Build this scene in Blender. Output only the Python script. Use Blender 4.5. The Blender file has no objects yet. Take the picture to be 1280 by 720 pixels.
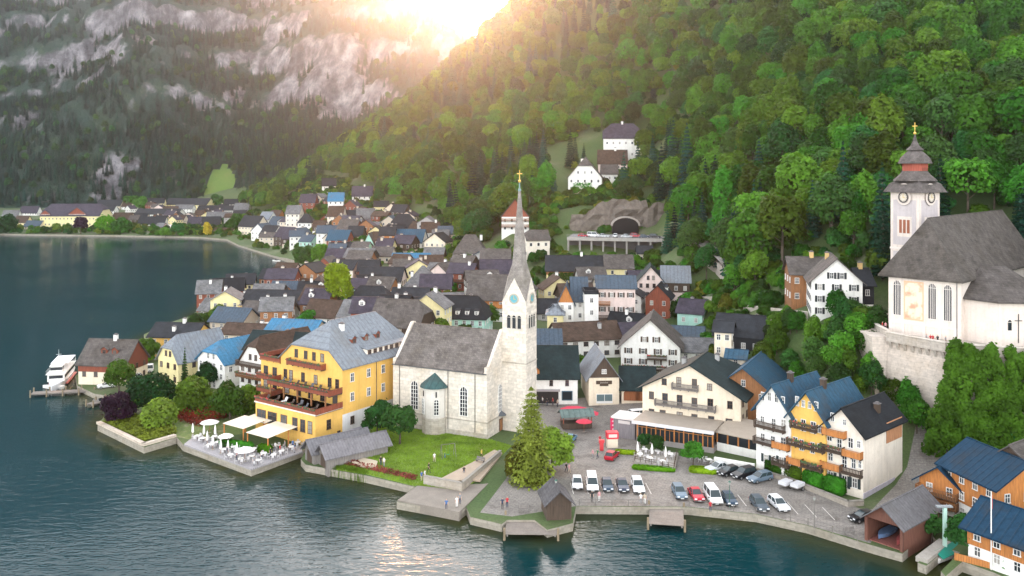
import bpy, bmesh, math, random
import numpy as np
from mathutils import Vector, noise as mnoise
from mathutils.geometry import delaunay_2d_cdt
random.seed(7); RNG = np.random.default_rng(7)
SC = bpy.context.scene; COL = SC.collection
# ------------------------------------------------------------------ camera, light, exposure
F = 1100.0; HC = 55.0; YH = 205.0            # focal length in photo pixels, camera height, horizon row
cam = bpy.data.cameras.new('camera'); camo = bpy.data.objects.new('camera', cam); COL.objects.link(camo)
camo.location = (0, 0, HC); camo.rotation_euler = (math.radians(90), 0, 0)
cam.sensor_width = 36.0; cam.lens = F/1280*36; cam.shift_y = -(360-YH)/1280
cam.clip_start = 1.0; cam.clip_end = 9000
SC.camera = camo
SUN_EL, SUN_AZ = 15.5, -3.5                    # degrees; azimuth measured from the view axis, + to the right
world = bpy.data.worlds.new('World'); SC.world = world; world.use_nodes = True
nt = world.node_tree; nt.nodes.clear()
wo = nt.nodes.new('ShaderNodeOutputWorld'); bg = nt.nodes.new('ShaderNodeBackground')
sky = nt.nodes.new('ShaderNodeTexSky'); sky.sky_type = 'NISHITA'; sky.sun_disc = False
sky.sun_elevation = math.radians(SUN_EL); sky.sun_rotation = math.radians(SUN_AZ)
sky.altitude = 500; sky.air_density = 1.0; sky.dust_density = 1.2; sky.ozone_density = 1.0
hs = nt.nodes.new('ShaderNodeHueSaturation'); hs.inputs['Saturation'].default_value = 0.14
nt.links.new(sky.outputs[0], hs.inputs['Color']); nt.links.new(hs.outputs[0], bg.inputs[0])
bg.inputs[1].default_value = 0.15; nt.links.new(bg.outputs[0], wo.inputs[0])
sl = bpy.data.lights.new('sun', 'SUN'); sl.energy = 0.6; sl.angle = math.radians(10); sl.color = (1.0, 0.42, 0.13)
so = bpy.data.objects.new('sun', sl); COL.objects.link(so)
_a, _e = math.radians(SUN_AZ), math.radians(SUN_EL)
_d = Vector((math.sin(_a)*math.cos(_e), math.cos(_a)*math.cos(_e), math.sin(_e)))
so.rotation_euler = _d.to_track_quat('Z', 'Y').to_euler()
SC.view_settings.view_transform = 'Standard'; SC.view_settings.look = 'None'
SC.view_settings.exposure = 2.75; SC.view_settings.gamma = 1.0
SC.render.engine = 'CYCLES'
SC.cycles.use_denoising = True
SC.cycles.max_bounces = 6; SC.cycles.diffuse_bounces = 3; SC.cycles.glossy_bounces = 3
SC.cycles.transmission_bounces = 3; SC.cycles.volume_bounces = 0; SC.cycles.transparent_max_bounces = 6
SC.cycles.sample_clamp_indirect = 6.0

# ------------------------------------------------------------------ helpers
def P(px, py, Y):                              # photo pixel at a given distance -> world point
    return Vector(((px-640)*Y/F, Y, HC-(py-YH)*Y/F))
def G(px, py, z=1.2):                          # photo pixel -> point on the level z
    Y = F*(HC-z)/(py-YH); return Vector(((px-640)*Y/F, Y, z))
def pix(X, Y, Z): return 640+F*X/Y, YH+(HC-Z)*F/Y

MATS = {}
def mat(kind, col, rough=0.8, var=0.15, metal=0.0, sc=1.0, bump=0.0, trans=0.0):
    col = tuple(round(c, 3) for c in col)
    key = (kind, col, rough, var, metal, sc, bump, trans)
    if key in MATS: return MATS[key]
    m = bpy.data.materials.new(kind); MATS[key] = m; m.use_nodes = True
    t = m.node_tree; N = t.nodes; L = t.links
    bs = N['Principled BSDF']; bs.inputs['Roughness'].default_value = rough; bs.inputs['Metallic'].default_value = metal
    if kind == 'glass':
        bs.inputs['Base Color'].default_value = (*col, 1); bs.inputs['Roughness'].default_value = rough
        return m
    if kind == 'flat':
        bs.inputs['Base Color'].default_value = (*col, 1); return m
    tc = N.new('ShaderNodeTexCoord'); src = tc.outputs['Object']
    def noise(scale, detail=4.0, vec=None, rgh=0.6):
        n = N.new('ShaderNodeTexNoise'); n.inputs['Scale'].default_value = scale; n.inputs['Detail'].default_value = detail
        n.inputs['Roughness'].default_value = rgh; L.new(vec or src, n.inputs['Vector']); return n.outputs[0]
    def mapping(s, rot=(0,0,0)):
        mp = N.new('ShaderNodeMapping'); mp.inputs['Scale'].default_value = s; mp.inputs['Rotation'].default_value = rot
        L.new(src, mp.inputs[0]); return mp.outputs[0]
    def mathn(op, a, b=None, c=None):
        n = N.new('ShaderNodeMath'); n.operation = op
        for i, v in enumerate((a, b, c)):
            if v is None: continue
            if isinstance(v, (int, float)): n.inputs[i].default_value = v
            else: L.new(v, n.inputs[i])
        return n.outputs[0]
    def ramp(fac, a, b, p0=0.3, p1=0.7):
        r = N.new('ShaderNodeValToRGB'); e = r.color_ramp.elements
        e[0].position = p0; e[1].position = p1; e[0].color = (*a, 1); e[1].color = (*b, 1); L.new(fac, r.inputs[0]); return r.outputs[0]
    def mix(fac, a, b, mode='MIX'):
        n = N.new('ShaderNodeMix'); n.data_type = 'RGBA'; n.blend_type = mode
        for i, v in ((0, fac), (6, a), (7, b)):
            if isinstance(v, (int, float)): n.inputs[i].default_value = v
            elif isinstance(v, tuple): n.inputs[i].default_value = (*v, 1)
            else: L.new(v, n.inputs[i])
        return n.outputs[2]
    def sc_(k): return tuple(min(1.0, c*k) for c in col)
    def setbump(h, s, d=0.1):
        b = N.new('ShaderNodeBump'); b.inputs['Strength'].default_value = s; b.inputs['Distance'].default_value = d
        L.new(h, b.inputs['Height']); L.new(b.outputs[0], bs.inputs['Normal'])
    lo, hi = sc_(1-var), sc_(1+var)
    if kind == 'plaster':                      # rain streaks and patchy lime wash
        c = ramp(noise(0.5*sc, 5), lo, hi)
        st = noise(1.0, 3, mapping((1.6, 1.6, 0.12)))
        c = mix(mathn('MULTIPLY', ramp(st, (0,0,0), (1,1,1), .48, .72), 0.42), c, sc_(0.68))
        c = mix(mathn('MULTIPLY', ramp(noise(2.2, 5), (0,0,0), (1,1,1), .5, .7), 0.3), c, (col[0]*.72, col[1]*.66, col[2]*.58))
        setbump(noise(6, 3), 0.15, 0.05)
    elif kind == 'shingle':                    # rows of wooden or slate shingles
        bs.inputs['Specular IOR Level'].default_value = 0.15
        sx = N.new('ShaderNodeSeparateXYZ'); L.new(src, sx.inputs[0])
        cb = N.new('ShaderNodeCombineXYZ'); L.new(mathn('ADD', sx.outputs[0], sx.outputs[1]), cb.inputs[0]); L.new(mathn('MULTIPLY', sx.outputs[2], 1.5), cb.inputs[1])
        br = N.new('ShaderNodeTexBrick'); L.new(cb.outputs[0], br.inputs['Vector']); br.inputs['Scale'].default_value = 1.0/sc
        br.inputs['Color1'].default_value = (*sc_(1-var*1.2), 1); br.inputs['Color2'].default_value = (*sc_(1+var*1.2), 1)
        br.inputs['Mortar'].default_value = (*sc_(0.45), 1); br.inputs['Mortar Size'].default_value = 0.035
        br.inputs['Brick Width'].default_value = 0.55; br.inputs['Row Height'].default_value = 0.5
        c = mix(0.55, br.outputs[0], ramp(noise(0.7, 6), sc_(0.45), sc_(1.65)), 'MIX')
        c = mix(ramp(noise(0.25, 3), (0,0,0), (1,1,1), .45, .7), c, mix(0.5, c, (0.5, 0.47, 0.38), 'MULTIPLY'))
        setbump(br.outputs[1], -0.4, 0.08)
    elif kind == 'seam':                       # standing seam sheet metal
        bs.inputs['Specular IOR Level'].default_value = 0.06
        wv = N.new('ShaderNodeTexWave'); wv.bands_direction = 'X'; wv.inputs['Scale'].default_value = 0.28/sc; wv.inputs['Distortion'].default_value = 0
        L.new(src, wv.inputs[0])
        ln = ramp(wv.outputs[1], (0,0,0), (1,1,1), .80, .95)
        c = mix(mathn('MULTIPLY', ln, 0.55), ramp(noise(0.35, 5), lo, hi), sc_(0.45))
        c = mix(0.45, c, ramp(noise(0.8, 4, mapping((2.5, 2.5, 0.3))), sc_(0.55), sc_(1.4)))
        c = mix(mathn('MULTIPLY', ramp(noise(0.22, 5), (0,0,0), (1,1,1), .52, .66), .45), c, (sum(col)/3*.8, sum(col)/3*.75, sum(col)/3*.7))
        setbump(ln, 0.6, 0.06)
    elif kind == 'wood':                       # boards with gaps
        wv = N.new('ShaderNodeTexWave'); wv.bands_direction = 'X'; wv.inputs['Scale'].default_value = 1.3/sc; wv.inputs['Distortion'].default_value = 0.3
        L.new(mapping((1, 0, 0) if bump >= 0 else (0, 0, 1), (0, 0, 0) if bump >= 0 else (0, math.pi/2, 0)), wv.inputs[0])
        ln = ramp(wv.outputs[1], (0,0,0), (1,1,1), .8, .95)
        c = mix(mathn('MULTIPLY', ln, 0.6), ramp(noise(1.2, 5, mapping((4, 4, 0.5))), lo, hi), sc_(0.4))
        setbump(ln, -0.4, 0.05)
    elif kind == 'stone':                      # coursed rubble stone
        sx = N.new('ShaderNodeSeparateXYZ'); L.new(src, sx.inputs[0])
        cb = N.new('ShaderNodeCombineXYZ'); L.new(mathn('ADD', sx.outputs[0], sx.outputs[1]), cb.inputs[0]); L.new(sx.outputs[2], cb.inputs[1])
        wob = N.new('ShaderNodeVectorMath'); wob.operation = 'ADD'; L.new(cb.outputs[0], wob.inputs[0])
        nz = N.new('ShaderNodeTexNoise'); nz.inputs['Scale'].default_value = 0.8; L.new(src, nz.inputs[0])
        s2 = N.new('ShaderNodeVectorMath'); s2.operation = 'SCALE'; s2.inputs['Scale'].default_value = 0.35; L.new(nz.outputs[1], s2.inputs[0]); L.new(s2.outputs[0], wob.inputs[1])
        br = N.new('ShaderNodeTexBrick'); L.new(wob.outputs[0], br.inputs['Vector']); br.inputs['Scale'].default_value = 1.0/sc
        br.inputs['Color1'].default_value = (*sc_(1-var), 1); br.inputs['Color2'].default_value = (*sc_(1+var), 1)
        br.inputs['Mortar'].default_value = (*sc_(0.7), 1); br.inputs['Mortar Size'].default_value = 0.03; br.inputs['Brick Width'].default_value = 0.9; br.inputs['Row Height'].default_value = 0.45
        c = mix(0.5, br.outputs[0], ramp(noise(1.6, 6), sc_(0.65), sc_(1.3)))
        c = mix(ramp(noise(0.18, 3), (0,0,0), (1,1,1), .5, .75), c, mix(0.6, c, (0.75, 0.66, 0.52), 'MULTIPLY'))
        setbump(br.outputs[1], -0.35, 0.06)
    elif kind == 'leaf':                       # foliage, varies from tree to tree and inside a crown
        oi = N.new('ShaderNodeObjectInfo')
        hsv = N.new('ShaderNodeHueSaturation')
        L.new(ramp(noise(0.35*sc, 3), lo, hi, .35, .65), hsv.inputs['Color'])
        L.new(mathn('MULTIPLY_ADD', oi.outputs['Random'], 0.075, 0.455), hsv.inputs['Hue'])
        rr = mathn('FRACT', mathn('MULTIPLY', oi.outputs['Random'], 7.31))
        L.new(mathn('MULTIPLY_ADD', rr, 1.3, 0.5), hsv.inputs['Value'])
        c = hsv.outputs[0]
        bs.inputs['Specular IOR Level'].default_value = 0.08
        tr = N.new('ShaderNodeBsdfTranslucent'); L.new(mix(0.6, c, (1.0, 0.95, 0.35), 'MULTIPLY'), tr.inputs[0])
        ms = N.new('ShaderNodeMixShader'); ms.inputs[0].default_value = trans or 0.35
        L.new(bs.outputs[0], ms.inputs[1]); L.new(tr.outputs[0], ms.inputs[2])
        L.new(ms.outputs[0], N['Material Output'].inputs[0])
    else:                                      # 'rough': plain mottled surface
        c = ramp(noise(0.6*sc, 6), lo, hi)
        c = mix(0.35, c, ramp(noise(5*sc, 4), sc_(1-1.6*var), sc_(1+1.6*var)))
        if bump: setbump(noise(4*sc, 4), bump, 0.1)
    L.new(c, bs.inputs['Base Color'])
    return m

class MB:                                      # collects faces, then links them as one mesh object
    def __init__(s): s.v, s.f, s.m = [], [], []
    def face(s, pts, mi=0):
        n = len(s.v); s.v.extend(tuple(p) for p in pts); s.f.append(tuple(range(n, n+len(pts)))); s.m.append(mi)
    def box(s, x0, x1, y0, y1, z0, z1, mi=0):
        n = len(s.v); s.v.extend([(x0,y0,z0),(x1,y0,z0),(x1,y1,z0),(x0,y1,z0),(x0,y0,z1),(x1,y0,z1),(x1,y1,z1),(x0,y1,z1)])
        for q in ((0,3,2,1),(4,5,6,7),(0,1,5,4),(1,2,6,5),(2,3,7,6),(3,0,4,7)): s.f.append(tuple(n+i for i in q)); s.m.append(mi)
        return s
    def prism(s, pts, vec, mi=0):              # polygon swept along vec, closed
        n = len(s.v); k = len(pts); vec = Vector(vec)
        s.v.extend(tuple(p) for p in pts); s.v.extend(tuple(Vector(p)+vec) for p in pts)
        s.f.append(tuple(range(n+k-1, n-1, -1))); s.f.append(tuple(range(n+k, n+2*k)))
        for i in range(k): j = (i+1) % k; s.f.append((n+i, n+j, n+k+j, n+k+i))
        s.m.extend([mi]*(k+2)); return s
    def cyl(s, p0, p1, r0, r1=None, n=8, mi=0):
        r1 = r0 if r1 is None else r1; p0, p1 = Vector(p0), Vector(p1); d = (p1-p0).normalized()
        a = d.orthogonal().normalized(); b = d.cross(a); k = len(s.v)
        for p, r in ((p0, r0), (p1, r1)):
            for i in range(n): t = 2*math.pi*i/n; s.v.append(tuple(p+r*(a*math.cos(t)+b*math.sin(t))))
        for i in range(n): j = (i+1) % n; s.f.append((k+i, k+j, k+n+j, k+n+i)); s.m.append(mi)
        s.f.append(tuple(range(k+n-1, k-1, -1))); s.f.append(tuple(range(k+n, k+2*n))); s.m.extend([mi, mi]); return s
    def lathe(s, prof, n=8, c=(0,0), rot=0.0, mi=0, sq=None):   # prof: (radius, z) from bottom to top
        k = len(s.v)
        for r, z in prof:
            for i in range(n): t = 2*math.pi*i/n+rot; s.v.append((c[0]+r*math.cos(t), c[1]+r*math.sin(t), z))
        for q in range(len(prof)-1):
            for i in range(n): j = (i+1) % n; s.f.append((k+q*n+i, k+q*n+j, k+(q+1)*n+j, k+(q+1)*n+i)); s.m.append(mi)
        s.f.append(tuple(range(k+n-1, k-1, -1))); e = k+(len(prof)-1)*n; s.f.append(tuple(range(e, e+n))); s.m.extend([mi, mi]); return s
    def mesh(s, name, mats, smooth=False):
        me = bpy.data.meshes.new(name); me.from_pydata(s.v, [], s.f)
        for m in (mats if isinstance(mats, (list, tuple)) else [mats]): me.materials.append(m)
        me.polygons.foreach_set('material_index', s.m)
        if smooth: me.polygons.foreach_set('use_smooth', [True]*len(s.f))
        me.update(); return me
    def obj(s, name, mats, parent=None, loc=(0,0,0), rz=0.0, smooth=False):
        return link(name, s.mesh(name, mats, smooth), parent, loc, rz)
def link(name, me, parent=None, loc=(0,0,0), rz=0.0, sc=None):
    o = bpy.data.objects.new(name, me); COL.objects.link(o); o.location = loc; o.rotation_euler = (0, 0, rz)
    if sc: o.scale = sc if isinstance(sc, (tuple, list)) else (sc,)*3
    if parent: o.parent = parent
    return o
LABELS = {}
def tag(o, label=None, cat=None, group=None, kind=None):
    if label:
        o['label'] = label; LABELS.setdefault(label, []).append((o.name, group))
    if cat: o['category'] = cat
    if group: o['group'] = group
    if kind: o['kind'] = kind
    return o
def thing(name, label, cat, loc, rz=0.0, group=None): return tag(link(name, None, None, loc, rz), label, cat, group)
def inside(poly, x, y):                        # vectorised even-odd test
    x = np.asarray(x, float); y = np.asarray(y, float); r = np.zeros(x.shape, bool); n = len(poly)
    for i in range(n):
        x0, y0 = poly[i]; x1, y1 = poly[(i+1) % n]
        if y0 == y1: continue
        c = ((y0 > y) != (y1 > y)) & (x < (x1-x0)*(y-y0)/(y1-y0)+x0); r ^= c
    return r
def edge_dist(poly, x, y, closed=True):
    x = np.asarray(x, float); y = np.asarray(y, float); best = np.full(x.shape, 1e9); n = len(poly)
    for i in range(n if closed else n-1):
        ax, ay = poly[i]; bx, by = poly[(i+1) % n]; dx, dy = bx-ax, by-ay; l = dx*dx+dy*dy+1e-9
        t = np.clip(((x-ax)*dx+(y-ay)*dy)/l, 0, 1); best = np.minimum(best, np.hypot(x-ax-t*dx, y-ay-t*dy))
    return best
C = dict(white=(.78,.76,.72), cream=(.74,.64,.50), warm=(.76,.68,.58), yellow=(.76,.45,.11), paley=(.78,.68,.36), orange=(.75,.36,.04), pink=(.72,.58,.53), mint=(.40,.64,.55),
  grey=(.42,.41,.40), beige=(.60,.52,.42), ochre=(.62,.42,.18), lilac=(.60,.54,.62), stone=(.58,.54,.48),
  slate=(.026,.029,.035), dark=(.017,.019,.023), dgreen=(.015,.028,.030), shingle=(.10,.088,.082), brown=(.075,.05,.038), purple=(.055,.047,.065), lgrey=(.15,.15,.155),
  blue=(.034,.082,.128), navy=(.010,.036,.068), steel=(.195,.215,.24), sky=(.05,.17,.29), bluegrey=(.065,.09,.12),
  wood=(.30,.13,.05), redwood=(.24,.06,.03), barn=(.15,.06,.04), dwood=(.07,.045,.03), orangewood=(.46,.175,.045), greywood=(.20,.18,.165), red=(.55,.04,.05))
GLASS = mat('glass', (.02,.025,.03), 0.08); GLASSES = [GLASS, mat('glass', (.05,.06,.07), 0.12), mat('glass', (.10,.10,.10), 0.2), mat('glass', (.30,.28,.25), 0.5)]; FRAMEW = mat('flat', (.75,.73,.70), .6); FRAMEB = mat('flat', (.10,.05,.03), .6)
# ------------------------------------------------------------------ the lie of the land
BASES = []                                     # (X, Y, z) of every building and ground point read off the photograph
SHORE_NEAR = [(1420,800),(1243,718),(1203,704),(1182,720),(1176,714),(1200,692),(1183,686),(1158,707),(1147,703),(1174,680),(1161,665),(1128,692),(1085,680),(1010,657),(945,643),(860,634),
  (720,633),(716,654),(684,662),(668,650),(634,650),(627,655),(588,646),(583,634),(574,641),(496,627),(519,609),(458,595),(382,581),(376,574),(384,561),(314,587),(229,556),(221,547),(180,559),(122,531),(140,508),
  (150,497),(118,492),(97,482),(94,470),(128,446),(182,432),(180,418),(238,396),(247,388),(262,378),(300,364),(336,352),(380,346),(392,337),(376,331),(350,322),(298,306),(284,299),(250,296),(150,294),(60,293),(0,292)]
SHORE = [tuple(G(x, y, 1.2)[:2]) for x, y in SHORE_NEAR]
SHORE += [(-560, 735), (-900, 760), (-1500, 800)]
BACK = [(-1500, 1500), (900, 1500), (1000, 700), (700, 100), (160, 60)]
LAND = SHORE+BACK
CTRL = [(p[0], p[1], 1.2) for p in SHORE]
def ctl(*rows):
    for px, py, Y in rows: CTRL.append(tuple(P(px, py, Y)))
ctl((480,265,560),(480,200,680),(480,165,760),(560,200,560),(560,112,680),(640,200,480),(640,108,600),(640,32,700),(720,150,520),(720,55,620),(720,-60,760),
    (800,150,480),(800,50,560),(800,-100,680),(880,300,300),(880,200,360),(880,100,440),(880,0,520),(880,-150,640),(960,370,215),(960,300,250),(960,200,310),(960,100,380),(960,0,450),(960,-150,570),
    (1100,310,205),(1100,200,255),(1100,100,315),(1100,0,385),(1100,-150,500),(1280,300,205),(1280,200,240),(1280,100,300),(1280,0,360),(1280,-150,460),(1500,250,190),(1500,100,260),(1500,-100,380),(1900,100,200),
    (1800,300,130),(400,225,760),(400,205,860),(340,250,820),(330,262,760),(275,245,1080),(275,215,1250),(100,262,1050),(0,262,1050),(-200,262,1050),(200,255,1150),(420,190,1050),(560,160,1100),(700,120,1100),(520,135,860),(600,85,860),
    (600,290,420),(520,275,500),(700,262,400),(760,165,470),(690,200,440),(740,262,395),(820,262,390),(840,330,300),(905,385,240))
# market square, quay and church green are level
for x, y in ((640,620),(700,600),(800,600),(900,610),(1000,630),(1060,640),(740,560),(760,530),(700,570),(780,640),(840,575),(930,590),(650,640),(1000,600)): CTRL.append(tuple(G(x, y, 1.25)))
for x, y in ((480,560),(540,580),(560,560),(600,570),(520,545),(450,570),(620,560),(560,545)): CTRL.append(tuple(G(x, y, 1.9)))
for x, y in ((700,510),(760,512),(640,535),(430,548),(400,545),(335,545),(300,530),(250,520),(200,500),(150,470),(180,465),(270,490),(230,490),(400,470),(680,470)): CTRL.append(tuple(G(x, y, 1.8)))
# rock terrace of the upper church, its foot, and the bank behind the row of gabled houses
for x, y, Y in ((1112,412,177),(1150,417,174),(1200,422,171),(1280,428,168),(1230,420,185),(1180,380,200),(1290,400,200),(1040,396,186),(1000,380,200),(1090,400,182)): CTRL.append(tuple(P(x, y, Y)))
for x, y in ((1150,600),(1200,605),(1280,615),(1230,620),(1140,612),(1180,640),(1260,660)): CTRL.append(tuple(G(x, y, 2.0)))
CTRL.append(tuple(P(930, 440, 195))); CTRL.append(tuple(P(990, 420, 190))); CTRL.append(tuple(P(1050, 440, 172)))
for x, y, Y in ((1105,505,166),(1140,520,160),(1185,535,155),(1240,540,152),(1320,545,148)): CTRL.append(tuple(P(x, y, Y)))
RB = {}
def solve_land():
    pts = np.array(CTRL+BASES); _, idx = np.unique(np.round(pts[:, :2]/1.5), axis=0, return_index=True); pts = pts[np.sort(idx)]
    d = np.hypot(pts[:, None, 0]-pts[None, :, 0], pts[:, None, 1]-pts[None, :, 1]); n = len(pts)
    A = np.sqrt(d*d+4.0)-np.eye(n)*2.0; B = np.ones((n+1, n+1)); B[:n, :n] = A; B[n, n] = 0
    w = np.linalg.solve(B, np.append(pts[:, 2], 0)); RB.update(p=pts, w=w)
def zt(x, y):
    x = np.atleast_1d(np.asarray(x, float)); y = np.atleast_1d(np.asarray(y, float)); out = np.empty(x.shape); p, w = RB['p'], RB['w']
    for s in range(0, len(x), 3000):
        d2 = (x[s:s+3000, None]-p[None, :, 0])**2+(y[s:s+3000, None]-p[None, :, 1])**2
        out[s:s+3000] = np.sqrt(d2+4.0)@w[:-1]+w[-1]
    return np.maximum(out, 1.15)
def hit(px, py):                               # where the sight line through a photo pixel meets the ground
    Y = np.linspace(95, 1300, 2400); X = (px-640)*Y/F; Z = HC-(py-YH)*Y/F; g = zt(X, Y)
    i = int(np.argmax(Z <= g)) if (Z <= g).any() else -1
    return Vector((X[i], Y[i], g[i]))
def ground(x, y): return float(zt(x, y)[0])

for _i in range(9):                            # level shelf behind the road deck, rock rising at its back
    _p = P(712+14*_i, 297, 345); CTRL.append((_p.x, 352, 24.2)); CTRL.append((_p.x+.5, 367, 25.4)); CTRL.append((_p.x+1, 379, 37.0))
# ------------------------------------------------------------------ house kit
def dirs(yaw): return Vector((math.cos(yaw), math.sin(yaw), 0)), Vector((-math.sin(yaw), math.cos(yaw), 0))
def wallmat(n):
    if n in ('wood','redwood','barn','dwood','orangewood','greywood'): return mat('wood', C[n], .75, .3)
    if n == 'stone': return mat('stone', C[n], .9, .14, sc=1.0)
    return mat('plaster', C[n], .85, .07)
def roofmat(n):
    if n in ('blue','navy','steel','sky','bluegrey'): return mat('seam', C[n], .62, .14)
    if n in ('dark','dgreen','slate','purple'): return mat('shingle', C[n], .7, .22, sc=.8)
    return mat('shingle', C[n], .85, .3, sc=1.0)
WCACHE = {}
def win_mesh(style, w, h, fr):
    k = (style, round(w, 2), round(h, 2), fr)
    if k in WCACHE: return WCACHE[k]
    fm = FRAMEW if fr == 'w' else FRAMEB; a, b = w/2, h/2; e = .09
    m = MB()
    if style == 'far':
        m.box(-a, a, -.06, .02, -b, b, 0); m.box(-a+e, a-e, -.08, -.05, -b+e, b-e, 1); r = ([m.mesh('window', [fm, g_]) for g_ in GLASSES], None)
    else:
        m.box(-a, a, -.10, .03, b-e, b); m.box(-a-.06, a+.06, -.16, .03, -b, -b+e); m.box(-a, -a+e, -.10, .03, -b+e, b-e); m.box(a-e, a, -.10, .03, -b+e, b-e)
        m.box(-.035, .035, -.08, .03, -b+e, b-e)
        for z in ((.18,) if h < 1.8 else (.3, -.3)):
            zz = b*z*1.1; m.box(-a+e, -.035, -.08, .03, zz-.03, zz+.03); m.box(.035, a-e, -.08, .03, zz-.03, zz+.03)
        p = MB(); p.box(-a+e*.8, a-e*.8, -.04, .0, -b+e*.8, b-e*.8); r = ([m.mesh('window', fm)], [p.mesh('pane', g_) for g_ in GLASSES])
    WCACHE[k] = r; return r
def arch_mesh(w, h, bars=2, rows=4, fr=None):
    k = ('arch', w, h, bars, rows)
    if k in WCACHE: return WCACHE[k]
    a = w/2; pts = []; n = 8; hs = h-a*1.2
    prof = [(-a, 0), (a, 0)]+[(a*math.cos(t), hs+a*1.2*math.sin(t)) for t in [math.pi*i/n for i in range(n+1)]]
    p = MB(); p.prism([(x, -.03, z) for x, z in prof], (0, .05, 0))
    f = MB()
    q = [(x*1.16, (z if z > 0 else -.12)) for x, z in prof]; m_ = len(prof)
    for i in range(m_):
        j = (i+1) % m_; f.prism([(prof[i][0], -.12, prof[i][1]), (prof[j][0], -.12, prof[j][1]), (q[j][0], -.12, q[j][1]), (q[i][0], -.12, q[i][1])], (0, .16, 0))
    for i in range(1, bars+1):
        x = -a+w*i/(bars+1); top = hs+1.2*math.sqrt(max(0, a*a-x*x)); f.box(x-.05, x+.05, -.09, .02, 0, top)
    for i in range(1, rows+1): z = hs*i/rows; f.box(-a, a, -.085, .02, z-.04, z+.04)
    WCACHE[k] = (f.mesh('window', fr or FRAMEW), p.mesh('pane', GLASS)); return WCACHE[k]
def put_window(root, loc, rz, style, w, h, fr, shut=None, lab=None):
    a, b = win_mesh(style, w, h, fr); o = link('window', random.choice(a), root, loc, rz)
    if b: link('pane', random.choice(b[:2]+b), o)
    if shut and style == 'near':
        k = ('sh', round(w, 2), round(h, 2), shut)
        if k not in WCACHE: m = MB(); m.box(-.24, .24, -.09, .0, -h/2, h/2); m.box(-.18, .18, -.11, -.09, -h/2+.1, -.05); m.box(-.18, .18, -.11, -.09, .05, h/2-.1); WCACHE[k] = m.mesh('shutter', mat('flat', C[shut], .7))
        for s in (-1, 1): link('shutter', WCACHE[k], o, (s*(w/2+.27), 0, 0))
    return o
def put_arch(root, loc, rz, w, h, bars=2, rows=4, fr=None):
    a, b = arch_mesh(w, h, bars, rows, fr); o = link('window', a, root, loc, rz); link('pane', b, o); return o
def balcony(root, x0, x1, z, y0, y1, col='dwood', solid=False, flowers=False, rz=0.0, org=(0,0,0), slab='dwood', rail_h=1.0):
    m = MB(); m.box(x0, x1, y0, y1, z-.18, z); n = max(2, int((x1-x0)/1.6))
    for i in range(n+1): x = x0+.08+(x1-x0-.16)*i/n; m.box(x-.06, x+.06, y0+.02, y1, z-.36, z-.18)
    b = m.obj('balcony', wallmat(slab), root, org, rz)
    r = MB(); t = z+rail_h
    r.box(x0-.03, x1+.03, y0-.06, y0+.08, t-.1, t)
    for s in (x0, x1): r.box(s-.06, s+.06, y0+.08, y1, t-.1, t)
    if solid:
        r.box(x0, x1, y0-.02, y0+.04, z-.12, t-.16)
        for s in (x0, x1): r.box(s-.03, s+.03, y0+.04, y1, z-.12, t-.16)
    else:
        k = int((x1-x0)/.24)
        for i in range(k+1): x = x0+(x1-x0)*i/k; r.box(x-.055, x+.055, y0-.02, y0+.04, z-.12, t-.1)
        k = max(1, int((y1-y0)/.24))
        for s in (x0, x1):
            for i in range(1, k): y = y0+(y1-y0)*i/k; r.box(s-.03, s+.03, y-.055, y+.055, z-.12, t-.1)
    r.obj('railing', wallmat(col), b)
    if flowers:
        fb = MB(); k = int((x1-x0)/.35)
        fb.box(x0+.1, x1-.1, y0-.3, y0-.07, t-.32, t-.12, 2)
        for i in range(k*3):
            x = random.uniform(x0+.1, x1-.1); y = y0-.18+random.uniform(-.14, .14); s = random.uniform(.08, .2); zz = t-.1+random.uniform(-.12, .16)
            fb.face([(x-s, y, zz-s*.6), (x+s, y-.05, zz-s*.4), (x+s*.6, y+.03, zz+s), (x-s*.7, y, zz+s*.8)], random.choice((0, 0, 1)))
        fb.obj('flower_box', [mat('rough', (.05,.11,.03), .8, .3), mat('rough', (.42,.05,.05), .7, .3), wallmat('dwood')], b)
    return b
def roof_mesh(L, S, ze, r, ov, hip, th=.22, oe=None):
    """ridge along x, centred; hip = (t0, i0, t1, i1): where each end is cut and how far the ridge is set back"""
    t0, i0, t1, i1 = hip; oe = ov if oe is None else oe; k = r/(S/2); hs = S/2+ov; z0 = ze-k*ov; rr = k*hs; m = MB()
    e0, e1 = -L/2-oe, L/2+oe; zr = z0+rr
    R0 = (-L/2+i0 if i0 else e0, 0, zr); R1 = (L/2-i1 if i1 else e1, 0, zr)
    for s in (-1, 1):
        poly = [(e0, s*hs, z0), (e1, s*hs, z0)]
        if i1 and t1 > 0: poly.append((e1, s*hs*(1-t1), z0+rr*t1))
        poly.append(R1); 
        if (Vector(R1)-Vector(R0)).length > .05: poly.append(R0)
        if i0 and t0 > 0: poly.append((e0, s*hs*(1-t0), z0+rr*t0))
        if s > 0: poly.reverse()
        m.prism([(x, y, z+.02) for x, y, z in poly], (0, 0, th))
    if i0: m.prism([(e0, hs*(1-t0), z0+rr*t0+.02), (e0, -hs*(1-t0), z0+rr*t0+.02), (R0[0], 0, zr+.02)], (0, 0, th))
    if i1: m.prism([(e1, -hs*(1-t1), z0+rr*t1+.02), (e1, hs*(1-t1), z0+rr*t1+.02), (R1[0], 0, zr+.02)], (0, 0, th))
    if (Vector(R1)-Vector(R0)).length > .3: m.box(R0[0], R1[0], -.13, .13, zr+th-.06, zr+th+.07)
    return m
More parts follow.
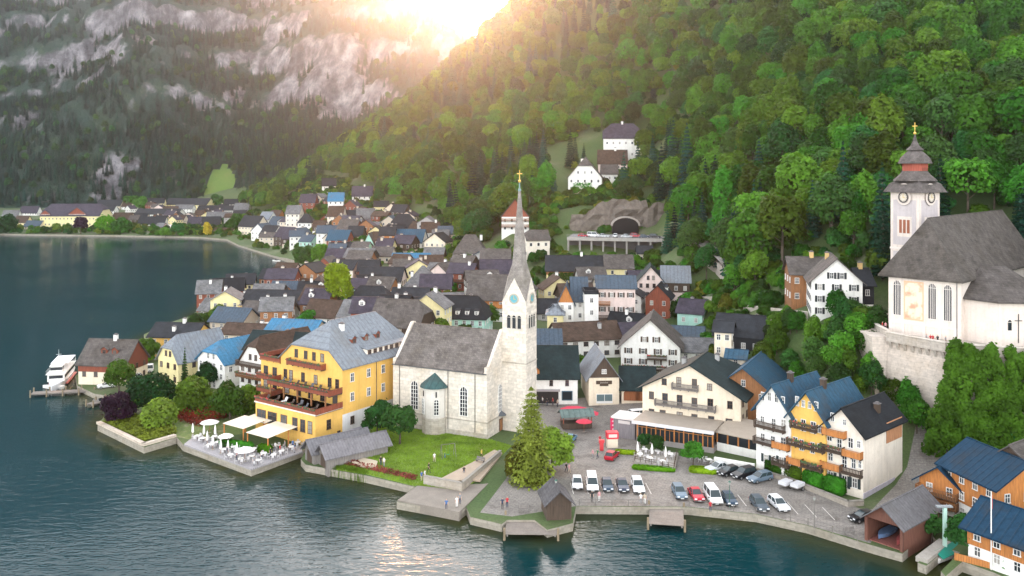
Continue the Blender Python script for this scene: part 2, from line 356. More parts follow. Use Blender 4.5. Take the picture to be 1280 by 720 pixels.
def gable_poly(S, ze, r, t, i, z0):
    p = [(-S/2, z0), (S/2, z0), (S/2, ze)]
    if not i: p.append((0, ze+r))
    elif t > 0: p += [(S/2*(1-t), ze+r*t), (-S/2*(1-t), ze+r*t)]
    p.append((-S/2, ze)); return p
def dormer(roof, u, side, S, ze, r, w=1.6, kind='gable', wall='white', rm=None, at=.45, fr='w'):
    """a dormer on the roof slope; side -1 is the slope towards local -y"""
    k = r/(S/2); v = S/2*(1-at); zb = ze+r*at-.1; hh = 1.3; rm = rm or roofmat('slate'); m = MB(); dp = (hh+.3)/k+.4
    def q(x, y, z): return (u+x, side*(v-y), z)
    a = w/2
    fr_ = [q(-a, 0, zb), q(a, 0, zb), q(a, 0, zb+hh), q(0, 0, zb+hh+a*.75), q(-a, 0, zb+hh)] if kind == 'gable' else [q(-a, 0, zb), q(a, 0, zb), q(a, 0, zb+hh), q(-a, 0, zb+hh)]
    if side > 0: fr_.reverse()
    m.prism(fr_, (0, -side*dp, 0), 0)
    if kind == 'gable':
        for s in (-1, 1): m.prism([q(s*(a+.2), -.25, zb+hh-.18), q(0, -.25, zb+hh+a*.75+.02), q(0, dp+.6, zb+hh+a*.75+.02), q(s*(a+.2), dp+.1, zb+hh-.18)], (0, 0, .12), 1)
    else: m.prism([q(-a-.15, -.3, zb+hh), q(a+.15, -.3, zb+hh), q(a+.15, dp+1.2, zb+hh+.55), q(-a-.15, dp+1.2, zb+hh+.55)], (0, 0, .14), 1)
    o = m.obj('dormer', [wallmat(wall), rm], roof)
    n = max(1, int(w/1.5))
    for i in range(n):
        x = -a+w*(i+.5)/n; put_window(o, q(x, -.02, zb+hh*.52), 0 if side < 0 else math.pi, 'near', min(.9, w*.6), 1.0, fr)
def chimney(roof, u, v, S, ze, r, col='white', hgt=1.1, s=.42):
    zs = ze+r*(1-abs(v)/(S/2)); m = MB(); m.box(u-s, u+s, v-s, v+s, zs-.8, zs+hgt+.25); m.box(u-s-.1, u+s+.1, v-s-.1, v+s+.1, zs+hgt+.25, zs+hgt+.38, 1)
    m.box(u-s*.6, u+s*.6, v-s*.6, v+s*.6, zs+hgt+.38, zs+hgt+.6, 1)
    m.obj('chimney', [wallmat(col), mat('rough', (.12,.11,.11), .8, .2)], roof)
HOUSES = []
def H(name, label, x0, x1, yb, ye, yr, Y, d, yaw=0, ridge='x', wall='white', roof='slate', cat='house', **o):
    a = math.radians(yaw); cx = (x0+x1)/2; c = P(cx, yb, Y); w = (x1-x0)/(F/Y*(math.cos(a)-(c.x/Y)*math.sin(a)))
    h = (yb-ye)*Y/F
    if ridge == 'y': r = (ye-yr)*Y/F
    else: Yr = Y+d/2*math.cos(a); r = HC-(yr-YH)*Yr/F-(c.z+h)
    _add(name, label, c, a, w, d, h, max(r, .8), ridge, wall, roof, cat, Y, o)
def HC_(name, label, cx, cy, zb, w, d, ze, zr, yaw, ridge='y', wall='white', roof='slate', cat='house', **o):
    a = math.radians(yaw); k = G(cx, cy, zb); u, _ = dirs(a); c = k-u*(w/2)
    _add(name, label, c, a, w, d, ze-zb, zr-ze, ridge, wall, roof, cat, k.y, o)
def _add(name, label, c, a, w, d, h, r, ridge, wall, roof, cat, Y, o):
    u, n = dirs(a)
    for s, t in ((-.5, 0), (.5, 0), (-.5, 1), (.5, 1)):
        q = c+u*(w*s)+n*(d*t)
        if not o.get('nobase'): BASES.append((q.x, q.y, c.z if t == 0 else c.z+o.get('up', .8)))
    HOUSES.append(dict(name=name, label=label, c=c, a=a, w=w, d=d, h=h, r=r, ridge=ridge, wall=wall, roof=roof, cat=cat, Y=Y, o=o))
def build_house(q):
    o = q['o']; w, d, h, r, Y = q['w'], q['d'], q['h'], q['r'], q['Y']; near = Y < 330
    root = thing(q['name'], q['label'], q['cat'], q['c'], q['a'], o.get('group'))
    q['root'] = root; fd = -4.0; wm = wallmat(q['wall']); rm = roofmat(q['roof'])
    L, S, rz, ctr = (w, d, 0.0, (0, d/2, 0)) if q['ridge'] == 'x' else (d, w, math.pi/2, (0, d/2, 0))
    hip = o.get('hip', (0, 0, 0, 0)); ov = o.get('ov', .6 if near else .5)
    flat = o.get('flat')
    hz = o.get('upper', (None,))[0]
    m = MB()
    if flat: m.box(-L/2, L/2, -S/2, S/2, fd, h)
    else:
        lowtop = h*hz if hz else h
        m.box(-L/2, L/2, -S/2, S/2, fd, lowtop)
    wo_ = m.obj('wall', wm, root, ctr, rz)
    gm = wallmat(o['gable']) if o.get('gable') else (wallmat(o['upper'][1]) if hz else wm)
    if not flat:
        if hz: b = MB(); e = .07; b.box(-L/2-e, L/2+e, -S/2-e, S/2+e, h*hz, h); b.obj('upper_wall', wallmat(o['upper'][1]), root, ctr, rz)
        g = MB(); e = .08 if (hz or o.get('gable')) else 0
        t0, i0, t1, i1 = hip
        for t, i, x in ((t0, i0, -L/2-e), (t1, i1, L/2+e-.4)):
            pl = gable_poly(S, h, r, t, i, h-.001); g = MB()
            if len(pl) > 4: g.prism([(x, y, z) for y, z in pl], (.4, 0, 0)).obj('gable', gm, root, ctr, rz)
        ro = roof_mesh(L, S, h, r, ov, hip, .24 if near else .3, o.get('oe')).obj('roof', rm, root, ctr, rz)
        for c in o.get('ch', ((.2, .12),) if near or random.random() < .7 else ()):
            u, v = c[0], c[1]; chimney(ro, u*L, v*S, S, h, r, c[2] if len(c) > 2 else ('white' if near else 'beige'), s=.42 if near else .5)
        for dm in o.get('dorm', ()): dormer(ro, dm['u']*L, dm.get('side', -1), S, h, r, dm.get('w', 1.6), dm.get('kind', 'gable'), dm.get('wall', 'white'), rm, dm.get('at', .4), dm.get('fr', 'w'))
    else:
        p = MB(); e = o.get('par', .35); p.box(-L/2-.1, L/2+.1, -S/2-.1, S/2+.1, h, h+.18); 
        for x0, x1, y0, y1 in ((-L/2-.1, L/2+.1, -S/2-.1, -S/2+.12), (-L/2-.1, L/2+.1, S/2-.12, S/2+.1), (-L/2-.1, -L/2+.12, -S/2+.12, S/2-.12), (L/2-.12, L/2+.1, -S/2+.12, S/2-.12)): p.box(x0, x1, y0, y1, h+.18, h+.18+e)
        ro = p.obj('roof', rm, root, ctr, rz)
    # windows on the faces that look towards the lake
    st = 'near' if Y < 290 else 'far'; fr = o.get('fr', 'w'); sh = o.get('shut')
    view = Vector((0, 0, 0))-Vector((q['c'].x, q['c'].y, 0)); view.normalize(); u, n = dirs(q['a'])
    faces = (('front', -n, w, lambda s, z: (s, 0, z), 0.0), ('right', u, d, lambda s, z: (w/2, d/2+s, z), math.pi/2), ('left', -u, d, lambda s, z: (-w/2, d/2+s, z), -math.pi/2))
    for key, nn, ln, fn, rzw in faces:
        if nn.dot(view) < .06 or o.get(key) == 0: continue
        fl = o.get('floors') or max(1, round(h/3.0)); nc = max(1, round(ln/3.1))
        spec = o.get(key)
        if spec: nc, fl = spec
        fh = h/fl; ww, wh = o.get('ws', (.95, 1.35) if near else (1.05, 1.35)); wh = min(wh, fh*.62)
        out = .09 if hz else .0
        for f in range(fl):
            for i in range(nc):
                s = -ln/2+ln*(i+.5)/nc; z = fh*(f+.52); e = out if (hz and z > h*hz) else 0
                if key == 'front' and f == 0 and o.get('door') == i:
                    dm = MB(); dm.box(s-.6, s+.6, -.1, .05, 0, 2.1); dm.box(s-.45, s+.45, -.13, -.1, .1, 2.0, 1); dm.obj('door', [FRAMEB, wallmat('dwood')], root); continue
                p = Vector(fn(s, z)); p += Vector((0, -e, 0)) if key == 'front' else Vector((e if key == 'right' else -e, 0, 0))
                put_window(root, p, rzw, st, ww, wh, fr, sh)
        na = o.get('attic', 0)
        if na and ((key == 'front') == (q['ridge'] == 'y')) and not (key != 'front' and q['ridge'] == 'y'):
            for i in range(na):
                s = (i-(na-1)/2)*ln*.2; p = Vector(fn(s, h+r*.26)); e = .09 if (hz or o.get('gable')) else 0; p += Vector((0, -e, 0)) if key == 'front' else Vector((e if key == 'right' else -e, 0, 0))
                put_window(root, p, rzw, st, ww*.9, min(wh, r*.4), fr, sh)
    for b in o.get('bal', ()): balcony(root, b[0]*w/2, b[1]*w/2, b[2]*h, -b[3] if len(b) > 3 else -1.1, 0.0, b[4] if len(b) > 4 else 'dwood', b[5] if len(b) > 5 else False, b[6] if len(b) > 6 else False)
    return root
# ------------------------------------------------------------------ the houses, read off the photograph
GT = 'houses of the lakeside village'
# waterfront on the left
H('ferry_house', 'brown shingled ferry house with two red dormers beside the white passenger ship', 98,156,482,455,425,214,10,-8,'x','cream','shingle','house',upper=(.62,'redwood'),dorm=(dict(u=-.05,wall='redwood',fr='b'),dict(u=.18,wall='redwood',fr='b')),ch=((.05,.0),),front=(4,1),fr='b')
H('house', 'yellow house with a long dark roof behind the ferry house', 186,243,447,421,404,244,10,-6,'x','yellow','slate',ch=((.1,0),(-.02,-.3)))
HC_('house', 'yellow gabled house with a pale blue metal roof near the ferry landing', 223,484,1.8,8.4,14,7.9,13.2,-36,'y','paley','steel',attic=2,front=(3,2),fr='b',hip=(.55,2.0,0,0),ch=((.3,.2),))
HC_('house', 'white house with a bright blue metal roof facing the lakeside garden', 281,490,1.8,10.5,19,8.4,12.6,-36,'y','white','sky',front=(4,3),attic=2,hip=(.5,2.2,0,0),ch=((.2,.1),))
HC_('house', 'white house with two wooden balconies left of the yellow hotel', 334,502,1.8,9.5,16,9.6,15.4,-34,'y','white','brown',front=(4,3),attic=2,fr='b',hip=(.7,1.8,0,0),bal=((-1,1,.62,1.2,'wood',False,True),(-1,1,.95,1.2,'dwood')))
H('house', 'low dark-roofed house with a tall white chimney behind the yellow hotel', 306,372,482,437,415,206,9,-14,'x','cream','dgreen',ch=((-.05,-.25),(.2,.1)))
H('house', 'long house under a bright blue sheet roof above the waterfront trees', 333,392,453,413,400,226,8,-12,'x','beige','sky',ch=((-.3,.1),))
H('house', 'brown-roofed row house between the blue metal roofs on the waterfront', 276,334,440,418,405,238,8,-12,'x','cream','brown')
H('house', 'grey shingled house with a brick chimney on the waterfront point', 262,302,414,402,385,256,9,-18,'x','beige','bluegrey',ch=((.1,.1,'ochre'),))
H('house', 'grey weathered boathouse at the tip of the waterfront row', 248,277,398,388,374,292,8,-20,'x','greywood','lgrey')
H('house', 'small pale-roofed boathouse next to the weathered one on the point', 281,302,386,377,367,310,8,-20,'x','greywood','lgrey')
H('house', 'dark slate house with three bright roof windows by the water', 301,377,398,382,363,281,12,-6,'x','grey','slate',ch=((-.1,-.3),))
H('house', 'plain grey flat fronted house below the three bright roof windows', 318,362,408,393,378,262,8,-6,'x','grey','shingle',ch=((-.3,0),))
H('house', 'dark shingled house with a square white dormer near the waterfront point', 300,322,405,392,377,270,8,-16,'x','beige','shingle')
H('house', 'blue-grey roofed house with two cross gables on the waterfront', 335,386,384,370,352,308,10,-8,'x','beige','bluegrey',dorm=(dict(u=-.05,w=4,wall='wood',at=.15),dict(u=.28,w=2.6,wall='wood',at=.15)))
H('house', 'pale yellow gabled house beside the bright green tree', 384,404,388,364,350,303,9,4,'y','paley','slate',front=(2,3),attic=1,ch=())
H('house', 'low purple-roofed house by the small bay on the waterfront', 381,408,353,346,336,372,9,-8,'x','wood','purple')
H('house', 'dark hipped house with a white eaves wall behind the bright green tree', 420,490,402,389,358,262,15,-8,'x','white','slate',hip=(0,5,0,5))
H('house', 'weathered brown shingle house directly behind the yellow hotel', 462,522,420,407,375,216,11,-16,'x','dwood','shingle',ch=(),hip=(0,0,.5,2))
H('house', 'dark slate house wedged beside the pyramid-roofed one', 489,532,386,376,360,264,9,-4,'x','beige','slate',ch=((.1,.1),(-.35,.0)))
H('hotel', 'mint green hotel with a black mansard roof behind the stone church', 526,605,424,397,370,236,13,-9,'x','mint','dark','hotel',front=(8,2),dorm=tuple(dict(u=-.38+.15*i,w=1.1,at=.12,kind='shed') for i in range(6)),hip=(0,3,0,3))
H('house', 'house with a steep grey pyramid roof in the middle of the village', 500,548,374,363,333,291,13,-6,'x','cream','lgrey',hip=(0,6,0,6),ch=((-.25,-.2),))
H('house', 'long dark-roofed house with pink walls and a white gable wing', 448,500,368,351,334,322,11,-6,'x','pink','slate',ws=(1.4,1.5),fr='b')
H('house', 'house with a broad cream gable and dark roof above the bright tree', 443,473,347,340,327,346,10,-4,'y','cream','slate',front=(2,1))
H('house', 'low red timber house under a long blue roof', 489,535,339,329,317,366,10,-3,'x','redwood','sky',ch=((.0,.1),))
H('house', 'grey shed-like house near the red parasol roofs', 430,463,332,322,311,377,10,-12,'x','brown','lgrey')
H('house', 'dark brown house between the grey shed and the blue-roofed house', 462,488,330,320,309,386,10,-8,'x','beige','shingle')
H('house', 'big grey roof with glowing orange timber front beside the church tower', 584,632,400,374,344,252,14,-6,'x','white','shingle',upper=(.62,'orangewood'),hip=(0,0,0,0),bal=((-.96,.96,.62,1.2,'orangewood',True),))
H('house', 'long hall with a smooth purple-grey roof left of the spire', 601,641,358,348,325,302,12,2,'x','cream','purple',ch=())
H('tower_house', 'tall pale tower house with a hipped roof and an ivy strip', 567,605,346,316,294,352,11,-4,'x','warm','shingle','house',hip=(0,4,0,4),front=(3,4),ch=((.35,.1,'white'),))
H('house', 'grey-roofed timber house left of the tower house', 529,553,333,322,310,378,9,-6,'x','dwood','lgrey',ch=((.1,.2,'white'),))
H('house', 'white house with a broad blue roof in the upper village', 492,527,320,303,287,432,12,-10,'x','white','blue',front=(5,2))
H('house', 'brown-roofed white house at the forest edge in the upper village', 527,549,299,290,278,445,9,4,'x','white','brown',ch=((.3,0,'white'),))
H('house', 'house with a wide dark hipped roof and red timber gable at the forest edge', 489,518,301,287,268,482,12,4,'x','warm','slate',gable='redwood',hip=(.5,3,.5,3))
H('house', 'orange-yellow house with balconies in the upper village', 474,493,314,294,284,432,9,0,'x','yellow','slate',upper=(.55,'orangewood'))
H('house', 'narrow mint green gabled house in the upper village', 455,467,314,304,292,428,8,-6,'y','mint','shingle',ch=())
H('house', 'red timber house squeezed beside the mint gable', 466,475,314,300,290,430,8,0,'x','redwood','brown',ch=())
H('house', 'house with a red gable and mossy grey roof in the upper village', 421,444,297,287,275,472,10,-14,'x','redwood','shingle')
H('house', 'redwood house under a slate blue roof close to the lakeside lime tree', 408,433,312,300,288,432,10,-12,'x','redwood','blue')
H('house', 'dark house below the red gable in the upper village', 434,452,302,294,283,452,8,-6,'x','dwood','slate')
H('house', 'lilac-white gabled house with a brown timber wing at the forest edge', 446,468,285,273,261,540,10,8,'x','lilac','lgrey',upper=(.4,'dwood'))
H('house', 'peach coloured house with two gables below the hillside gardens', 409,428,281,270,258,532,9,-6,'x','warm','brown')
H('house', 'small dark red house beside the lilac gable', 430,447,278,271,263,545,8,0,'x','redwood','slate')
H('house', 'white villa with a purple roof high above the upper village', 440,465,254,245,233,602,12,6,'x','white','purple',ch=((.1,0,'white'),))
H('house', 'white house with a light blue roof on the hillside', 410,429,262,251,241,592,9,4,'x','white','sky',ch=())
H('house', 'highest small house with a red gable among the hillside trees', 403,420,238,232,223,655,9,14,'x','white','slate',gable='redwood',ch=())
H('house', 'purple-roofed timber house above the far lakeside row', 374,393,264,253,243,610,10,-4,'x','redwood','purple',ch=())
H('house', 'tall white house with a grey roof behind the far lakeside row', 357,374,284,267,257,590,10,-4,'x','warm','lgrey',ch=())
H('house', 'white house with a dark blue hipped roof on the slope', 372,389,292,278,268,570,10,-4,'x','white','slate',hip=(0,3,0,3),ch=())
H('house', 'little white cottage with a green-grey roof among the hillside trees', 391,403,291,282,276,545,8,-4,'x','white','lgrey',ch=())
# the far end of the lakeside row
H('house', 'peach house at the far end of the lakeside row', 298,321,294,283,270,640,12,-30,'x','cream','slate',ch=())
H('house', 'white gable second from the far end of the lakeside row', 314,331,301,289,280,605,10,-30,'y','white','bluegrey',ch=())
H('house', 'white house with a pale roof behind the far lakeside row', 323,336,284,274,265,660,10,-25,'x','white','steel',ch=())
H('house', 'orange timber house behind the far lakeside row', 336,348,276,270,263,680,9,-20,'x','orangewood','brown',ch=())
H('house', 'broad house with a blue-grey roof in the far lakeside row', 335,353,290,281,271,640,11,-25,'x','cream','bluegrey',ch=())
H('house', 'house with a black gable roof third from the far end of the lakeside row', 324,341,304,294,282,592,11,-30,'x','white','slate',ch=())
H('house', 'brown timber fronted house in the far lakeside row', 343,361,308,296,284,575,11,-30,'x','dwood','purple',ch=())
H('house', 'white house with a dark slate roof at the near end of the far lakeside row', 361,379,313,300,288,560,11,-28,'x','white','slate',ch=())
HC_('lake_hotel', 'big yellow hotel with a pale blue metal roof and flowered balconies on the lake', 428,548,1.5,18,23,15.2,22.6,-35,'y','yellow','steel','hotel',front=0,right=0,left=(6,4),hip=(.42,5.5,0,4.5),ov=.5,oe=.35,ch=((-.22,-.12,'white'),),dorm=(dict(u=-.2,w=1.3,at=.42,wall='redwood',fr='b'),dict(u=-.05,w=1.3,at=.42,wall='redwood',fr='b'),dict(u=.1,w=1.3,at=.42,wall='redwood',fr='b'),dict(u=.12,w=13,at=.12,kind='shed',wall='warm',fr='b')))
# behind the market square
H('shop_house', 'white shop with a dark green roof and open front beside the church tower', 664,722,505,471,433,194,11,0,'x','white','dgreen','shop',front=0,right=0,dorm=(dict(u=-.42,w=2.0,wall='orangewood',at=.06),),ch=())
H('house', 'narrow cream gabled house with a pale steel roof and a shop sign on the square', 736,774,506,472,446,193,13,3,'y','cream','steel',front=0,left=0,gable='dwood',ov=.7,ch=())
H('garage', 'low garage with dark green roof and two brown arched doors', 777,818,501,486,459,193,9,-6,'x','cream','dgreen','garage',front=0,right=0,left=0,ch=())
HC_('hotel', 'big cream hotel with three rows of balconies on the square', 926,553,1.8,19.6,17,10.2,15.5,-27,'y','cream','dgreen','hotel',front=0,hip=(0,0,.5,4),fr='b',ov=1.2,oe=.8,ch=((.2,-.12,'grey'),(.05,.2,'grey')))
HC_('house', 'brown timber gabled house with a blue roof right of the cream hotel', 963,546,1.8,10.5,16,10.6,14.6,-28,'y','wood','blue',front=(3,3),attic=1,ov=.8,ch=())
HC_('guesthouse', 'white gabled guesthouse with a blue roof in the lakeside row', 988,599,1.6,6.6,14,12.6,16.8,-48,'y','white','blue','guesthouse',front=0,left=(3,3),ov=.7,ch=((-.1,.0,'dwood'),),bal=((-.95,.75,.72,1.1,'dwood'),(-1,.1,.46,1.1,'dwood'),(.1,1,.46,1.1,'orangewood',True),(.1,1,.2,1.1,'dwood')))
HC_('guesthouse', 'yellow gabled guesthouse with a blue roof in the middle of the lakeside row', 1032,611,1.6,6.6,14,12.6,16.8,-48,'y','yellow','blue','guesthouse',front=0,ov=.7,ch=((-.12,.0,'dwood'),),bal=((-.8,.6,.84,1.1,'dwood',False,True),(-1,1,.56,1.1,'dwood',False,True),(-1,-.2,.27,1.1,'orangewood',True),(-.2,.9,.27,1.1,'dwood',False,True)))
HC_('guesthouse', 'white gabled guesthouse with a charcoal roof at the right end of the lakeside row', 1079,624,1.5,6.9,14,11.8,15.2,-48,'y','warm','dark','guesthouse',front=0,right=0,ov=.7,ch=((.1,-.25,'dwood'),),bal=((-.9,.2,.9,1.1,'orangewood',True),(-1,.1,.64,1.1,'dwood',False,True),(.1,1,.64,1.1,'orangewood',True),(-1,.0,.36,1.1,'orangewood',True),(0,1,.36,1.1,'dwood')))
H('inn', 'white gabled inn with brown round-topped shutters behind the garage', 776,850,472,433,400,213,14,-12,'y','white','shingle','inn',front=(4,3),attic=2,shut='dwood',ov=.9,bal=((-.1,.55,.62,1.1,'dwood',False,True),(-.95,.55,.28,1.3,'dwood',False,True)),ch=())
H('house', 'low grey shingled wing right of the white inn', 850,893,452,440,423,216,9,-10,'x','white','lgrey',ch=())
H('house', 'dark blue-roofed house behind the white inn', 822,878,440,425,408,232,12,-14,'x','grey','bluegrey',ch=())
H('house', 'long house with a plain brown roof above the garage', 700,778,448,424,403,228,11,14,'x','white','brown',front=(6,2),ch=((.2,-.2,'grey'),),fr='b',ws=(1.3,1.2))
H('house', 'small yellow house with a pale blue hipped roof beside the church tower', 684,704,421,393,381,241,8,-4,'x','paley','steel',hip=(0,3,0,3),front=(1,2),ch=())
H('house', 'dark blue-roofed house hidden behind the church tower', 668,701,465,433,412,216,9,0,'x','white','bluegrey',ch=())
H('house', 'slate roofed house with an orange timber gable above the yellow one', 672,701,402,391,374,262,9,0,'x','grey','slate',ch=())
H('house', 'white house with an orange timber gable in the upper lane', 698,717,416,378,357,246,9,-6,'y','white','bluegrey',gable='orangewood',front=(2,3),ch=())
H('house', 'narrow white house under a broad steel blue roof in the upper lane', 716,734,414,375,347,248,10,0,'x','white','bluegrey',front=(1,3),ch=())
H('house', 'slim white block with a railed roof terrace in the upper lane', 731,748,414,368,368,243,7,0,'x','white','slate',flat=True,front=(1,3),par=.9)
H('house', 'beige house with a dark gable and brown balconies in the upper lane', 747,794,414,360,345,249,11,-4,'x','pink','bluegrey',front=(4,3),shut='dwood',bal=((-1,-.35,.62,1.2,'orangewood'),(-1,-.35,.3,1.2,'dwood')),ch=())
H('house', 'pink gabled house with a petrol blue roof above the terraced garden', 797,830,384,352,334,276,12,-8,'y','pink','dgreen',front=(4,3),attic=2,fr='b',ch=())
H('house', 'house with a grey metal roof and dark timber loggia next to the pink gable', 828,862,386,352,333,275,10,-8,'x','pink','steel',upper=(.6,'dwood'),front=(3,2),ch=())
H('house', 'long yellow house under a black roof with flowering vines below the road deck', 683,757,360,338,320,301,11,-3,'x','paley','slate',front=(7,1),upper=(.75,'wood'),ch=((.1,0),))
H('house', 'yellow house with a mossy grey roof joined to the black-roofed one', 757,791,358,335,319,299,10,-3,'x','paley','shingle',front=(2,2),ch=())
H('house', 'small stone house with a dark roof below the end of the road deck', 797,816,330,317,308,330,8,-4,'x','warm','slate',ch=())
H('house', 'white house with a red timber wing left of the road deck', 659,687,323,300,288,341,9,12,'x','warm','shingle',upper=(.55,'warm'),hip=(.5,2,0,0),ch=())
H('house', 'red and white timber house half hidden by the church spire', 627,661,290,271,250,371,9,0,'y','white','brown',gable='redwood',bal=((-1,1,.75,1.2,'wood'),(-1,1,.35,1.2,'wood')),ch=())
H('manor', 'white manor with a grey half-hipped roof on the hillside meadow', 710,752,240,222,197,421,13,-8,'y','white','shingle','house',front=(5,2),attic=3,hip=(.6,4,0,0),ch=((.1,.1,'white'),(-.2,.1,'white')))
H('house', 'low red-roofed house between the two hillside manors', 748,784,214,204,188,446,10,-4,'x','pink','brown',ch=((.1,0,'white'),))
H('manor', 'highest white manor with a dark hipped roof on the hillside', 755,802,200,172,155,458,12,-4,'x','white','purple','house',front=(6,2),hip=(.5,4,.5,4),ch=((.0,0,'white'),(.3,.1,'white')))
H('house', 'white side house with a shingle roof below the highest manor', 752,772,228,217,206,436,8,-4,'x','white','shingle',ch=())
H('house', 'black timber house with a cream bay under the wooded bank', 893,951,444,420,394,200,11,-24,'x','dark','slate',upper=(.35,'dark'),front=(4,1),ch=((.3,.2,'white'),(-.1,.3,'white')))
H('house', 'small cream house corner in front of the black timber house', 893,914,446,414,402,197,6,-20,'x','cream','slate',front=(2,2),ch=())
H('house', 'tiny house with a blue roof below the black timber house', 908,931,457,448,438,189,6,-20,'x','cream','blue',ch=())
H('house', 'white gabled house with black shutters below the forest near the upper church', 1014,1078,397,352,324,187,12,-14,'y','white','shingle',front=(3,3),attic=2,shut='dark',fr='w',ov=.8,ch=((.3,.1,'ochre'),))
H('house', 'weathered timber house behind the white one with black shutters', 989,1032,380,342,322,200,9,-8,'x','wood','shingle',front=(3,2),ch=((.2,0,'ochre'),))
H('house', 'small black-boarded annex right of the white house with black shutters', 1076,1092,397,356,336,192,8,0,'x','white','slate',upper=(.4,'dark'),front=(1,2),ch=((.0,0,'ochre'),))
HC_('chalet', 'orange timber chalet with a deep blue roof behind the boathouse', 1246,674,2.0,10.5,10,9.4,12.4,-76,'x','white','navy','chalet',upper=(.36,'orangewood'),front=(4,3),ov=.9,ch=((.1,.25,'grey'),))
HC_('chalet', 'small blue-roofed timber house with a wide front gable left of the orange chalet', 1200,648,2.0,6.0,9,6.6,8.9,-50,'y','white','navy','chalet',upper=(.3,'orangewood'),front=(2,2),gable='orangewood',ov=.9,bal=((-1,1,.62,1.5,'wood'),(-1,1,.3,1.5,'wood')),ch=())
HC_('house', 'white house with a brown roof at the right edge behind the orange chalet', 1300,668,2.0,8,10,10.4,13.6,-55,'y','white','shingle',front=(3,3),gable='dwood',shut='dwood',ch=())
HC_('house', 'low orange timber house with a blue roof at the lower right corner', 1312,735,2.0,10.5,9,6.2,8.8,-58,'x','white','navy',upper=(.42,'orangewood'),front=(4,2),ov=.9,ch=())
# far village at the head of the lake
H('school', 'long pale yellow building with red upper storey on the far shore', 50,124,291,270,255,730,26,2,'x','paley','purple','school',front=(16,3),upper=(.8,'paley'),hip=(.5,4,.5,4),dorm=(dict(u=-.42,w=8,wall='redwood',at=.05),dict(u=.12,w=14,wall='redwood',at=.05)))
FAR = [('cottage','yellow cottage left of the long pale yellow building',18,33,287,278,270,745,'paley','brown'),('cottage','peach cottage at the waterline beside the long pale yellow building',30,49,291,283,276,725,'cream','bluegrey'),
 ('house','white house at the left edge of the far village',2,22,277,271,263,860,'white','lgrey'),('house','lilac-roofed house behind the yellow cottage',24,46,272,266,258,920,'white','purple'),('house','white house just behind the long pale yellow building',62,84,266,261,256,960,'white','lgrey'),
 ('house','cream house with a red roof right of the long pale yellow building',140,163,281,274,266,770,'cream','brown'),('house','grey-roofed house above the round green trees of the far shore',122,142,269,263,257,930,'white','slate'),
 ('house','white boat shed at the waterline of the far village',144,160,293,288,283,716,'white','lgrey'),('house','small red boathouse on the far shore',194,203,292,284,279,716,'red','lgrey'),('house','long dark-roofed house on the far shore',172,205,287,280,271,745,'white','slate'),
 ('house','pale-roofed white house beside the small red boathouse',198,216,293,286,281,715,'white','pink'),('house','cream house with a brown hipped roof in the far village',211,229,283,275,269,760,'cream','brown'),('house','long grey-roofed hall in the middle of the far village',168,222,273,268,261,850,'white','slate'),
 ('hall','cream school hall with dormers in the far village',181,205,261,254,248,1000,'paley','slate'),('hall','long cream hall with a grey roof in the far village',205,258,263,256,248,1010,'paley','slate'),('house','white row house below the long cream hall',218,240,267,261,256,940,'white','lgrey'),
 ('house','long black-roofed house below the meadow',246,292,271,263,257,900,'white','dark'),('house','pale workshop roof in front of the long black-roofed house',258,288,279,272,265,800,'white','lgrey'),('house','orange gabled house in the far village',243,254,275,269,263,850,'orange','brown'),
 ('house','dark house with a purple gable near the yellow shrub',234,250,287,280,271,750,'white','purple'),('house','black-roofed house beside the yellow shrub',252,275,288,281,271,740,'cream','slate'),('house','little pavilion house at the near end of the far shore',266,289,298,292,285,690,'warm','brown'),
 ('house','grey house at the foot of the meadow',280,298,260,255,249,1010,'white','slate'),('house','white house with a grey roof under the meadow edge',292,310,268,262,254,900,'white','lgrey'),('house','slate house between the meadow and the lakeside row',290,306,276,270,263,820,'white','slate'),
 ('house','dark roofed house at the back of the far village',120,150,262,257,250,1040,'beige','slate'),('house','small white house among the far round trees',152,170,263,258,252,1020,'white','brown'),('house','red-roofed house in the middle of the far village',203,221,269,264,258,900,'pink','brown'),
 ('house','grey-roofed cottage behind the cream house with a red roof',163,182,279,274,267,800,'beige','slate'),('house','white cottage with a slate roof beside the dark house',222,236,280,275,269,775,'white','slate')]
for n_, l_, x0, x1, yb, ye, yr, Y, wl, rf in FAR: H(n_, l_, x0, x1, yb, ye, yr, Y, max(9, (x1-x0)*Y/F*.45), random.uniform(-10, 10), 'x', wl, rf, 'cottage' if n_ == 'cottage' else ('hall' if n_ == 'hall' else 'house'), group='houses of the far village', ch=())
# ------------------------------------------------------------------ ground, lake, mountains
# the square, the quay and the church green are zones of one continuous sheet
def gp(*pts): return [tuple(G(x, y, 1.3)[:2]) for x, y in pts]
Z_SQUARE = gp((1088,678),(1010,655.5),(945,641.5),(860,632.6),(722,631.6),(640,645),(600,640),(632,600),(655,560),(668,512),(700,505),(800,500),(806,530),(800,560),(880,575),(945,590),(1005,612),(1075,636),(1110,640))
Z_LAWN = gp((516,607),(458,593),(420,588),(440,560),(470,535),(500,525),(610,552),(640,560),(600,600),(575,614))
Z_GARDEN = gp((222,546),(182,556),(126,530),(150,508),(160,480),(240,470),(320,505),(330,535),(300,545),(240,550))
Z_YARD = gp((1088,640),(1134,596),(1150,570),(1196,578),(1160,640),(1125,655))
ZONES = [('square', Z_SQUARE), ('lawn', Z_LAWN), ('garden', Z_GARDEN), ('yard', Z_YARD)]
solve_land()
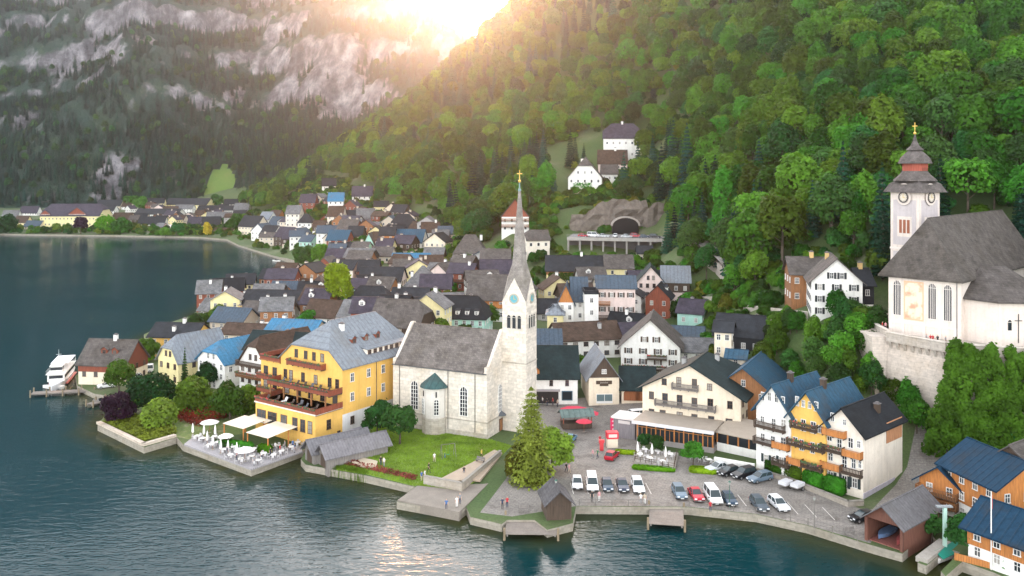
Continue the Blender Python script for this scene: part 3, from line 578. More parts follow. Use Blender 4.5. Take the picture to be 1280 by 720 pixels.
def build_land():
    pts, edges = [], []
    def ring(poly, step):
        out = []
        for i in range(len(poly)):
            a, b = Vector(poly[i]), Vector(poly[(i+1) % len(poly)]); n = max(1, int((b-a).length/step(a)))
            for k in range(n): out.append(a+(b-a)*k/n)
        s = len(pts); pts.extend(out); edges.extend((s+i, s+(i+1) % len(out)) for i in range(len(out))); return len(out)
    nb = ring(LAND, lambda p: 6 if p.y < 350 else (14 if p.y < 800 else 60))
    for _, z in ZONES: ring(z, lambda p: 5)
    cand = []
    for x0, x1, y0, y1, st in ((-130, 150, 105, 300, 4.5), (-300, 330, 300, 620, 10), (-700, 600, 620, 1120, 24), (-1500, 1000, 60, 1500, 60)):
        gx, gy = np.meshgrid(np.arange(x0, x1, st), np.arange(y0, y1, st)); cand.append(np.c_[gx.ravel(), gy.ravel(), np.full(gx.size, st)])
    done = []
    for c in cand:
        keep = inside(LAND, c[:, 0], c[:, 1]) & (edge_dist(LAND, c[:, 0], c[:, 1]) > c[:, 2]*.35)
        for b in done: keep &= ~((c[:, 0] > b[0]-b[4]) & (c[:, 0] < b[1]+b[4]) & (c[:, 1] > b[2]-b[4]) & (c[:, 1] < b[3]+b[4]))
        for _, z in ZONES: keep &= edge_dist(z, c[:, 0], c[:, 1]) > 1.2
        pts.extend(Vector((x, y)) for x, y in c[keep][:, :2])
        done.append((c[:, 0].min(), c[:, 0].max(), c[:, 1].min(), c[:, 1].max(), c[0, 2]*.5))
    V, E, Fc, *_ = delaunay_2d_cdt(pts, edges, [], 0, 1e-4)
    A = np.array([(v.x, v.y) for v in V]); Z = zt(A[:, 0], A[:, 1])
    tri = np.array([f for f in Fc if len(f) == 3]); ce = A[tri].mean(1)
    keep = inside(LAND, ce[:, 0], ce[:, 1]); tri, ce = tri[keep], ce[keep]
    zone = np.zeros(len(tri), int)
    for i, (_, z) in enumerate(ZONES): zone[inside(z, ce[:, 0], ce[:, 1])] = i+1
    mats = [M_GROUND, M_SQUARE, M_LAWN, M_GARDEN, M_SQUARE]
    for i, nm in enumerate(('ground', 'square', 'lawn', 'garden', 'yard_ground')):
        t = tri[zone == i]; used, inv = np.unique(t, return_inverse=True); inv = inv.reshape(-1, 3)
        vs = [(A[k, 0], A[k, 1], Z[k]) for k in used]; fs = [tuple(r) for r in inv.tolist()]
        fs = [f if (Vector(vs[f[1]])-Vector(vs[f[0]])).cross(Vector(vs[f[2]])-Vector(vs[f[0]])).z > 0 else f[::-1] for f in fs]
        me = bpy.data.meshes.new(nm); me.from_pydata(vs, [], fs); me.materials.append(mats[i]); me.update()
        me.polygons.foreach_set('use_smooth', [True]*len(fs))
        tag(link(nm if nm != 'garden' else 'garden_ground', me), kind='structure')
    # stone quay wall that drops into the lake
    m = MB(); ring_ = []
    for i in range(len(SHORE)-1):
        a, b = Vector(SHORE[i]), Vector(SHORE[i+1]); n = max(1, int((b-a).length/12))
        for k in range(n): ring_.append(a+(b-a)*k/n)
    ring_.append(Vector(SHORE[-1]))
    zz = zt([p.x for p in ring_], [p.y for p in ring_])
    for i in range(len(ring_)-1):
        a, b = ring_[i], ring_[i+1]; m.face([(a.x, a.y, -5), (b.x, b.y, -5), (b.x, b.y, zz[i+1]+.003), (a.x, a.y, zz[i]+.003)])
    tag(m.obj('quay_wall', mat('stone', (.30,.27,.22), .9, .25)), 'grey stone quay wall along the whole lake shore', 'wall')
def ground_mat(name, stops, sc=.05):
    m = bpy.data.materials.new(name); m.use_nodes = True; t = m.node_tree; N = t.nodes; L = t.links; bs = N['Principled BSDF']; bs.inputs['Roughness'].default_value = .95
    tc = N.new('ShaderNodeTexCoord'); a = N.new('ShaderNodeTexNoise'); a.inputs['Scale'].default_value = sc; a.inputs['Detail'].default_value = 8; a.inputs['Roughness'].default_value = .65; L.new(tc.outputs['Object'], a.inputs[0])
    r = N.new('ShaderNodeValToRGB'); L.new(a.outputs[0], r.inputs[0])
    while len(r.color_ramp.elements) < len(stops): r.color_ramp.elements.new(.5)
    for e, (p, c) in zip(r.color_ramp.elements, stops): e.position = p; e.color = (*c, 1)
    b = N.new('ShaderNodeTexNoise'); b.inputs['Scale'].default_value = 3; b.inputs['Detail'].default_value = 6; L.new(tc.outputs['Object'], b.inputs[0])
    r2 = N.new('ShaderNodeValToRGB'); r2.color_ramp.elements[0].position = .3; r2.color_ramp.elements[1].position = .7; r2.color_ramp.elements[0].color = (.72,.72,.72,1); r2.color_ramp.elements[1].color = (1.2,1.2,1.2,1); L.new(b.outputs[0], r2.inputs[0])
    x = N.new('ShaderNodeMix'); x.data_type = 'RGBA'; x.blend_type = 'MULTIPLY'; x.inputs[0].default_value = 1; L.new(r.outputs[0], x.inputs[6]); L.new(r2.outputs[0], x.inputs[7]); L.new(x.outputs[2], bs.inputs['Base Color'])
    bp = N.new('ShaderNodeBump'); bp.inputs['Strength'].default_value = .3; bp.inputs['Distance'].default_value = .15; L.new(b.outputs[0], bp.inputs['Height']); L.new(bp.outputs[0], bs.inputs['Normal'])
    return m
M_GROUND = ground_mat('ground', ((.35, (.045,.085,.02)), (.55, (.07,.105,.03)), (.72, (.16,.14,.10))), .03)
def square_mat():
    m = ground_mat('paving', ((.3, (.17,.155,.14)), (.5, (.235,.215,.195)), (.68, (.28,.255,.23))), .12); t = m.node_tree; N, L = t.nodes, t.links; bs = N['Principled BSDF']; src = bs.inputs['Base Color'].links[0].from_socket
    tc = N.new('ShaderNodeTexCoord'); br = N.new('ShaderNodeTexBrick'); mp = N.new('ShaderNodeMapping'); mp.inputs['Rotation'].default_value = (0, 0, .35); L.new(tc.outputs['Object'], mp.inputs[0]); L.new(mp.outputs[0], br.inputs['Vector']); br.inputs['Scale'].default_value = .55; br.inputs['Mortar Size'].default_value = .02
    br.inputs['Color1'].default_value = (.9,.9,.9,1); br.inputs['Color2'].default_value = (1.08,1.06,1.04,1); br.inputs['Mortar'].default_value = (.62,.6,.58,1)
    x = N.new('ShaderNodeMix'); x.data_type = 'RGBA'; x.blend_type = 'MULTIPLY'; x.inputs[0].default_value = .8; L.new(src, x.inputs[6]); L.new(br.outputs[0], x.inputs[7])
    n = N.new('ShaderNodeTexNoise'); n.inputs['Scale'].default_value = .35; n.inputs['Detail'].default_value = 5; L.new(tc.outputs['Object'], n.inputs[0]); r = N.new('ShaderNodeValToRGB'); r.color_ramp.elements[0].position = .56; r.color_ramp.elements[0].color = (1,1,1,1); r.color_ramp.elements[1].position = .7; r.color_ramp.elements[1].color = (.62,.6,.58,1); L.new(n.outputs[0], r.inputs[0])
    y = N.new('ShaderNodeMix'); y.data_type = 'RGBA'; y.blend_type = 'MULTIPLY'; y.inputs[0].default_value = 1; L.new(x.outputs[2], y.inputs[6]); L.new(r.outputs[0], y.inputs[7]); L.new(y.outputs[2], bs.inputs['Base Color']); return m
M_SQUARE = square_mat() or ground_mat('paving', ((.3, (.27,.245,.22)), (.5, (.33,.30,.27)), (.7, (.38,.345,.31))), .12)
M_LAWN = ground_mat('lawn', ((.35, (.10,.17,.02)), (.55, (.15,.22,.03)), (.72, (.22,.24,.06))), .15)
M_GARDEN = ground_mat('garden', ((.35, (.07,.12,.025)), (.52, (.12,.16,.04)), (.65, (.25,.21,.15))), .2)
build_land()
# lake: a fine sheet near the shore, coarse far out; how shallow it is is stored per vertex
def build_lake():
    parts = []
    vs, fs, sh = [], [], []
    xs = np.unique(np.r_[np.arange(-1600, -200, 100), np.arange(-200, 160, 4), np.arange(160, 700, 60)]); ys = np.unique(np.r_[np.arange(20, 270, 4), np.arange(270, 480, 14), np.arange(480, 1000, 60)])
    gx, gy = np.meshgrid(xs, ys); d = edge_dist(SHORE, gx.ravel(), gy.ravel(), False); s = np.exp(-d/7.0)
    vs = np.c_[gx.ravel(), gy.ravel(), np.zeros(gx.size)]; nx, ny = len(xs), len(ys)
    fs = [(j*nx+i, j*nx+i+1, (j+1)*nx+i+1, (j+1)*nx+i) for j in range(ny-1) for i in range(nx-1)]
    me = bpy.data.meshes.new('lake'); me.from_pydata(vs.tolist(), [], fs); at = me.attributes.new('shallow', 'FLOAT', 'POINT'); at.data.foreach_set('value', s); me.update()
    m = bpy.data.materials.new('lake_water'); m.use_nodes = True; t = m.node_tree; N = t.nodes; L = t.links; bs = N['Principled BSDF']
    bs.inputs['Roughness'].default_value = .06; bs.inputs['IOR'].default_value = 1.333; bs.inputs['Specular IOR Level'].default_value = .09
    an = N.new('ShaderNodeAttribute'); an.attribute_name = 'shallow'
    r = N.new('ShaderNodeValToRGB'); e = r.color_ramp.elements; e[0].position = .0; e[0].color = (.0004,.024,.032,1); e[1].position = .9; e[1].color = (.03,.034,.010,1); q = e.new(.35); q.color = (.002,.026,.030,1)
    L.new(an.outputs['Fac'], r.inputs[0]); L.new(r.outputs[0], bs.inputs['Base Color'])
    tc = N.new('ShaderNodeTexCoord')
    def nz(s, rot, sc, det, w=0.0):
        mp = N.new('ShaderNodeMapping'); mp.inputs['Scale'].default_value = s; mp.inputs['Rotation'].default_value = (0, 0, rot); L.new(tc.outputs['Object'], mp.inputs[0])
        n = N.new('ShaderNodeTexNoise'); n.inputs['Scale'].default_value = sc; n.inputs['Detail'].default_value = det; n.inputs['Distortion'].default_value = w; L.new(mp.outputs[0], n.inputs[0]); return n.outputs[0]
    a = nz((.35, 1, 1), .35, .9, 3, .6); b = nz((.5, 1, 1), -.3, 2.2, 2, .4); g = nz((1, 1, 1), .2, .018, 2)
    ad = N.new('ShaderNodeMath'); ad.operation = 'MULTIPLY_ADD'; L.new(b, ad.inputs[0]); ad.inputs[1].default_value = .45; L.new(a, ad.inputs[2])
    mr = N.new('ShaderNodeMapRange'); mr.inputs[1].default_value = .38; mr.inputs[2].default_value = .68; mr.inputs[3].default_value = .09; mr.inputs[4].default_value = .30; L.new(g, mr.inputs[0])
    bp = N.new('ShaderNodeBump'); bp.inputs['Distance'].default_value = .35; L.new(ad.outputs[0], bp.inputs['Height']); L.new(mr.outputs[0], bp.inputs['Strength']); L.new(bp.outputs[0], bs.inputs['Normal'])
    me.materials.append(m); tag(link('lake', me), kind='structure')
build_lake()
# the far mountain: cliffs and ledges of pale limestone above a dark conifer wood
def fbm(x, y, s, o=5, z=0.0):
    return mnoise.fractal(Vector((x*s, y*s, z)), 1.0, 2.1, o)
def mount_z(X, Y):
    foot = 1085+.10*(X+200)*(X > -200)*0+40*fbm(X, 0, .004, 3)
    s = Y-foot
    rid = 1-abs(mnoise.noise(Vector((X*.0035+Y*.0022, Y*.0012-X*.0006, 3.1))))*2    # gullies that run down to the right
    z = .72*s+.00022*max(s, 0)**2+70*rid*min(1, max(0, s)/220)+55*fbm(X, Y, .006, 5)*min(1, max(0, s)/150)+16*fbm(X, Y, .03, 4, 2)*min(1, max(0, s)/250)
    st = 62.0; q = (z+30*fbm(X, Y, .004, 3, 7))/st; fr = q-math.floor(q); led = (math.floor(q)+min(1, max(0, (fr-.42)/.3)))*st-30*fbm(X, Y, .004, 3, 7)
    k = min(1, max(0, (s-120)/200)); z = z*(1-.45*k)+led*.45*k
    lim = 345-.85*(X+196)+30*fbm(X, 0, .012, 4)
    if lim > 780: lim = 780+(lim-780)*.2
    if z > lim: z = lim-(z-lim)*.15
    return max(z, -6)
FAR_MEADOW = [(255,246),(257,224),(266,214),(280,206),(290,210),(294,224),(295,247)]
def mountain():
    xs = np.arange(-1500, 420, 9.0); ys = np.arange(1040, 2250, 9.0); nx, ny = len(xs), len(ys)
    Z = np.array([[mount_z(x, y) for x in xs] for y in ys])
    gx, gy = np.meshgrid(xs, ys)
    vs = np.c_[gx.ravel(), gy.ravel(), Z.ravel()]
    fs = [(j*nx+i, j*nx+i+1, (j+1)*nx+i+1, (j+1)*nx+i) for j in range(ny-1) for i in range(nx-1)]
    me = bpy.data.meshes.new('mountain'); me.from_pydata(vs.tolist(), [], fs); me.update()
    me.polygons.foreach_set('use_smooth', [True]*len(fs))
    m = bpy.data.materials.new('limestone'); m.use_nodes = True; t = m.node_tree; N = t.nodes; L = t.links; bs = N['Principled BSDF']; bs.inputs['Roughness'].default_value = .95
    tc = N.new('ShaderNodeTexCoord'); ge = N.new('ShaderNodeNewGeometry'); sx = N.new('ShaderNodeSeparateXYZ'); L.new(ge.outputs['Normal'], sx.inputs[0])
    def nz(sc, det, s=(1,1,1)):
        mp = N.new('ShaderNodeMapping'); mp.inputs['Scale'].default_value = s; L.new(tc.outputs['Object'], mp.inputs[0])
        n = N.new('ShaderNodeTexNoise'); n.inputs['Scale'].default_value = sc; n.inputs['Detail'].default_value = det; n.inputs['Roughness'].default_value = .7; L.new(mp.outputs[0], n.inputs[0]); return n.outputs[0]
    def rp(f, st):
        r = N.new('ShaderNodeValToRGB'); L.new(f, r.inputs[0])
        while len(r.color_ramp.elements) < len(st): r.color_ramp.elements.new(.5)
        for e, (p, c) in zip(r.color_ramp.elements, st): e.position = p; e.color = (*c, 1)
        return r.outputs[0]
    rock = rp(nz(.045, 9, (1, 1, .5)), ((.33, (.03,.032,.038)), (.45, (.10,.098,.11)), (.56, (.24,.23,.245)), (.70, (.46,.44,.46))))
    veg = rp(nz(.02, 6), ((.3, (.006,.032,.028)), (.55, (.012,.046,.028)), (.78, (.05,.09,.03))))
    md = N.new('ShaderNodeMath'); md.operation = 'MULTIPLY_ADD'; L.new(nz(.0065, 5), md.inputs[0]); md.inputs[1].default_value = -.9; L.new(sx.outputs[2], md.inputs[2])
    fac = rp(md.outputs[0], ((.11, (0,0,0)), (.18, (1,1,1))))
    x = N.new('ShaderNodeMix'); x.data_type = 'RGBA'; L.new(fac, x.inputs[0]); L.new(rock, x.inputs[6]); L.new(veg, x.inputs[7]); L.new(x.outputs[2], bs.inputs['Base Color'])
    bp = N.new('ShaderNodeBump'); bp.inputs['Strength'].default_value = .9; bp.inputs['Distance'].default_value = 18; L.new(nz(.05, 8, (1, 1, .5)), bp.inputs['Height']); L.new(bp.outputs[0], bs.inputs['Normal'])
    me.materials.append(m); me.materials.append(ground_mat('meadow', ((.35, (.07,.14,.02)), (.55, (.10,.17,.025)), (.7, (.16,.18,.05))), .02))
    cx = np.array([(gx.ravel()[f[0]]+gx.ravel()[f[2]])/2 for f in fs]); cy = np.array([(gy.ravel()[f[0]]+gy.ravel()[f[2]])/2 for f in fs]); cz = np.array([(vs[f[0], 2]+vs[f[2], 2])/2 for f in fs])
    mi = inside(FAR_MEADOW, 640+F*cx/cy, YH+(HC-cz)*F/cy) & (cy < 1500); me.polygons.foreach_set('material_index', mi.astype(int)); me.update()
    tag(link('mountain', me), kind='structure')
    return xs, ys, Z
MX, MY, MZ = mountain()
def mz(x, y):
    i = np.clip((np.asarray(x)-MX[0])/9, 0, len(MX)-2); j = np.clip((np.asarray(y)-MY[0])/9, 0, len(MY)-2); a = i.astype(int); b = j.astype(int); u = i-a; v = j-b
    return MZ[b, a]*(1-u)*(1-v)+MZ[b, a+1]*u*(1-v)+MZ[b+1, a]*(1-u)*v+MZ[b+1, a+1]*u*v
# smaller houses that fill the lanes between the ones above
def infill():
    rng = random.Random(21); walls = ('white','cream','warm','beige','wood','pink','paley','redwood','grey','dwood','mint'); roofs = (('slate','slate'),('shingle','mossy grey'),('brown','brown'),('purple','purple-grey'),('bluegrey','steel blue'),('dark','black'),('lgrey','pale grey'))
    lm = [(q['c'], q['label']) for q in HOUSES]; used = set(); n = 0
    areas = (([(246,392),(300,372),(380,352),(400,340),(440,318),(520,330),(640,345),(660,420),(600,425),(520,420),(400,430),(300,425),(250,415)], 52, 205, 420), ([(660,440),(690,380),(740,360),(800,360),(880,410),(890,450),(800,470),(700,460)], 10, 205, 300), ([(310,306),(330,285),(400,255),(470,262),(560,300),(560,322),(480,325),(400,325),(350,318)], 44, 380, 640), ([(150,286),(160,262),(300,262),(300,284),(200,290)], 16, 740, 1000))
    for poly, cnt, y0, y1 in areas:
        k = 0
        for _ in range(5000):
            if k >= cnt: break
            Y = rng.uniform(y0, y1); px = rng.uniform(150, 890); X = (px-640)*Y/F; z = ground(X, Y); py = YH+(HC-z)*F/Y
            if not inside(poly, [px], [py])[0] or not inside(LAND, [X], [Y])[0]: continue
            w, d, yaw = rng.uniform(7, 11), rng.uniform(7, 9.5), math.radians(rng.uniform(-30, 12)); u, nn = dirs(yaw); c = Vector((X, Y, z)); ok = True
            for sx in (-.5, 0, .5):
                for sy in (0, .5, 1): p = c+u*(w*sx)+nn*(d*sy); ok &= (not occupied_(p.x, p.y, .35)) and bool(inside(LAND, [p.x], [p.y])[0])
            if not ok or min(edge_dist(SHORE, [X], [Y], False)) < 3: continue
            near = min(lm, key=lambda t: (t[0]-c).length)[1]; wl = rng.choice(walls); rf, rn = rng.choice(roofs); wn = {'redwood':'red timber','dwood':'dark timber','wood':'brown timber','paley':'pale yellow','warm':'off-white'}.get(wl, wl)
            tail = ' '.join(near.split()[:8]); lab = None
            for verb in ('beside', 'close to', 'next to', 'by', 'near', 'adjoining'):
                t_ = 'small %s house, %s roof, %s %s' % (wn, rn, verb, tail)
                if t_ not in used: lab = t_; break
            if not lab: continue
            lab = ' '.join(lab.split()[:16]); used.add(lab); h = rng.uniform(4.2, 6.8)
            _add('house', lab, c, yaw, w, d, h, rng.uniform(2.4, 4.0), rng.choice('xxy'), wl, rf, 'house', Y, dict(nobase=True, up=0, group='small houses between the village roofs', ch=((rng.uniform(-.3, .3), rng.uniform(-.2, .2)),) if rng.random() < .7 else (), **({'upper': (.5, rng.choice(('dwood','wood','redwood')))} if rng.random() < .3 else {}), **({'bal': ((-.8, .8, .5, 1.1, 'dwood'),)} if rng.random() < .3 and Y < 450 else {}), **({'dorm': (dict(u=rng.uniform(-.25, .25), w=1.6),)} if rng.random() < .4 and Y < 300 else {}))); k += 1
def occupied_(x, y, pad):
    for q in HOUSES:
        u, n = dirs(q['a']); dx, dy = x-q['c'].x, y-q['c'].y; lx, ly = dx*u.x+dy*u.y, dx*n.x+dy*n.y
        if abs(lx) < q['w']/2+pad and -pad < ly < q['d']+pad: return True
    return False
infill()
for q in HOUSES: build_house(q)
# ------------------------------------------------------------------ trees
def leaf_quads(c, nrm, size, rng, asp=.8):
    n = len(c); t = rng.normal(size=(n, 3)); t -= nrm*(t*nrm).sum(1, keepdims=True); t /= np.linalg.norm(t, axis=1, keepdims=True)+1e-9; b = np.cross(nrm, t)
    s = size[:, None]; v = np.stack([c-t*s-b*s*asp, c+t*s-b*s*asp*.6, c+t*s*.8+b*s*asp, c-t*s*.7+b*s*asp], 1).reshape(-1, 3); return v
def quads_mesh(name, v, m):
    n = len(v)//4; me = bpy.data.meshes.new(name); me.vertices.add(len(v)); me.vertices.foreach_set('co', v.ravel()); me.loops.add(len(v)); me.loops.foreach_set('vertex_index', np.arange(len(v)))
    me.polygons.add(n); me.polygons.foreach_set('loop_start', np.arange(n)*4); me.polygons.foreach_set('loop_total', np.full(n, 4)); me.materials.append(m); me.update(); me.validate(); return me
def crown_broad(seed, n, leaf, m, R=4.5, zc=8.0, tall=1.0, lobes=13, name='crown'):
    rng = np.random.default_rng(seed); bl = [(np.array([0, 0, zc]), R*.72)]
    for i in range(lobes):
        a = rng.uniform(0, 2*np.pi); e = rng.uniform(-.55, 1.2); d = R*rng.uniform(.45, .72); bl.append((np.array([d*np.cos(a)*np.cos(e), d*np.sin(a)*np.cos(e), zc+d*np.sin(e)*1.15*tall]), R*rng.uniform(.28, .48)))
    cs, ns = [], []; w = np.array([b[1]**2 for b in bl]); w /= w.sum()
    for (c, r), k in zip(bl, w):
        q = int(n*k*1.5)+1; d = rng.normal(size=(q, 3)); d /= np.linalg.norm(d, axis=1, keepdims=True); d[:, 2] = np.where(d[:, 2] < -.5, -d[:, 2], d[:, 2]); p = c+d*r*(rng.uniform(.7, 1.04, (q, 1))+rng.exponential(.07, (q, 1)))*np.array([1, 1, .9*tall]); keep = np.ones(q, bool)
        for c2, r2 in bl: keep &= ~((np.linalg.norm(p-c2, axis=1) < r2*.7))
        nn = d+rng.normal(size=d.shape)*.45+np.array([0, 0, .35]); cs.append(p[keep]); ns.append(nn[keep])
    c = np.concatenate(cs); nn = np.concatenate(ns); nn /= np.linalg.norm(nn, axis=1, keepdims=True)
    return quads_mesh(name, leaf_quads(c, nn, leaf*rng.uniform(.6, 1.35, len(c)), rng), m)
def crown_conifer(seed, n, leaf, m, Hh=18.0, R=3.2, z0=1.5, ragged=.25, name='crown', shape=.9):
    rng = np.random.default_rng(seed); t = rng.uniform(0, 1, n)**.75; lay = np.floor(t*16)/16+rng.uniform(0, .03, n); z = Hh-(Hh-z0)*lay; rad = R*(lay**shape)*(1-ragged*rng.uniform(0, 1, n))
    a = rng.uniform(0, 2*np.pi, n); f = rng.uniform(.25, 1, n)**.6; rr = rad*f; c = np.c_[rr*np.cos(a), rr*np.sin(a), z-rr*.28]
    nn = np.c_[np.cos(a)*.55, np.sin(a)*.55, np.ones(n)]+rng.normal(size=(n, 3))*.35; nn /= np.linalg.norm(nn, axis=1, keepdims=True)
    return quads_mesh(name, leaf_quads(c, nn, leaf*rng.uniform(.6, 1.3, n)*(.5+.6*lay), rng, .55), m)
def trunk_mesh(hh, r, limbs=5, seed=0, name='trunk'):
    rng = random.Random(seed); m = MB(); m.cyl((0, 0, -1.0), (.1, 0, hh*.5), r, r*.7, 7); m.cyl((.1, 0, hh*.5), (0, .1, hh), r*.7, r*.3, 7)
    for i in range(limbs): a = rng.uniform(0, 6.28); z = hh*rng.uniform(.4, .85); l = hh*rng.uniform(.2, .35); m.cyl((0, 0, z), (l*math.cos(a), l*math.sin(a), z+l*.7), r*.35, r*.12, 5)
    return m.mesh(name, mat('rough', (.09,.07,.05), .9, .3), True)
L_BROAD = mat('leaf', (.052,.145,.013), .6, .35, trans=.4); L_DARK = mat('leaf', (.024,.082,.016), .6, .35, trans=.3); L_CON = mat('leaf', (.011,.050,.034), .65, .35, trans=.2)
L_LIME = mat('leaf', (.12,.26,.01), .6, .25, trans=.4); L_GARDEN = mat('leaf', (.045,.125,.012), .6, .3, trans=.35); L_GOLD = mat('leaf', (.13,.17,.02), .6, .3, trans=.35); L_PURPLE = mat('leaf', (.035,.012,.03), .6, .4, trans=.2)
L_IVY = mat('leaf', (.04,.13,.010), .6, .4, trans=.3); L_LARCH = mat('leaf', (.17,.22,.035), .6, .35, trans=.35); L_RED = mat('leaf', (.30,.02,.03), .6, .35, trans=.2); L_YEL = mat('leaf', (.30,.26,.02), .6, .25, trans=.35)
FOREST = [crown_broad(s, 3000, .30, L_BROAD, R, 8.0, tl, 22) for s, R, tl in ((1, 4.6, 1.05), (2, 4.0, 1.35), (3, 5.0, 1.0), (4, 3.5, 1.9))]+[crown_broad(5, 3000, .29, L_DARK, 4.4, 8.0, 1.2, 24)]
CONI = [crown_conifer(11, 2200, .42, L_CON, 18, 3.3), crown_conifer(12, 2200, .42, L_CON, 16, 2.9, ragged=.4)]
TRUNK = trunk_mesh(9, .32); TRUNKC = trunk_mesh(15, .28, 0)
# forest on the hillside --------------------------------------------------------
FOREST_PX = [(300,262),(330,266),(350,262),(372,240),(400,222),(432,226),(440,232),(470,240),(472,268),(486,268),(522,266),(528,274),(552,280),(562,292),(566,310),(606,318),(612,326),(625,322),(628,292),(664,286),(668,262),(700,246),(708,262),(760,262),(812,250),(818,300),(830,332),(868,340),(882,356),
  (900,366),(940,372),(985,340),(1000,318),(1060,314),(1095,330),(1110,380),(1150,400),(1400,470),(1700,470),(1700,-900),(300,-900)]
MEADOW_PX = [(684,214),(672,192),(705,178),(745,168),(752,186),(712,205),(706,236),(690,240)]
def occupied(x, y, pad):
    b = np.zeros(np.shape(x), bool)
    for q in HOUSES:
        u, n = dirs(q['a']); dx, dy = x-q['c'].x, y-q['c'].y; lx, ly = dx*u.x+dy*u.y, dx*n.x+dy*n.y
        b |= (abs(lx) < q['w']/2+pad) & (ly > -pad*1.6) & (ly < q['d']+pad)
    return b
def hides_house(x, y, px, py, hgt=13.0):       # trees that would stand right in front of a house
    b = np.zeros(np.shape(x), bool)
    for q in HOUSES+DECKS:
        c = q['c']; hx, hy = pix(c.x, c.y, c.z); hw = q['w']/2*F/c.y
        b |= (y < c.y+2) & (y > c.y-60) & (abs(px-hx) < hw+3) & (py > hy-4) & (py-hgt*F/y < hy-q['h']*.15*F/c.y)
    return b
_d = P(768, 297, 341); DECKS = [dict(c=Vector((_d.x, _d.y, 20)), w=34, h=9)]; _d = P(768, 285, 372); DECKS.append(dict(c=Vector((_d.x, _d.y, 27)), w=30, h=9)); _d = P(1060, 400, 186)
def forest_points():
    out = []
    for y0, y1, st in ((150, 420, 6.7), (420, 1050, 7.8)):
        gx, gy = np.meshgrid(np.arange(-330, 520, st), np.arange(y0, y1, st)); x = gx.ravel()+RNG.uniform(-.45, .45, gx.size)*st; y = gy.ravel()+RNG.uniform(-.45, .45, gx.size)*st
        z = zt(x, y); px, py = 640+F*x/y, YH+(HC-z)*F/y
        k = inside(FOREST_PX, px, py) & ~inside(MEADOW_PX, px, py) & ~occupied(x, y, 4.5) & ~hides_house(x, y, px, py) & (px > 250) & (px < 1500) & (py > -330)
        for (ax, ay, ar) in NO_TREES: k &= np.hypot(x-ax, y-ay) > ar
        k &= inside(LAND, x, y); out.append(np.c_[x, y, z, px, py][k])
    return np.concatenate(out)
_c = Vector((94, 193)); NO_TREES = [(80, 172, 17), (92, 186, 16), (104, 198, 16), (60, 189, 10)]
for s_ in np.linspace(0, 1, 9): _q = P(712+110*s_, 292, 350-7*s_); NO_TREES.append((_q.x, _q.y+9, 13)); NO_TREES.append((_q.x, _q.y-6, 7))
FP = forest_points()
def scatter(name, pts, rot, scl, var, srcs, label, cat):
    me = bpy.data.meshes.new(name); me.from_pydata([tuple(p) for p in pts], [], [])
    for nm, dt, val in (('rot', 'FLOAT', rot), ('scl', 'FLOAT', scl), ('var', 'INT', var)): a = me.attributes.new(nm, dt, 'POINT'); a.data.foreach_set('value', np.asarray(val))
    o = link(name, me); tag(o, label, cat, kind='stuff')
    g = bpy.data.node_groups.new(name, 'GeometryNodeTree'); g.interface.new_socket('Geometry', in_out='INPUT', socket_type='NodeSocketGeometry'); g.interface.new_socket('Geometry', in_out='OUTPUT', socket_type='NodeSocketGeometry')
    N, L = g.nodes, g.links; gi, go = N.new('NodeGroupInput'), N.new('NodeGroupOutput'); j = N.new('GeometryNodeJoinGeometry')
    def attr(nm, dt): a = N.new('GeometryNodeInputNamedAttribute'); a.data_type = dt; a.inputs['Name'].default_value = nm; return a.outputs[0]
    r_, s_, v_ = attr('rot', 'FLOAT'), attr('scl', 'FLOAT'), attr('var', 'INT'); cb = N.new('ShaderNodeCombineXYZ'); L.new(r_, cb.inputs[2])
    for k, so_ in enumerate(srcs):
        oi = N.new('GeometryNodeObjectInfo'); oi.inputs['Object'].default_value = so_; oi.inputs['As Instance'].default_value = True; oi.transform_space = 'ORIGINAL'
        cp = N.new('FunctionNodeCompare'); cp.data_type = 'INT'; cp.operation = 'EQUAL'; L.new(v_, cp.inputs[2]); cp.inputs[3].default_value = k
        ip = N.new('GeometryNodeInstanceOnPoints'); L.new(gi.outputs[0], ip.inputs['Points']); L.new(cp.outputs[0], ip.inputs['Selection']); L.new(oi.outputs['Geometry'], ip.inputs['Instance']); L.new(cb.outputs[0], ip.inputs['Rotation']); L.new(s_, ip.inputs['Scale'])
        L.new(ip.outputs[0], j.inputs[0])
    L.new(j.outputs[0], go.inputs[0]); o.modifiers.new('scatter', 'NODES').node_group = g; return o
def make_tree(name, label, cat, loc, rz, sc, crown, trunk, group=None):
    t = thing(name, label, cat, loc, rz, group); t.scale = (sc,)*3 if isinstance(sc, (int, float)) else sc
    link('trunk', trunk, t); return t, link('crown', crown, t)
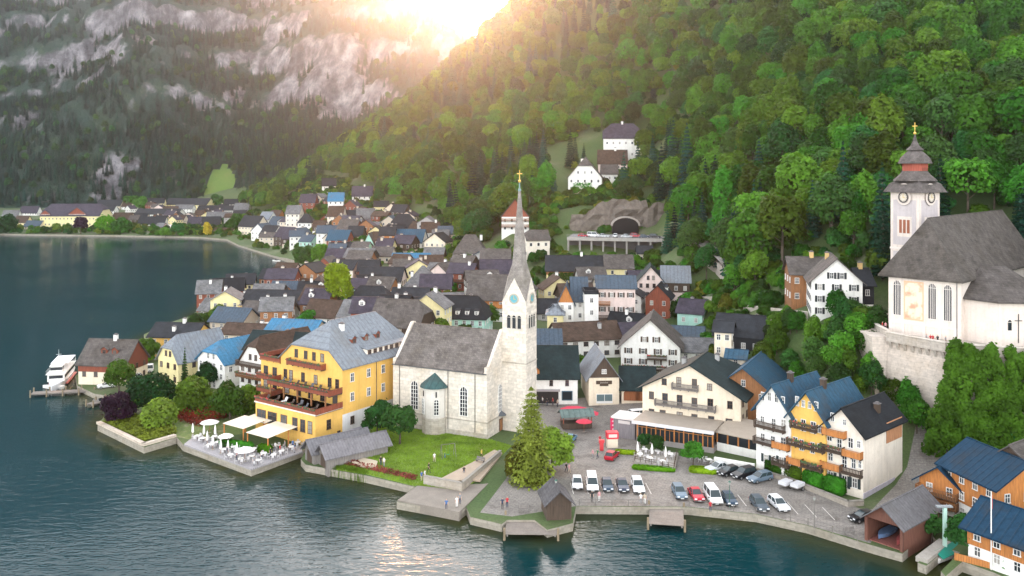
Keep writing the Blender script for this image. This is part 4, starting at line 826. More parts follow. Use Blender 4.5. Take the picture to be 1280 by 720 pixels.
def forest():
    n = len(FP); inview = (FP[:, 3] > -20) & (FP[:, 3] < 1300) & (FP[:, 4] > -20); order = np.argsort(np.where(inview, FP[:, 1], 1e6)); ind = set(order[:290].tolist())
    src = {}; rest = []; labs = {0: 'broad green tree in the dense forest of the hillside', 1: 'dark pointed spruce in the dense forest of the hillside'}
    for i in range(n):
        x, y, z = FP[i, :3]; c = mnoise.noise(Vector((x*.012, y*.012, 0)))+RNG.uniform(-.35, .35); con = c > .36; v = (5+int(RNG.integers(2))) if con else (4 if RNG.random() < .22 else int(RNG.integers(4)))
        sc = float(RNG.uniform(.65, 1.0)+RNG.random()**2*.75)*(.95 if con else .98)
        if i in ind:
            t, cr = make_tree('spruce_tree' if con else 'broadleaf_tree', labs[int(con)], 'tree', (x, y, z-1.0), float(RNG.uniform(0, 6.28)), sc, CONI[v-5] if con else FOREST[v], TRUNKC if con else TRUNK, 'spruces of the hillside forest' if con else 'broadleaf trees of the hillside forest')
            src.setdefault(v, cr)
        else: rest.append((x, y, z-1.0, RNG.uniform(0, 6.28), sc, v))
    for v in range(7):
        if v not in src:
            p = hit(900+20*v, 340); t, cr = make_tree('spruce_tree', labs[1], 'tree', p, 0, 1.0, CONI[v-5] if v > 4 else FOREST[v], TRUNKC, 'spruces of the hillside forest'); src[v] = cr
    r = np.array(rest); srcs = [src[v] for v in range(7)]
    scatter('hillside_forest', r[:, :3], r[:, 3], r[:, 4], r[:, 5].astype(int), srcs, 'dense mixed forest covering the whole hillside above the village', 'forest')
    return srcs
SRCS = forest()
def far_wood():                                # conifers on the far mountain and behind the far village
    x = RNG.uniform(-1250, 260, 90000); y = RNG.uniform(1060, 1900, 90000); z = mz(x, y); zx = mz(x+6, y)-mz(x-6, y); zy = mz(x, y+6)-mz(x, y-6); sl = np.hypot(zx, zy)/12
    nz = np.array([mnoise.noise(Vector((a*.006, b*.006, 5))) for a, b in zip(x, y)])
    dens = np.where(z < 120, 1.0, np.clip(.85-(z-150)/480+nz*.9, 0, 1))*np.clip(1.7-sl, 0, 1)
    px, py = 640+F*x/y, YH+(HC-z)*F/y
    mead = inside(FAR_MEADOW, px, py) | inside(FAR_MEADOW, px, py-8) | inside(FAR_MEADOW, px, py-16)
    k = (RNG.random(90000) < dens*.6) & (z > 3) & ~mead & (px > -60) & (px < 640)
    p = np.c_[x, y, z-1][k]; n = len(p); br = (RNG.random(n) < .12)
    scatter('far_forest', p, RNG.uniform(0, 6.28, n), RNG.uniform(.7, 1.25, n), np.where(br, 4, RNG.integers(5, 7, n)), SRCS, 'dark conifer forest on the lower slopes of the far mountain', 'forest')
far_wood()
# ------------------------------------------------------------------ the stone church on the green
def clock(root, loc, rz, r, face, ring):
    m = MB(); n = 24
    m.prism([(r*math.cos(2*math.pi*i/n), -.10, r*math.sin(2*math.pi*i/n)) for i in range(n)], (0, .12, 0), 0)
    for i in range(n):
        a, b = 2*math.pi*i/n, 2*math.pi*(i+1)/n; m.prism([(r*k*math.cos(t), -.16, r*k*math.sin(t)) for k, t in ((.82, a), (1.06, a), (1.06, b), (.82, b))], (0, .1, 0), 1)
    for i in range(12): t = 2*math.pi*i/12; m.prism([(r*k*math.cos(t+e), -.13, r*k*math.sin(t+e)) for k, e in ((.6, -.05), (.6, .05), (.78, .05), (.78, -.05))], (0, .04, 0), 1)
    o = m.obj('clock', [face, ring], root, loc, rz)
    hnd = MB(); hnd.prism([(-.05, -.17, -.1), (.05, -.17, -.1), (.04, -.17, r*.7), (-.04, -.17, r*.7)], (0, .03, 0)); hnd.prism([(-.1, -.19, .06), (-.1, -.19, -.06), (r*.45, -.19, -.15), (r*.45, -.19, -.05)], (0, .02, 0)); hnd.obj('clock_hands', mat('flat', (.55,.38,.10), .4), o)
def cross(root, z0, x, y, hgt, s=.09):
    m = MB(); m.lathe([(.03, z0), (.24, z0+.12), (.32, z0+.34), (.24, z0+.56), (.03, z0+.7)], 10, (x, y)); m.box(x-s*.6, x+s*.6, y-s*.6, y+s*.6, z0+.6, z0+hgt); m.box(x-hgt*.22, x+hgt*.22, y-s*.6, y+s*.6, z0+hgt*.68, z0+hgt*.68+.16)
    m.obj('cross', mat('flat', (.75,.50,.12), .35, metal=.6), root)
ST = mat('stone', (.62,.56,.485), .9, .26, sc=1.4); STD = mat('stone', (.42,.38,.32), .9, .18, sc=.9)
def lake_church():
    a = math.radians(-25); u, n = dirs(a); kR = Vector((-4.8, 170, 1.9)); Lw, D, ze, zr = 21.4, 14.4, 12.8, 19.4; base = kR-u*(Lw/2)
    t = thing('church', 'pale stone church with a slender grey spire on the lakeside green', 'church', base, a)
    for s, q in ((-.5, 0), (.5, 0), (-.5, 1), (.5, 1)): p = base+u*(Lw*s)+n*(D*q); 
    m = MB(); m.box(-Lw/2, Lw/2, 0, D, -3, ze); m.obj('wall', ST, t)
    for x in (-Lw/2, Lw/2-.6):                 # stepped gable walls stand a little above the roof
        g = MB(); g.prism([(x, -.05, ze-.6), (x, D+.05, ze-.6), (x, D+.05, ze+.9), (x, D-.9, ze+.9), (x, D/2+.5, zr+.55), (x, D/2-.5, zr+.55), (x, .9, ze+.9), (x, -.05, ze+.9)], (.62, 0, 0)); g.obj('gable', ST, t)
    r = roof_mesh(Lw-1.3, D, ze, zr-ze, .45, (0, 0, 0, 0), .25, 0.0); r.obj('roof', mat('shingle', (.14,.123,.113), .85, .35), t, (0, D/2, 0))
    b = MB(); b.box(-Lw/2-.12, Lw/2+.12, -.12, 0, 2.9, 3.15); b.box(Lw/2, Lw/2+.12, 0, 6.6, 2.9, 3.15); b.box(-Lw/2-.2, Lw/2+.2, -.2, 0, -2, .9); b.obj('plinth', STD, t)
    b = MB(); b.box(-Lw/2, Lw/2, -.5, -.3, ze-.42, ze-.25); b.obj('gutter', mat('rough', (.07,.075,.08), .5, .2), t)
    for x in (-Lw/2+1.6, 2.1, Lw/2-2.6):
        b = MB(); b.cyl((x, -.12, -.5), (x, -.12, ze-.3), .07, .07, 6); b.obj('downpipe', mat('rough', (.09,.085,.08), .5, .2), t)
    for x in (-5.6, 5.6): put_arch(t, (x, 0, 3.9), 0, 1.55, 5.6, 2, 6)
    put_arch(t, (Lw/2, 5.6, 3.9), math.pi/2, 1.4, 5.4, 2, 6)
    # round apse-like stair bay with a green conical roof
    ap = MB(); R = 2.5; cx = -.9
    ap.lathe([(R, -2), (R, 9.2)], 12, (cx, .0), math.pi/12); ap_o = ap.obj('bay', mat('plaster', (.62,.58,.53), .85, .08), t)
    b = MB(); b.lathe([(R+.14, -2), (R+.14, 3.0), (R+.05, 3.2)], 12, (cx, 0), math.pi/12); b.obj('bay_base', STD, t)
    b = MB(); b.lathe([(R+.55, 9.0), (R+.4, 9.3), (.1, 11.6)], 12, (cx, 0), math.pi/12); b.obj('bay_roof', mat('seam', (.05,.10,.10), .5, .2), t)
    for k in (-.62, .62):
        x, y = cx+R*math.sin(k), -R*math.cos(k); put_arch(t, (x, y*.985, 3.9), k, .85, 3.0, 1, 4)
        s = MB(); s.box(-.14, .14, -.04, .04, 0, 1.1); s.obj('slit_window', GLASS, t, (cx+R*math.sin(k), -R*math.cos(k), 7.3), k)
    # tower
    s = 5.2; tx, ty = Lw/2, 6.8; hT = 25.7; gz = 30.4
    tw = MB(); tw.box(tx, tx+s, ty, ty+s, -3, hT)
    tw.obj('tower', ST, t)
    for loc, rz in (((tx+s/2, ty, 0), 0), ((tx+s, ty+s/2, 0), math.pi/2), ((tx, ty+s/2, 0), -math.pi/2), ((tx+s/2, ty+s, 0), math.pi)):
        g = MB(); g.prism([(-s/2, 0, hT-.01), (s/2, 0, hT-.01), (0, 0, gz)], (0, .35, 0)); g.obj('tower_gable', ST, t, loc, rz)
    c0 = (tx+s/2, ty+s/2); k = .5*s
    sp = MB(); n8 = 8
    # octagonal spire: starts as the tower square, its corners running up between the gables
    ring = []
    for i in range(8):
        th = math.pi/4*i; dx, dy = math.cos(th), math.sin(th); q = k/max(abs(dx), abs(dy)); z = gz if i % 2 == 0 else hT
        ring.append((c0[0]+dx*q*(1.0 if i % 2 else .98), c0[1]+dy*q*(1.0 if i % 2 else .98), z))
    mid = [(c0[0]+1.75*math.cos(math.pi/8+math.pi/4*i), c0[1]+1.75*math.sin(math.pi/8+math.pi/4*i), 32.5) for i in range(8)]
    mid = [(c0[0]+1.55*math.cos(math.pi/4*i), c0[1]+1.55*math.sin(math.pi/4*i), 33.2) for i in range(8)]
    top = [(c0[0]+.22*math.cos(math.pi/4*i), c0[1]+.22*math.sin(math.pi/4*i), 48.3) for i in range(8)]
    for i in range(8): j = (i+1) % 8; sp.face([ring[i], ring[j], mid[j], mid[i]]); sp.face([mid[i], mid[j], top[j], top[i]])
    sp.face(top); sp.obj('spire', mat('shingle', (.24,.218,.20), .8, .22, sc=.9), t)
    b = MB(); b.lathe([(.3, 47.6), (.42, 47.8), (.3, 48.0), (.14, 48.4), (.12, 49.4)], 8, c0); b.obj('finial', mat('rough', (.16,.26,.25), .5, .2), t)
    cross(t, 49.3, *c0, 2.6)
    teal = mat('flat', (.10,.35,.42), .5); gold = mat('flat', (.42,.36,.28), .6); pale = mat('flat', (.68,.62,.54), .8)
    for loc, rz in (((tx+s/2, ty, 26.3), 0), ((tx+s, ty+s/2, 26.3), math.pi/2)):
        f = MB(); f.box(-1.35, 1.35, -.06, .02, -1.35, 1.35); f.box(-1.45, 1.45, -.1, -.0, -1.5, -1.35); f.box(-1.45, 1.45, -.1, 0, 1.35, 1.5); f.obj('clock_panel', pale, t, loc, rz); clock(t, (loc[0]-(0 if rz == 0 else -.06), loc[1]-(.06 if rz == 0 else 0), loc[2]), rz, 1.0, teal, gold)
    for i in (-1, 0, 1):
        put_arch(t, (tx+s/2+i*1.15, ty, 20.4), 0, .75, 2.6, 0, 1, mat('flat', (.45,.42,.38), .8)); put_arch(t, (tx+s, ty+s/2+i*1.15, 20.4), math.pi/2, .75, 2.6, 0, 1, mat('flat', (.45,.42,.38), .8))
    b = MB(); b.box(tx-.1, tx+s+.1, ty-.1, ty+s+.1, 13.4, 13.65); b.obj('string_course', STD, t)
    d = MB(); d.box(-.7, .7, -.12, .05, 0, 2.4); d.box(-.5, .5, -.16, -.12, .05, 2.2, 1); d.obj('door', [FRAMEB, wallmat('wood')], t, (Lw/2, 6.0, 0), math.pi/2)
    ho = MB(); ho.lathe([(1.1, 3.1), (.05, 4.0)], 8, (0, 0)); ho.obj('door_hood', mat('rough', (.08,.09,.10), .6, .2), t, (Lw/2+.1, 6.0, 0))
    return t
lake_church()
# ------------------------------------------------------------------ the upper church on its terrace
def upper_church():
    a = math.radians(-46); u, n = dirs(a); kR = P(1200, 426, 161.5); w, Ln, h, r = 14.2, 46, 11.6, 10.2; base = kR-u*(w/2); PL = mat('plaster', (.68,.595,.53), .85, .06)
    t = thing('hill_church', 'white church with a steep grey roof on the walled rock terrace', 'church', base, a)
    m = MB(); m.prism([(-w/2+1.2, 0, -2), (w/2-.4, 0, -2), (w/2, .6, -2), (w/2, Ln, -2), (-w/2, Ln, -2), (-w/2, 2.6, -2)], (0, 0, h+2)); m.obj('wall', PL, t)
    rf = roof_mesh(Ln, w, h, r, .7, (0, 3.6, 0, 0), .28); ro = rf.obj('roof', mat('shingle', (.092,.08,.072), .85, .3), t, (0, Ln/2, 0), math.pi/2)
    for yy in (.42, .7): 
        d = MB(); v = w/2*.72; d.prism([(-Ln/2+Ln*yy*.6-.9, -v-.3, h+1.6), (-Ln/2+Ln*yy*.6+.9, -v-.3, h+1.6), (-Ln/2+Ln*yy*.6, -v-.3, h+3.0)], (0, 2.0, 0)); d.obj('dormer', mat('shingle', (.11,.10,.105), .85, .3), ro)
    g = MB(); g.box(-w/2+.6, w/2, -.55, -.35, h-.55, h-.35); g.obj('gutter', mat('rough', (.07,.075,.075), .5, .2), t)
    gm = mat('flat', (.70,.63,.58), .8); x0 = -w/2+2.3
    for x in (-4.3, 2.2, 5.0): put_arch(t, (x, 0, 3.4), 0, 1.35, 6.6, 3, 1, gm)
    # faded fresco in a frame
    fr = MB(); fr.box(-1.85, 1.85, -.06, .0, 0, 7.4); fr.box(-1.6, 1.6, -.08, -.06, .3, 7.1, 1); fo = fr.obj('fresco', [mat('rough', (.66,.42,.27), .9, .1), fresco_mat()], t, (-1.2, 0, 2.7))
    b = MB(); b.box(-w/2+1.2, w/2-.4, -.1, 0, 1.9, 2.1); b.obj('string_course', gm, t)
    for x in (-5.6, -3.2, .7, 3.6, 6.4): b = MB(); b.box(x-.22, x+.22, -.16, 0, -1, 9.6 if abs(x) > 9 else 1.9); b.obj('pilaster', gm, t)
    b = MB(); b.cyl((w/2-.5, -.12, -1), (w/2-.5, -.12, h-.4), .09, .09, 6); b.obj('downpipe', mat('rough', (.16,.15,.15), .5, .2), t)
    # lower chapel on the right
    cw, cd, ch, cr = 9.5, 11.0, 7.6, 5.0; cx = w/2+cw/2-.3
    c = MB(); c.prism([(w/2, 2.2, -2), (cx+cw/2-3.0, 1.2, -2), (cx+cw/2+1.5, 5.2, -2), (cx+cw/2+1.5, cd+4, -2), (w/2, cd+4, -2)], (0, 0, ch+2)); c.obj('chapel_wall', PL, t)
    R = MB(); e = [(w/2-.1, 1.4), (cx+cw/2-2.8, .4), (cx+cw/2+2.3, 4.8), (cx+cw/2+2.3, cd+4)]; ap = (w/2+.2, 9.5, ch+cr); bp = (w/2+3.0, cd+4, ch+cr)
    for p, q, tp in ((e[0], e[1], [ap]), (e[1], e[2], [ap]), (e[2], e[3], [bp, ap])): R.prism([(p[0], p[1], ch-.1), (q[0], q[1], ch-.1)]+tp, (0, 0, .25))
    R.obj('chapel_roof', mat('shingle', (.092,.08,.074), .85, .3), t)
    dr = math.atan2(5.2-1.2, 4.5)
    put_arch(t, (w/2+3.6, 1.85, 3.0), -.1, .85, 1.7, 0, 1, gm); put_arch(t, (w/2+3.4, 1.85, .2), -.1, .8, 1.4, 0, 1, gm)
    for q in (.3, .82): put_arch(t, (cx+cw/2-3.0+4.5*q, 1.2+4.0*q, 2.6), dr, .7, 1.9, 0, 1, gm)
    cr_ = MB(); cr_.box(-.07, .07, -.1, -.02, 0, 5.2); cr_.box(-.65, .65, -.1, -.02, 3.9, 4.05); cr_.obj('wall_cross', mat('flat', (.06,.05,.05), .7), t, (cx+cw/2-3.0+4.5*.55, 1.2+4.0*.55, .4), dr)
    # tower
    T = thing('bell_tower', 'white bell tower with a tiered shingle roof and golden cross', 'tower', P(1149, 330, 188)+Vector((0, 0, 0)), math.radians(-60)); T.location.z = 22; s = 7.0; T_w = 27.0
    m = MB(); m.box(-s, 0, 0, s, -2, T_w); m.obj('wall', PL, T)
    grey = mat('plaster', (.50,.45,.45), .85, .06)
    for loc, rz in (((-s/2, 0, 0), 0), ((0, s/2, 0), math.pi/2)):
        for z0, z1 in ((8.5, 14.0), (15.4, 25.2)):
            p = MB(); p.box(-s/2+.7, s/2-.7, -.05, 0, z0, z1); p.obj('panel', grey, T, loc, rz)
        b = MB(); b.box(-s/2-.1, s/2+.1, -.14, 0, 14.4, 14.8); b.obj('string_course', gm, T, loc, rz)
        p = MB(); p.box(-1.75, 1.75, -.09, -.05, 17.2, 21.6); p.obj('bell_frame', PL, T, loc, rz)
        for i in (-1, 0, 1):
            q = MB(); q.box(i*.95-.32, i*.95+.32, -.13, -.09, 18.0, 20.9); q.obj('bell_louver', mat('wood', (.30,.10,.05), .8, .3), T, loc, rz)
        nn = 14; p = MB(); p.prism([(0+1.9*math.cos(math.pi*i/nn), 0, 26.9+1.9*math.sin(math.pi*i/nn)) for i in range(nn+1)], (0, .7, 0)); p.obj('clock_gable', PL, T, (loc[0]+(.25 if rz else 0), loc[1]-(.25 if rz == 0 else 0), 0), rz)
        p = MB(); p.lathe([(1.75, -.02), (1.75, .05)], 20); po = p.obj('clock_ground', PL, T, (loc[0]+(.3 if rz else 0), loc[1]-(.3 if rz == 0 else 0), 25.8), rz); po.rotation_euler = (math.pi/2, 0, rz)
        clock(T, (loc[0]+(.38 if rz else 0), loc[1]-(.38 if rz == 0 else 0), 25.8), rz, 1.15, mat('flat', (.62,.55,.45), .7), mat('flat', (.06,.05,.05), .6))
    sh = mat('shingle', (.115,.10,.095), .85, .35); cxy = (-s/2, s/2); q2 = math.sqrt(2)
    def tier(name, prof, n, rot, m_): o = MB(); o.lathe(prof, n, cxy, rot, 0); return o.obj(name, m_, T)
    tier('roof_skirt', [((s/2+1.1)*q2, T_w-.15), ((s/2+1.0)*q2, T_w+.1), ((s/2+.2)*q2, T_w+1.7), ((s/2-.9)*q2, T_w+2.5)], 4, math.pi/4, sh)
    tier('roof_lower', [(s/2+1.1, T_w+2.3), (s/2+1.0, T_w+2.55), (s/2-.2, T_w+3.6), (s/2-1.3, T_w+5.0)], 8, math.pi/8, sh)
    tier('lantern', [(s/2-.9, T_w+4.4), (s/2-.8, T_w+6.3)], 8, math.pi/8, mat('wood', (.34,.08,.05), .8, .2))
    tier('roof_dome', [(s/2+.05, T_w+6.1), (s/2+.05, T_w+6.3), (s/2-.5, T_w+7.4), (s/2-1.6, T_w+8.5), (.9, T_w+9.3)], 8, math.pi/8, sh)
    tier('roof_cap', [(1.85, T_w+9.0), (1.8, T_w+9.2), (1.0, T_w+9.9), (.45, T_w+11.0), (.12, T_w+12.6)], 8, math.pi/8, sh)
    cross(T, T_w+12.4, *cxy, 2.7)
def fresco_mat():
    m = bpy.data.materials.new('fresco'); m.use_nodes = True; t = m.node_tree; N = t.nodes; L = t.links; bs = N['Principled BSDF']; bs.inputs['Roughness'].default_value = .9
    tc = N.new('ShaderNodeTexCoord'); n = N.new('ShaderNodeTexNoise'); n.inputs['Scale'].default_value = .55; n.inputs['Detail'].default_value = 4; L.new(tc.outputs['Object'], n.inputs[0])
    r = N.new('ShaderNodeValToRGB'); e = r.color_ramp.elements; e[0].position = .38; e[0].color = (.62,.30,.20,1); e[1].position = .52; e[1].color = (.74,.60,.46,1); q = e.new(.46); q.color = (.72,.46,.32,1); L.new(n.outputs[0], r.inputs[0]); L.new(r.outputs[0], bs.inputs['Base Color']); return m
upper_church()
# terrace wall with corbels, and the ivy cliff beside it
TERR = [P(1086, 408, 178), P(1095, 413, 172), P(1110, 420, 166), P(1185, 433, 156), P(1240, 438, 153), P(1330, 445, 150)]
def terrace():
    z = 22.4; pts = [(p.x, p.y) for p in TERR]+[(130, 215), (80, 215)]
    m = MB(); m.prism([(x, y, z-1.2) for x, y in pts], (0, 0, 1.2)); tag(m.obj('terrace_paving', mat('rough', (.40,.36,.31), .9, .15)), kind='structure')
    w = thing('terrace_wall', 'high pale stone retaining wall with arched corbels below the white church', 'wall', (TERR[3].x, TERR[3].y, 0)); o = Vector((TERR[3].x, TERR[3].y, 0))
    m = MB(); pw = mat('stone', (.52,.45,.39), .92, .16, sc=1.0); cb = mat('stone', (.42,.37,.32), .9, .15)
    for i in range(len(TERR)-1):
        p, q = TERR[i]-o, TERR[i+1]-o; b = .9; d = Vector((q.y-p.y, p.x-q.x, 0)).normalized()
        if d.y > 0: d = -d
        m = MB(); m.prism([(p.x, p.y, z-.02), (q.x, q.y, z-.02), (q.x+d.x*1.4, q.y+d.y*1.4, -1), (p.x+d.x*1.4, p.y+d.y*1.4, -1)], (-d.x*3, -d.y*3, 0)); m.obj('wall', pw, w)
        pr = MB(); pr.prism([(p.x+d.x*.75, p.y+d.y*.75, z-.7), (q.x+d.x*.75, q.y+d.y*.75, z-.7), (q.x+d.x*.75, q.y+d.y*.75, z+.95), (p.x+d.x*.75, p.y+d.y*.75, z+.95)], (-d.x*.4, -d.y*.4, 0)); pr.obj('parapet', cb, w)
        pr = MB(); pr.prism([(p.x+d.x*.9, p.y+d.y*.9, z+.95), (q.x+d.x*.9, q.y+d.y*.9, z+.95), (q.x+d.x*.9, q.y+d.y*.9, z+1.12), (p.x+d.x*.9, p.y+d.y*.9, z+1.12)], (-d.x*.7, -d.y*.7, 0)); pr.obj('coping', mat('stone', (.58,.52,.46), .9, .1), w)
        if i in (1, 2):
            L = (q-p).length; k = max(2, int(L/1.45))
            for j in range(k):
                c = p+(q-p)*((j+.5)/k); e = (q-p).normalized()
                cm = MB(); cm.prism([tuple(Vector((c.x, c.y, 0))+e*s_+d*f_+Vector((0, 0, z+zz))) for s_, f_, zz in ((-.28, .74, -.7), (.28, .74, -.7), (.28, .1, -2.1), (-.28, .1, -2.1))], tuple(-d*.5)); cm.obj('corbel', cb, w)
terrace()
def leaf_sheet(name, label, cat, corners, n, leaf, m, thick=.8, seed=3, kind=None, group=None):
    """leaves hung over a steep face given by corner rows (left to right, top to bottom)"""
    rng = np.random.default_rng(seed); top, bot = corners; top = np.array([tuple(p) for p in top]); bot = np.array([tuple(p) for p in bot]); k = len(top)-1
    s = rng.uniform(0, k, n); i = np.minimum(s.astype(int), k-1); f = (s-i)[:, None]; v = rng.uniform(0, 1, n)[:, None]
    c = (top[i]*(1-f)+top[i+1]*f)*(1-v)+(bot[i]*(1-f)+bot[i+1]*f)*v
    nn = np.array([-.45, -.8, .45]); nn /= np.linalg.norm(nn); lump = np.array([mnoise.noise(Vector(tuple(p*np.array([.42,.42,.16])))) for p in c])[:, None]
    c = c+nn*(lump*thick*2.2+rng.uniform(0, thick*.6, (n, 1))); d = nn+rng.normal(size=(n, 3))*.5; d /= np.linalg.norm(d, axis=1, keepdims=True)
    o = link(name, quads_mesh(name, leaf_quads(c, d, leaf*rng.uniform(.6, 1.3, n), rng), m)); tag(o, label, cat, group, kind); return o
def ivy_cliff():                               # ivy in hanging lumps and columns over the cliff
    rng = np.random.default_rng(3); top = [TERR[3]+Vector((.6, -1.0, 1)), TERR[4]+Vector((0, -1.2, 1.4)), TERR[5]+Vector((0, -1.2, 1.6))]; bot = [P(1160, 560, 151), P(1235, 572, 146), P(1330, 590, 142)]; nn = np.array([-.5, -.84, .2]); cs, ns = [], []
    for k in range(330):
        s = rng.uniform(0, 1.9); i = min(int(s), 1); f = s-i; v = rng.uniform(0, 1)**.9; a = np.array(top[i])*(1-f)+np.array(top[i+1])*f; b = np.array(bot[i])*(1-f)+np.array(bot[i+1])*f; c = a*(1-v)+b*v+nn*rng.uniform(-.4, .5); R = rng.uniform(.6, 1.35)*np.array([.95, .95, 1.45]); q = 130; c[2] -= R[2]*.6*(v < .12)
        d = rng.normal(size=(q, 3)); d /= np.linalg.norm(d, axis=1, keepdims=True); d = np.where((d@nn)[:, None] < -.2, -d, d); p = c+d*R*(rng.uniform(.75, 1.05, (q, 1))+rng.exponential(.06, (q, 1))); m = d*.9+nn*.4+rng.normal(size=d.shape)*.45+np.array([0, 0, .25]); cs.append(p); ns.append(m)
    c = np.concatenate(cs); m = np.concatenate(ns); m /= np.linalg.norm(m, axis=1, keepdims=True); o = link('ivy', quads_mesh('ivy', leaf_quads(c, m, .24*rng.uniform(.6, 1.3, len(c)), rng), L_IVY)); tag(o, 'thick bright green ivy hanging over the cliff right of the terrace wall', 'ivy', kind='stuff')
ivy_cliff()
# ------------------------------------------------------------------ fronts of the main buildings
HB = {q['label']: q for q in HOUSES}
def HQ(s): return next(q for q in HOUSES if s in q['label'])
WHITE = wallmat('white'); FL_RED = L_RED
def lake_hotel():
    q = HQ('big yellow hotel'); t = q['root']; w, d, h = q['w'], q['d'], q['h']; Y = wallmat('yellow'); OR = 'redwood'
    # projecting ground floor, left wing
    m = MB(); m.box(-8.2, w/2, -7, 0, -4, 6.0); m.obj('ground_floor', Y, t); m = MB(); m.box(-8.4, w/2+.2, -7.2, .0, 6.0, 6.25); m.obj('terrace_slab', wallmat('warm'), t)
    m = MB(); m.box(-15.2, -w/2, 0, 9, -4, 12.4); m.obj('wing_wall', Y, t); m = MB(); m.box(-15.5, -w/2, -.3, 9.2, 12.4, 12.6); m.obj('wing_roof', wallmat('wood'), t)
    m = MB(); m.box(w/2, w/2+.06, 0, d, -3, 4.6); m.obj('base_wall', mat('plaster', (.70,.68,.68), .85, .06), t); m = MB(); m.box(w/2, w/2+.14, 0, d, -3, 1.2); m.obj('plinth', mat('plaster', (.45,.42,.50), .85, .06), t)
    balcony(t, -15.3, -w/2, 12.6, -.2, 8.8, OR, True, True); balcony(t, -5.8, 4.4, 13.0, -1.3, 0, OR, True, True)
    balcony(t, -8.9, w/2, 9.0, -3.6, 0, OR, True, True); balcony(t, -8.3, w/2+.2, 6.25, -7.1, -.1, OR, True, True); balcony(t, -15.2, -w/2-.1, 6.2, -1.2, 0, OR, True, True); balcony(t, -15.2, -w/2-.1, 8.9, -1.2, 0, OR, True, True)
    for x in (-8.2, -4.2, -.2, 3.8, 7.8):
        p = MB(); p.box(x-.12, x+.12, -3.4, -3.16, 6.25, 8.8); p.obj('post', wallmat('wood'), t)
    for x in (-4.2, -1.4, 1.0, 3.4): put_window(t, (x, 0, 15.0 if abs(x) < 5 else 14.8), 0, 'near', .95, 1.7, 'b')
    for x in (-7.5, -5.8, -2.2, 1.5, 5.5, 7.6): put_window(t, (x, 0, 10.4), 0, 'near', 1.0, 1.9, 'b')
    for x in (-7.0, -3.5, 0, 3.5, 7.0): put_window(t, (x, 0, 7.4), 0, 'near', 1.3, 2.0, 'b')
    for x in (-13.6, -10.8): put_window(t, (x, 0, 3.6), 0, 'near', 1.2, 1.6, 'b'); put_window(t, (x, 0, 10.3), 0, 'near', 1.3, 1.9, 'b'); put_window(t, (x, 0, 7.5), 0, 'near', 1.3, 1.9, 'b')
    for x, ww in ((-6.4, 2.6), (-3.2, 2.6), (.2, 1.8), (3.4, 1.4), (5.6, 1.3), (7.6, 1.2)): put_window(t, (x, -7, 3.6), 0, 'near', ww, 2.4, 'b')
    put_window(t, (w/2, -3.6, 3.6), math.pi/2, 'near', 1.1, 1.9, 'b'); put_window(t, (w/2, -1.0, 1.2), math.pi/2, 'near', .8, 1.2, 'b')
    for i, y in enumerate((2.6, 7.2, 11.4, 15.6, 19.8)):
        for z in (11.4, 7.6): put_window(t, (w/2, y, z), math.pi/2, 'near', 1.05, 1.75, 'w')
        put_window(t, (w/2+.06, y, 3.0 if i != 2 else 2.4), math.pi/2, 'near', 1.05 if i != 2 else 1.4, 1.6 if i != 2 else 2.9, 'b')
    for y in (9.4, 17.8): p = MB(); p.cyl((w/2+.1, y, -1), (w/2+.1, y, h-.2), .07, .07, 6); p.obj('downpipe', mat('rough', (.12,.09,.06), .6, .2), t)
    # lounge chairs and folded parasols on the balconies
    for i in range(14):
        x = random.uniform(-8, 8); f = MB(); f.box(-.3, .3, -.9, .5, .3, .4); f.prism([(-.3, .5, .35), (.3, .5, .35), (.3, .9, .95), (-.3, .9, .95)], (0, .06, 0)); f.box(-.28, -.2, -.85, -.75, 0, .3); f.box(.2, .28, -.85, -.75, 0, .3); f.box(-.28, .28, .4, .48, 0, .3)
        o = f.obj('sun_lounger', random.choice((wallmat('white'), mat('rough', (.10,.10,.11), .8, .2), wallmat('dwood')))); z = 9.0 if i < 7 else 6.25; yy = -1.8 if i < 7 else random.uniform(-5.6, -4.4)
        a = q['a']; u, n = dirs(a); x = (-6.8+2.2*(i % 7)); p = q['c']+u*x+n*yy; o.location = (p.x, p.y, q['c'].z+z); o.rotation_euler = (0, 0, a+random.uniform(-.3, .3))
        tag(o, 'sun lounger on the upper balcony of the yellow hotel' if i < 7 else 'sun lounger on the lower balcony of the yellow hotel', 'lounger', 'sun loungers of the upper balcony' if i < 7 else 'sun loungers of the lower balcony')
lake_hotel()
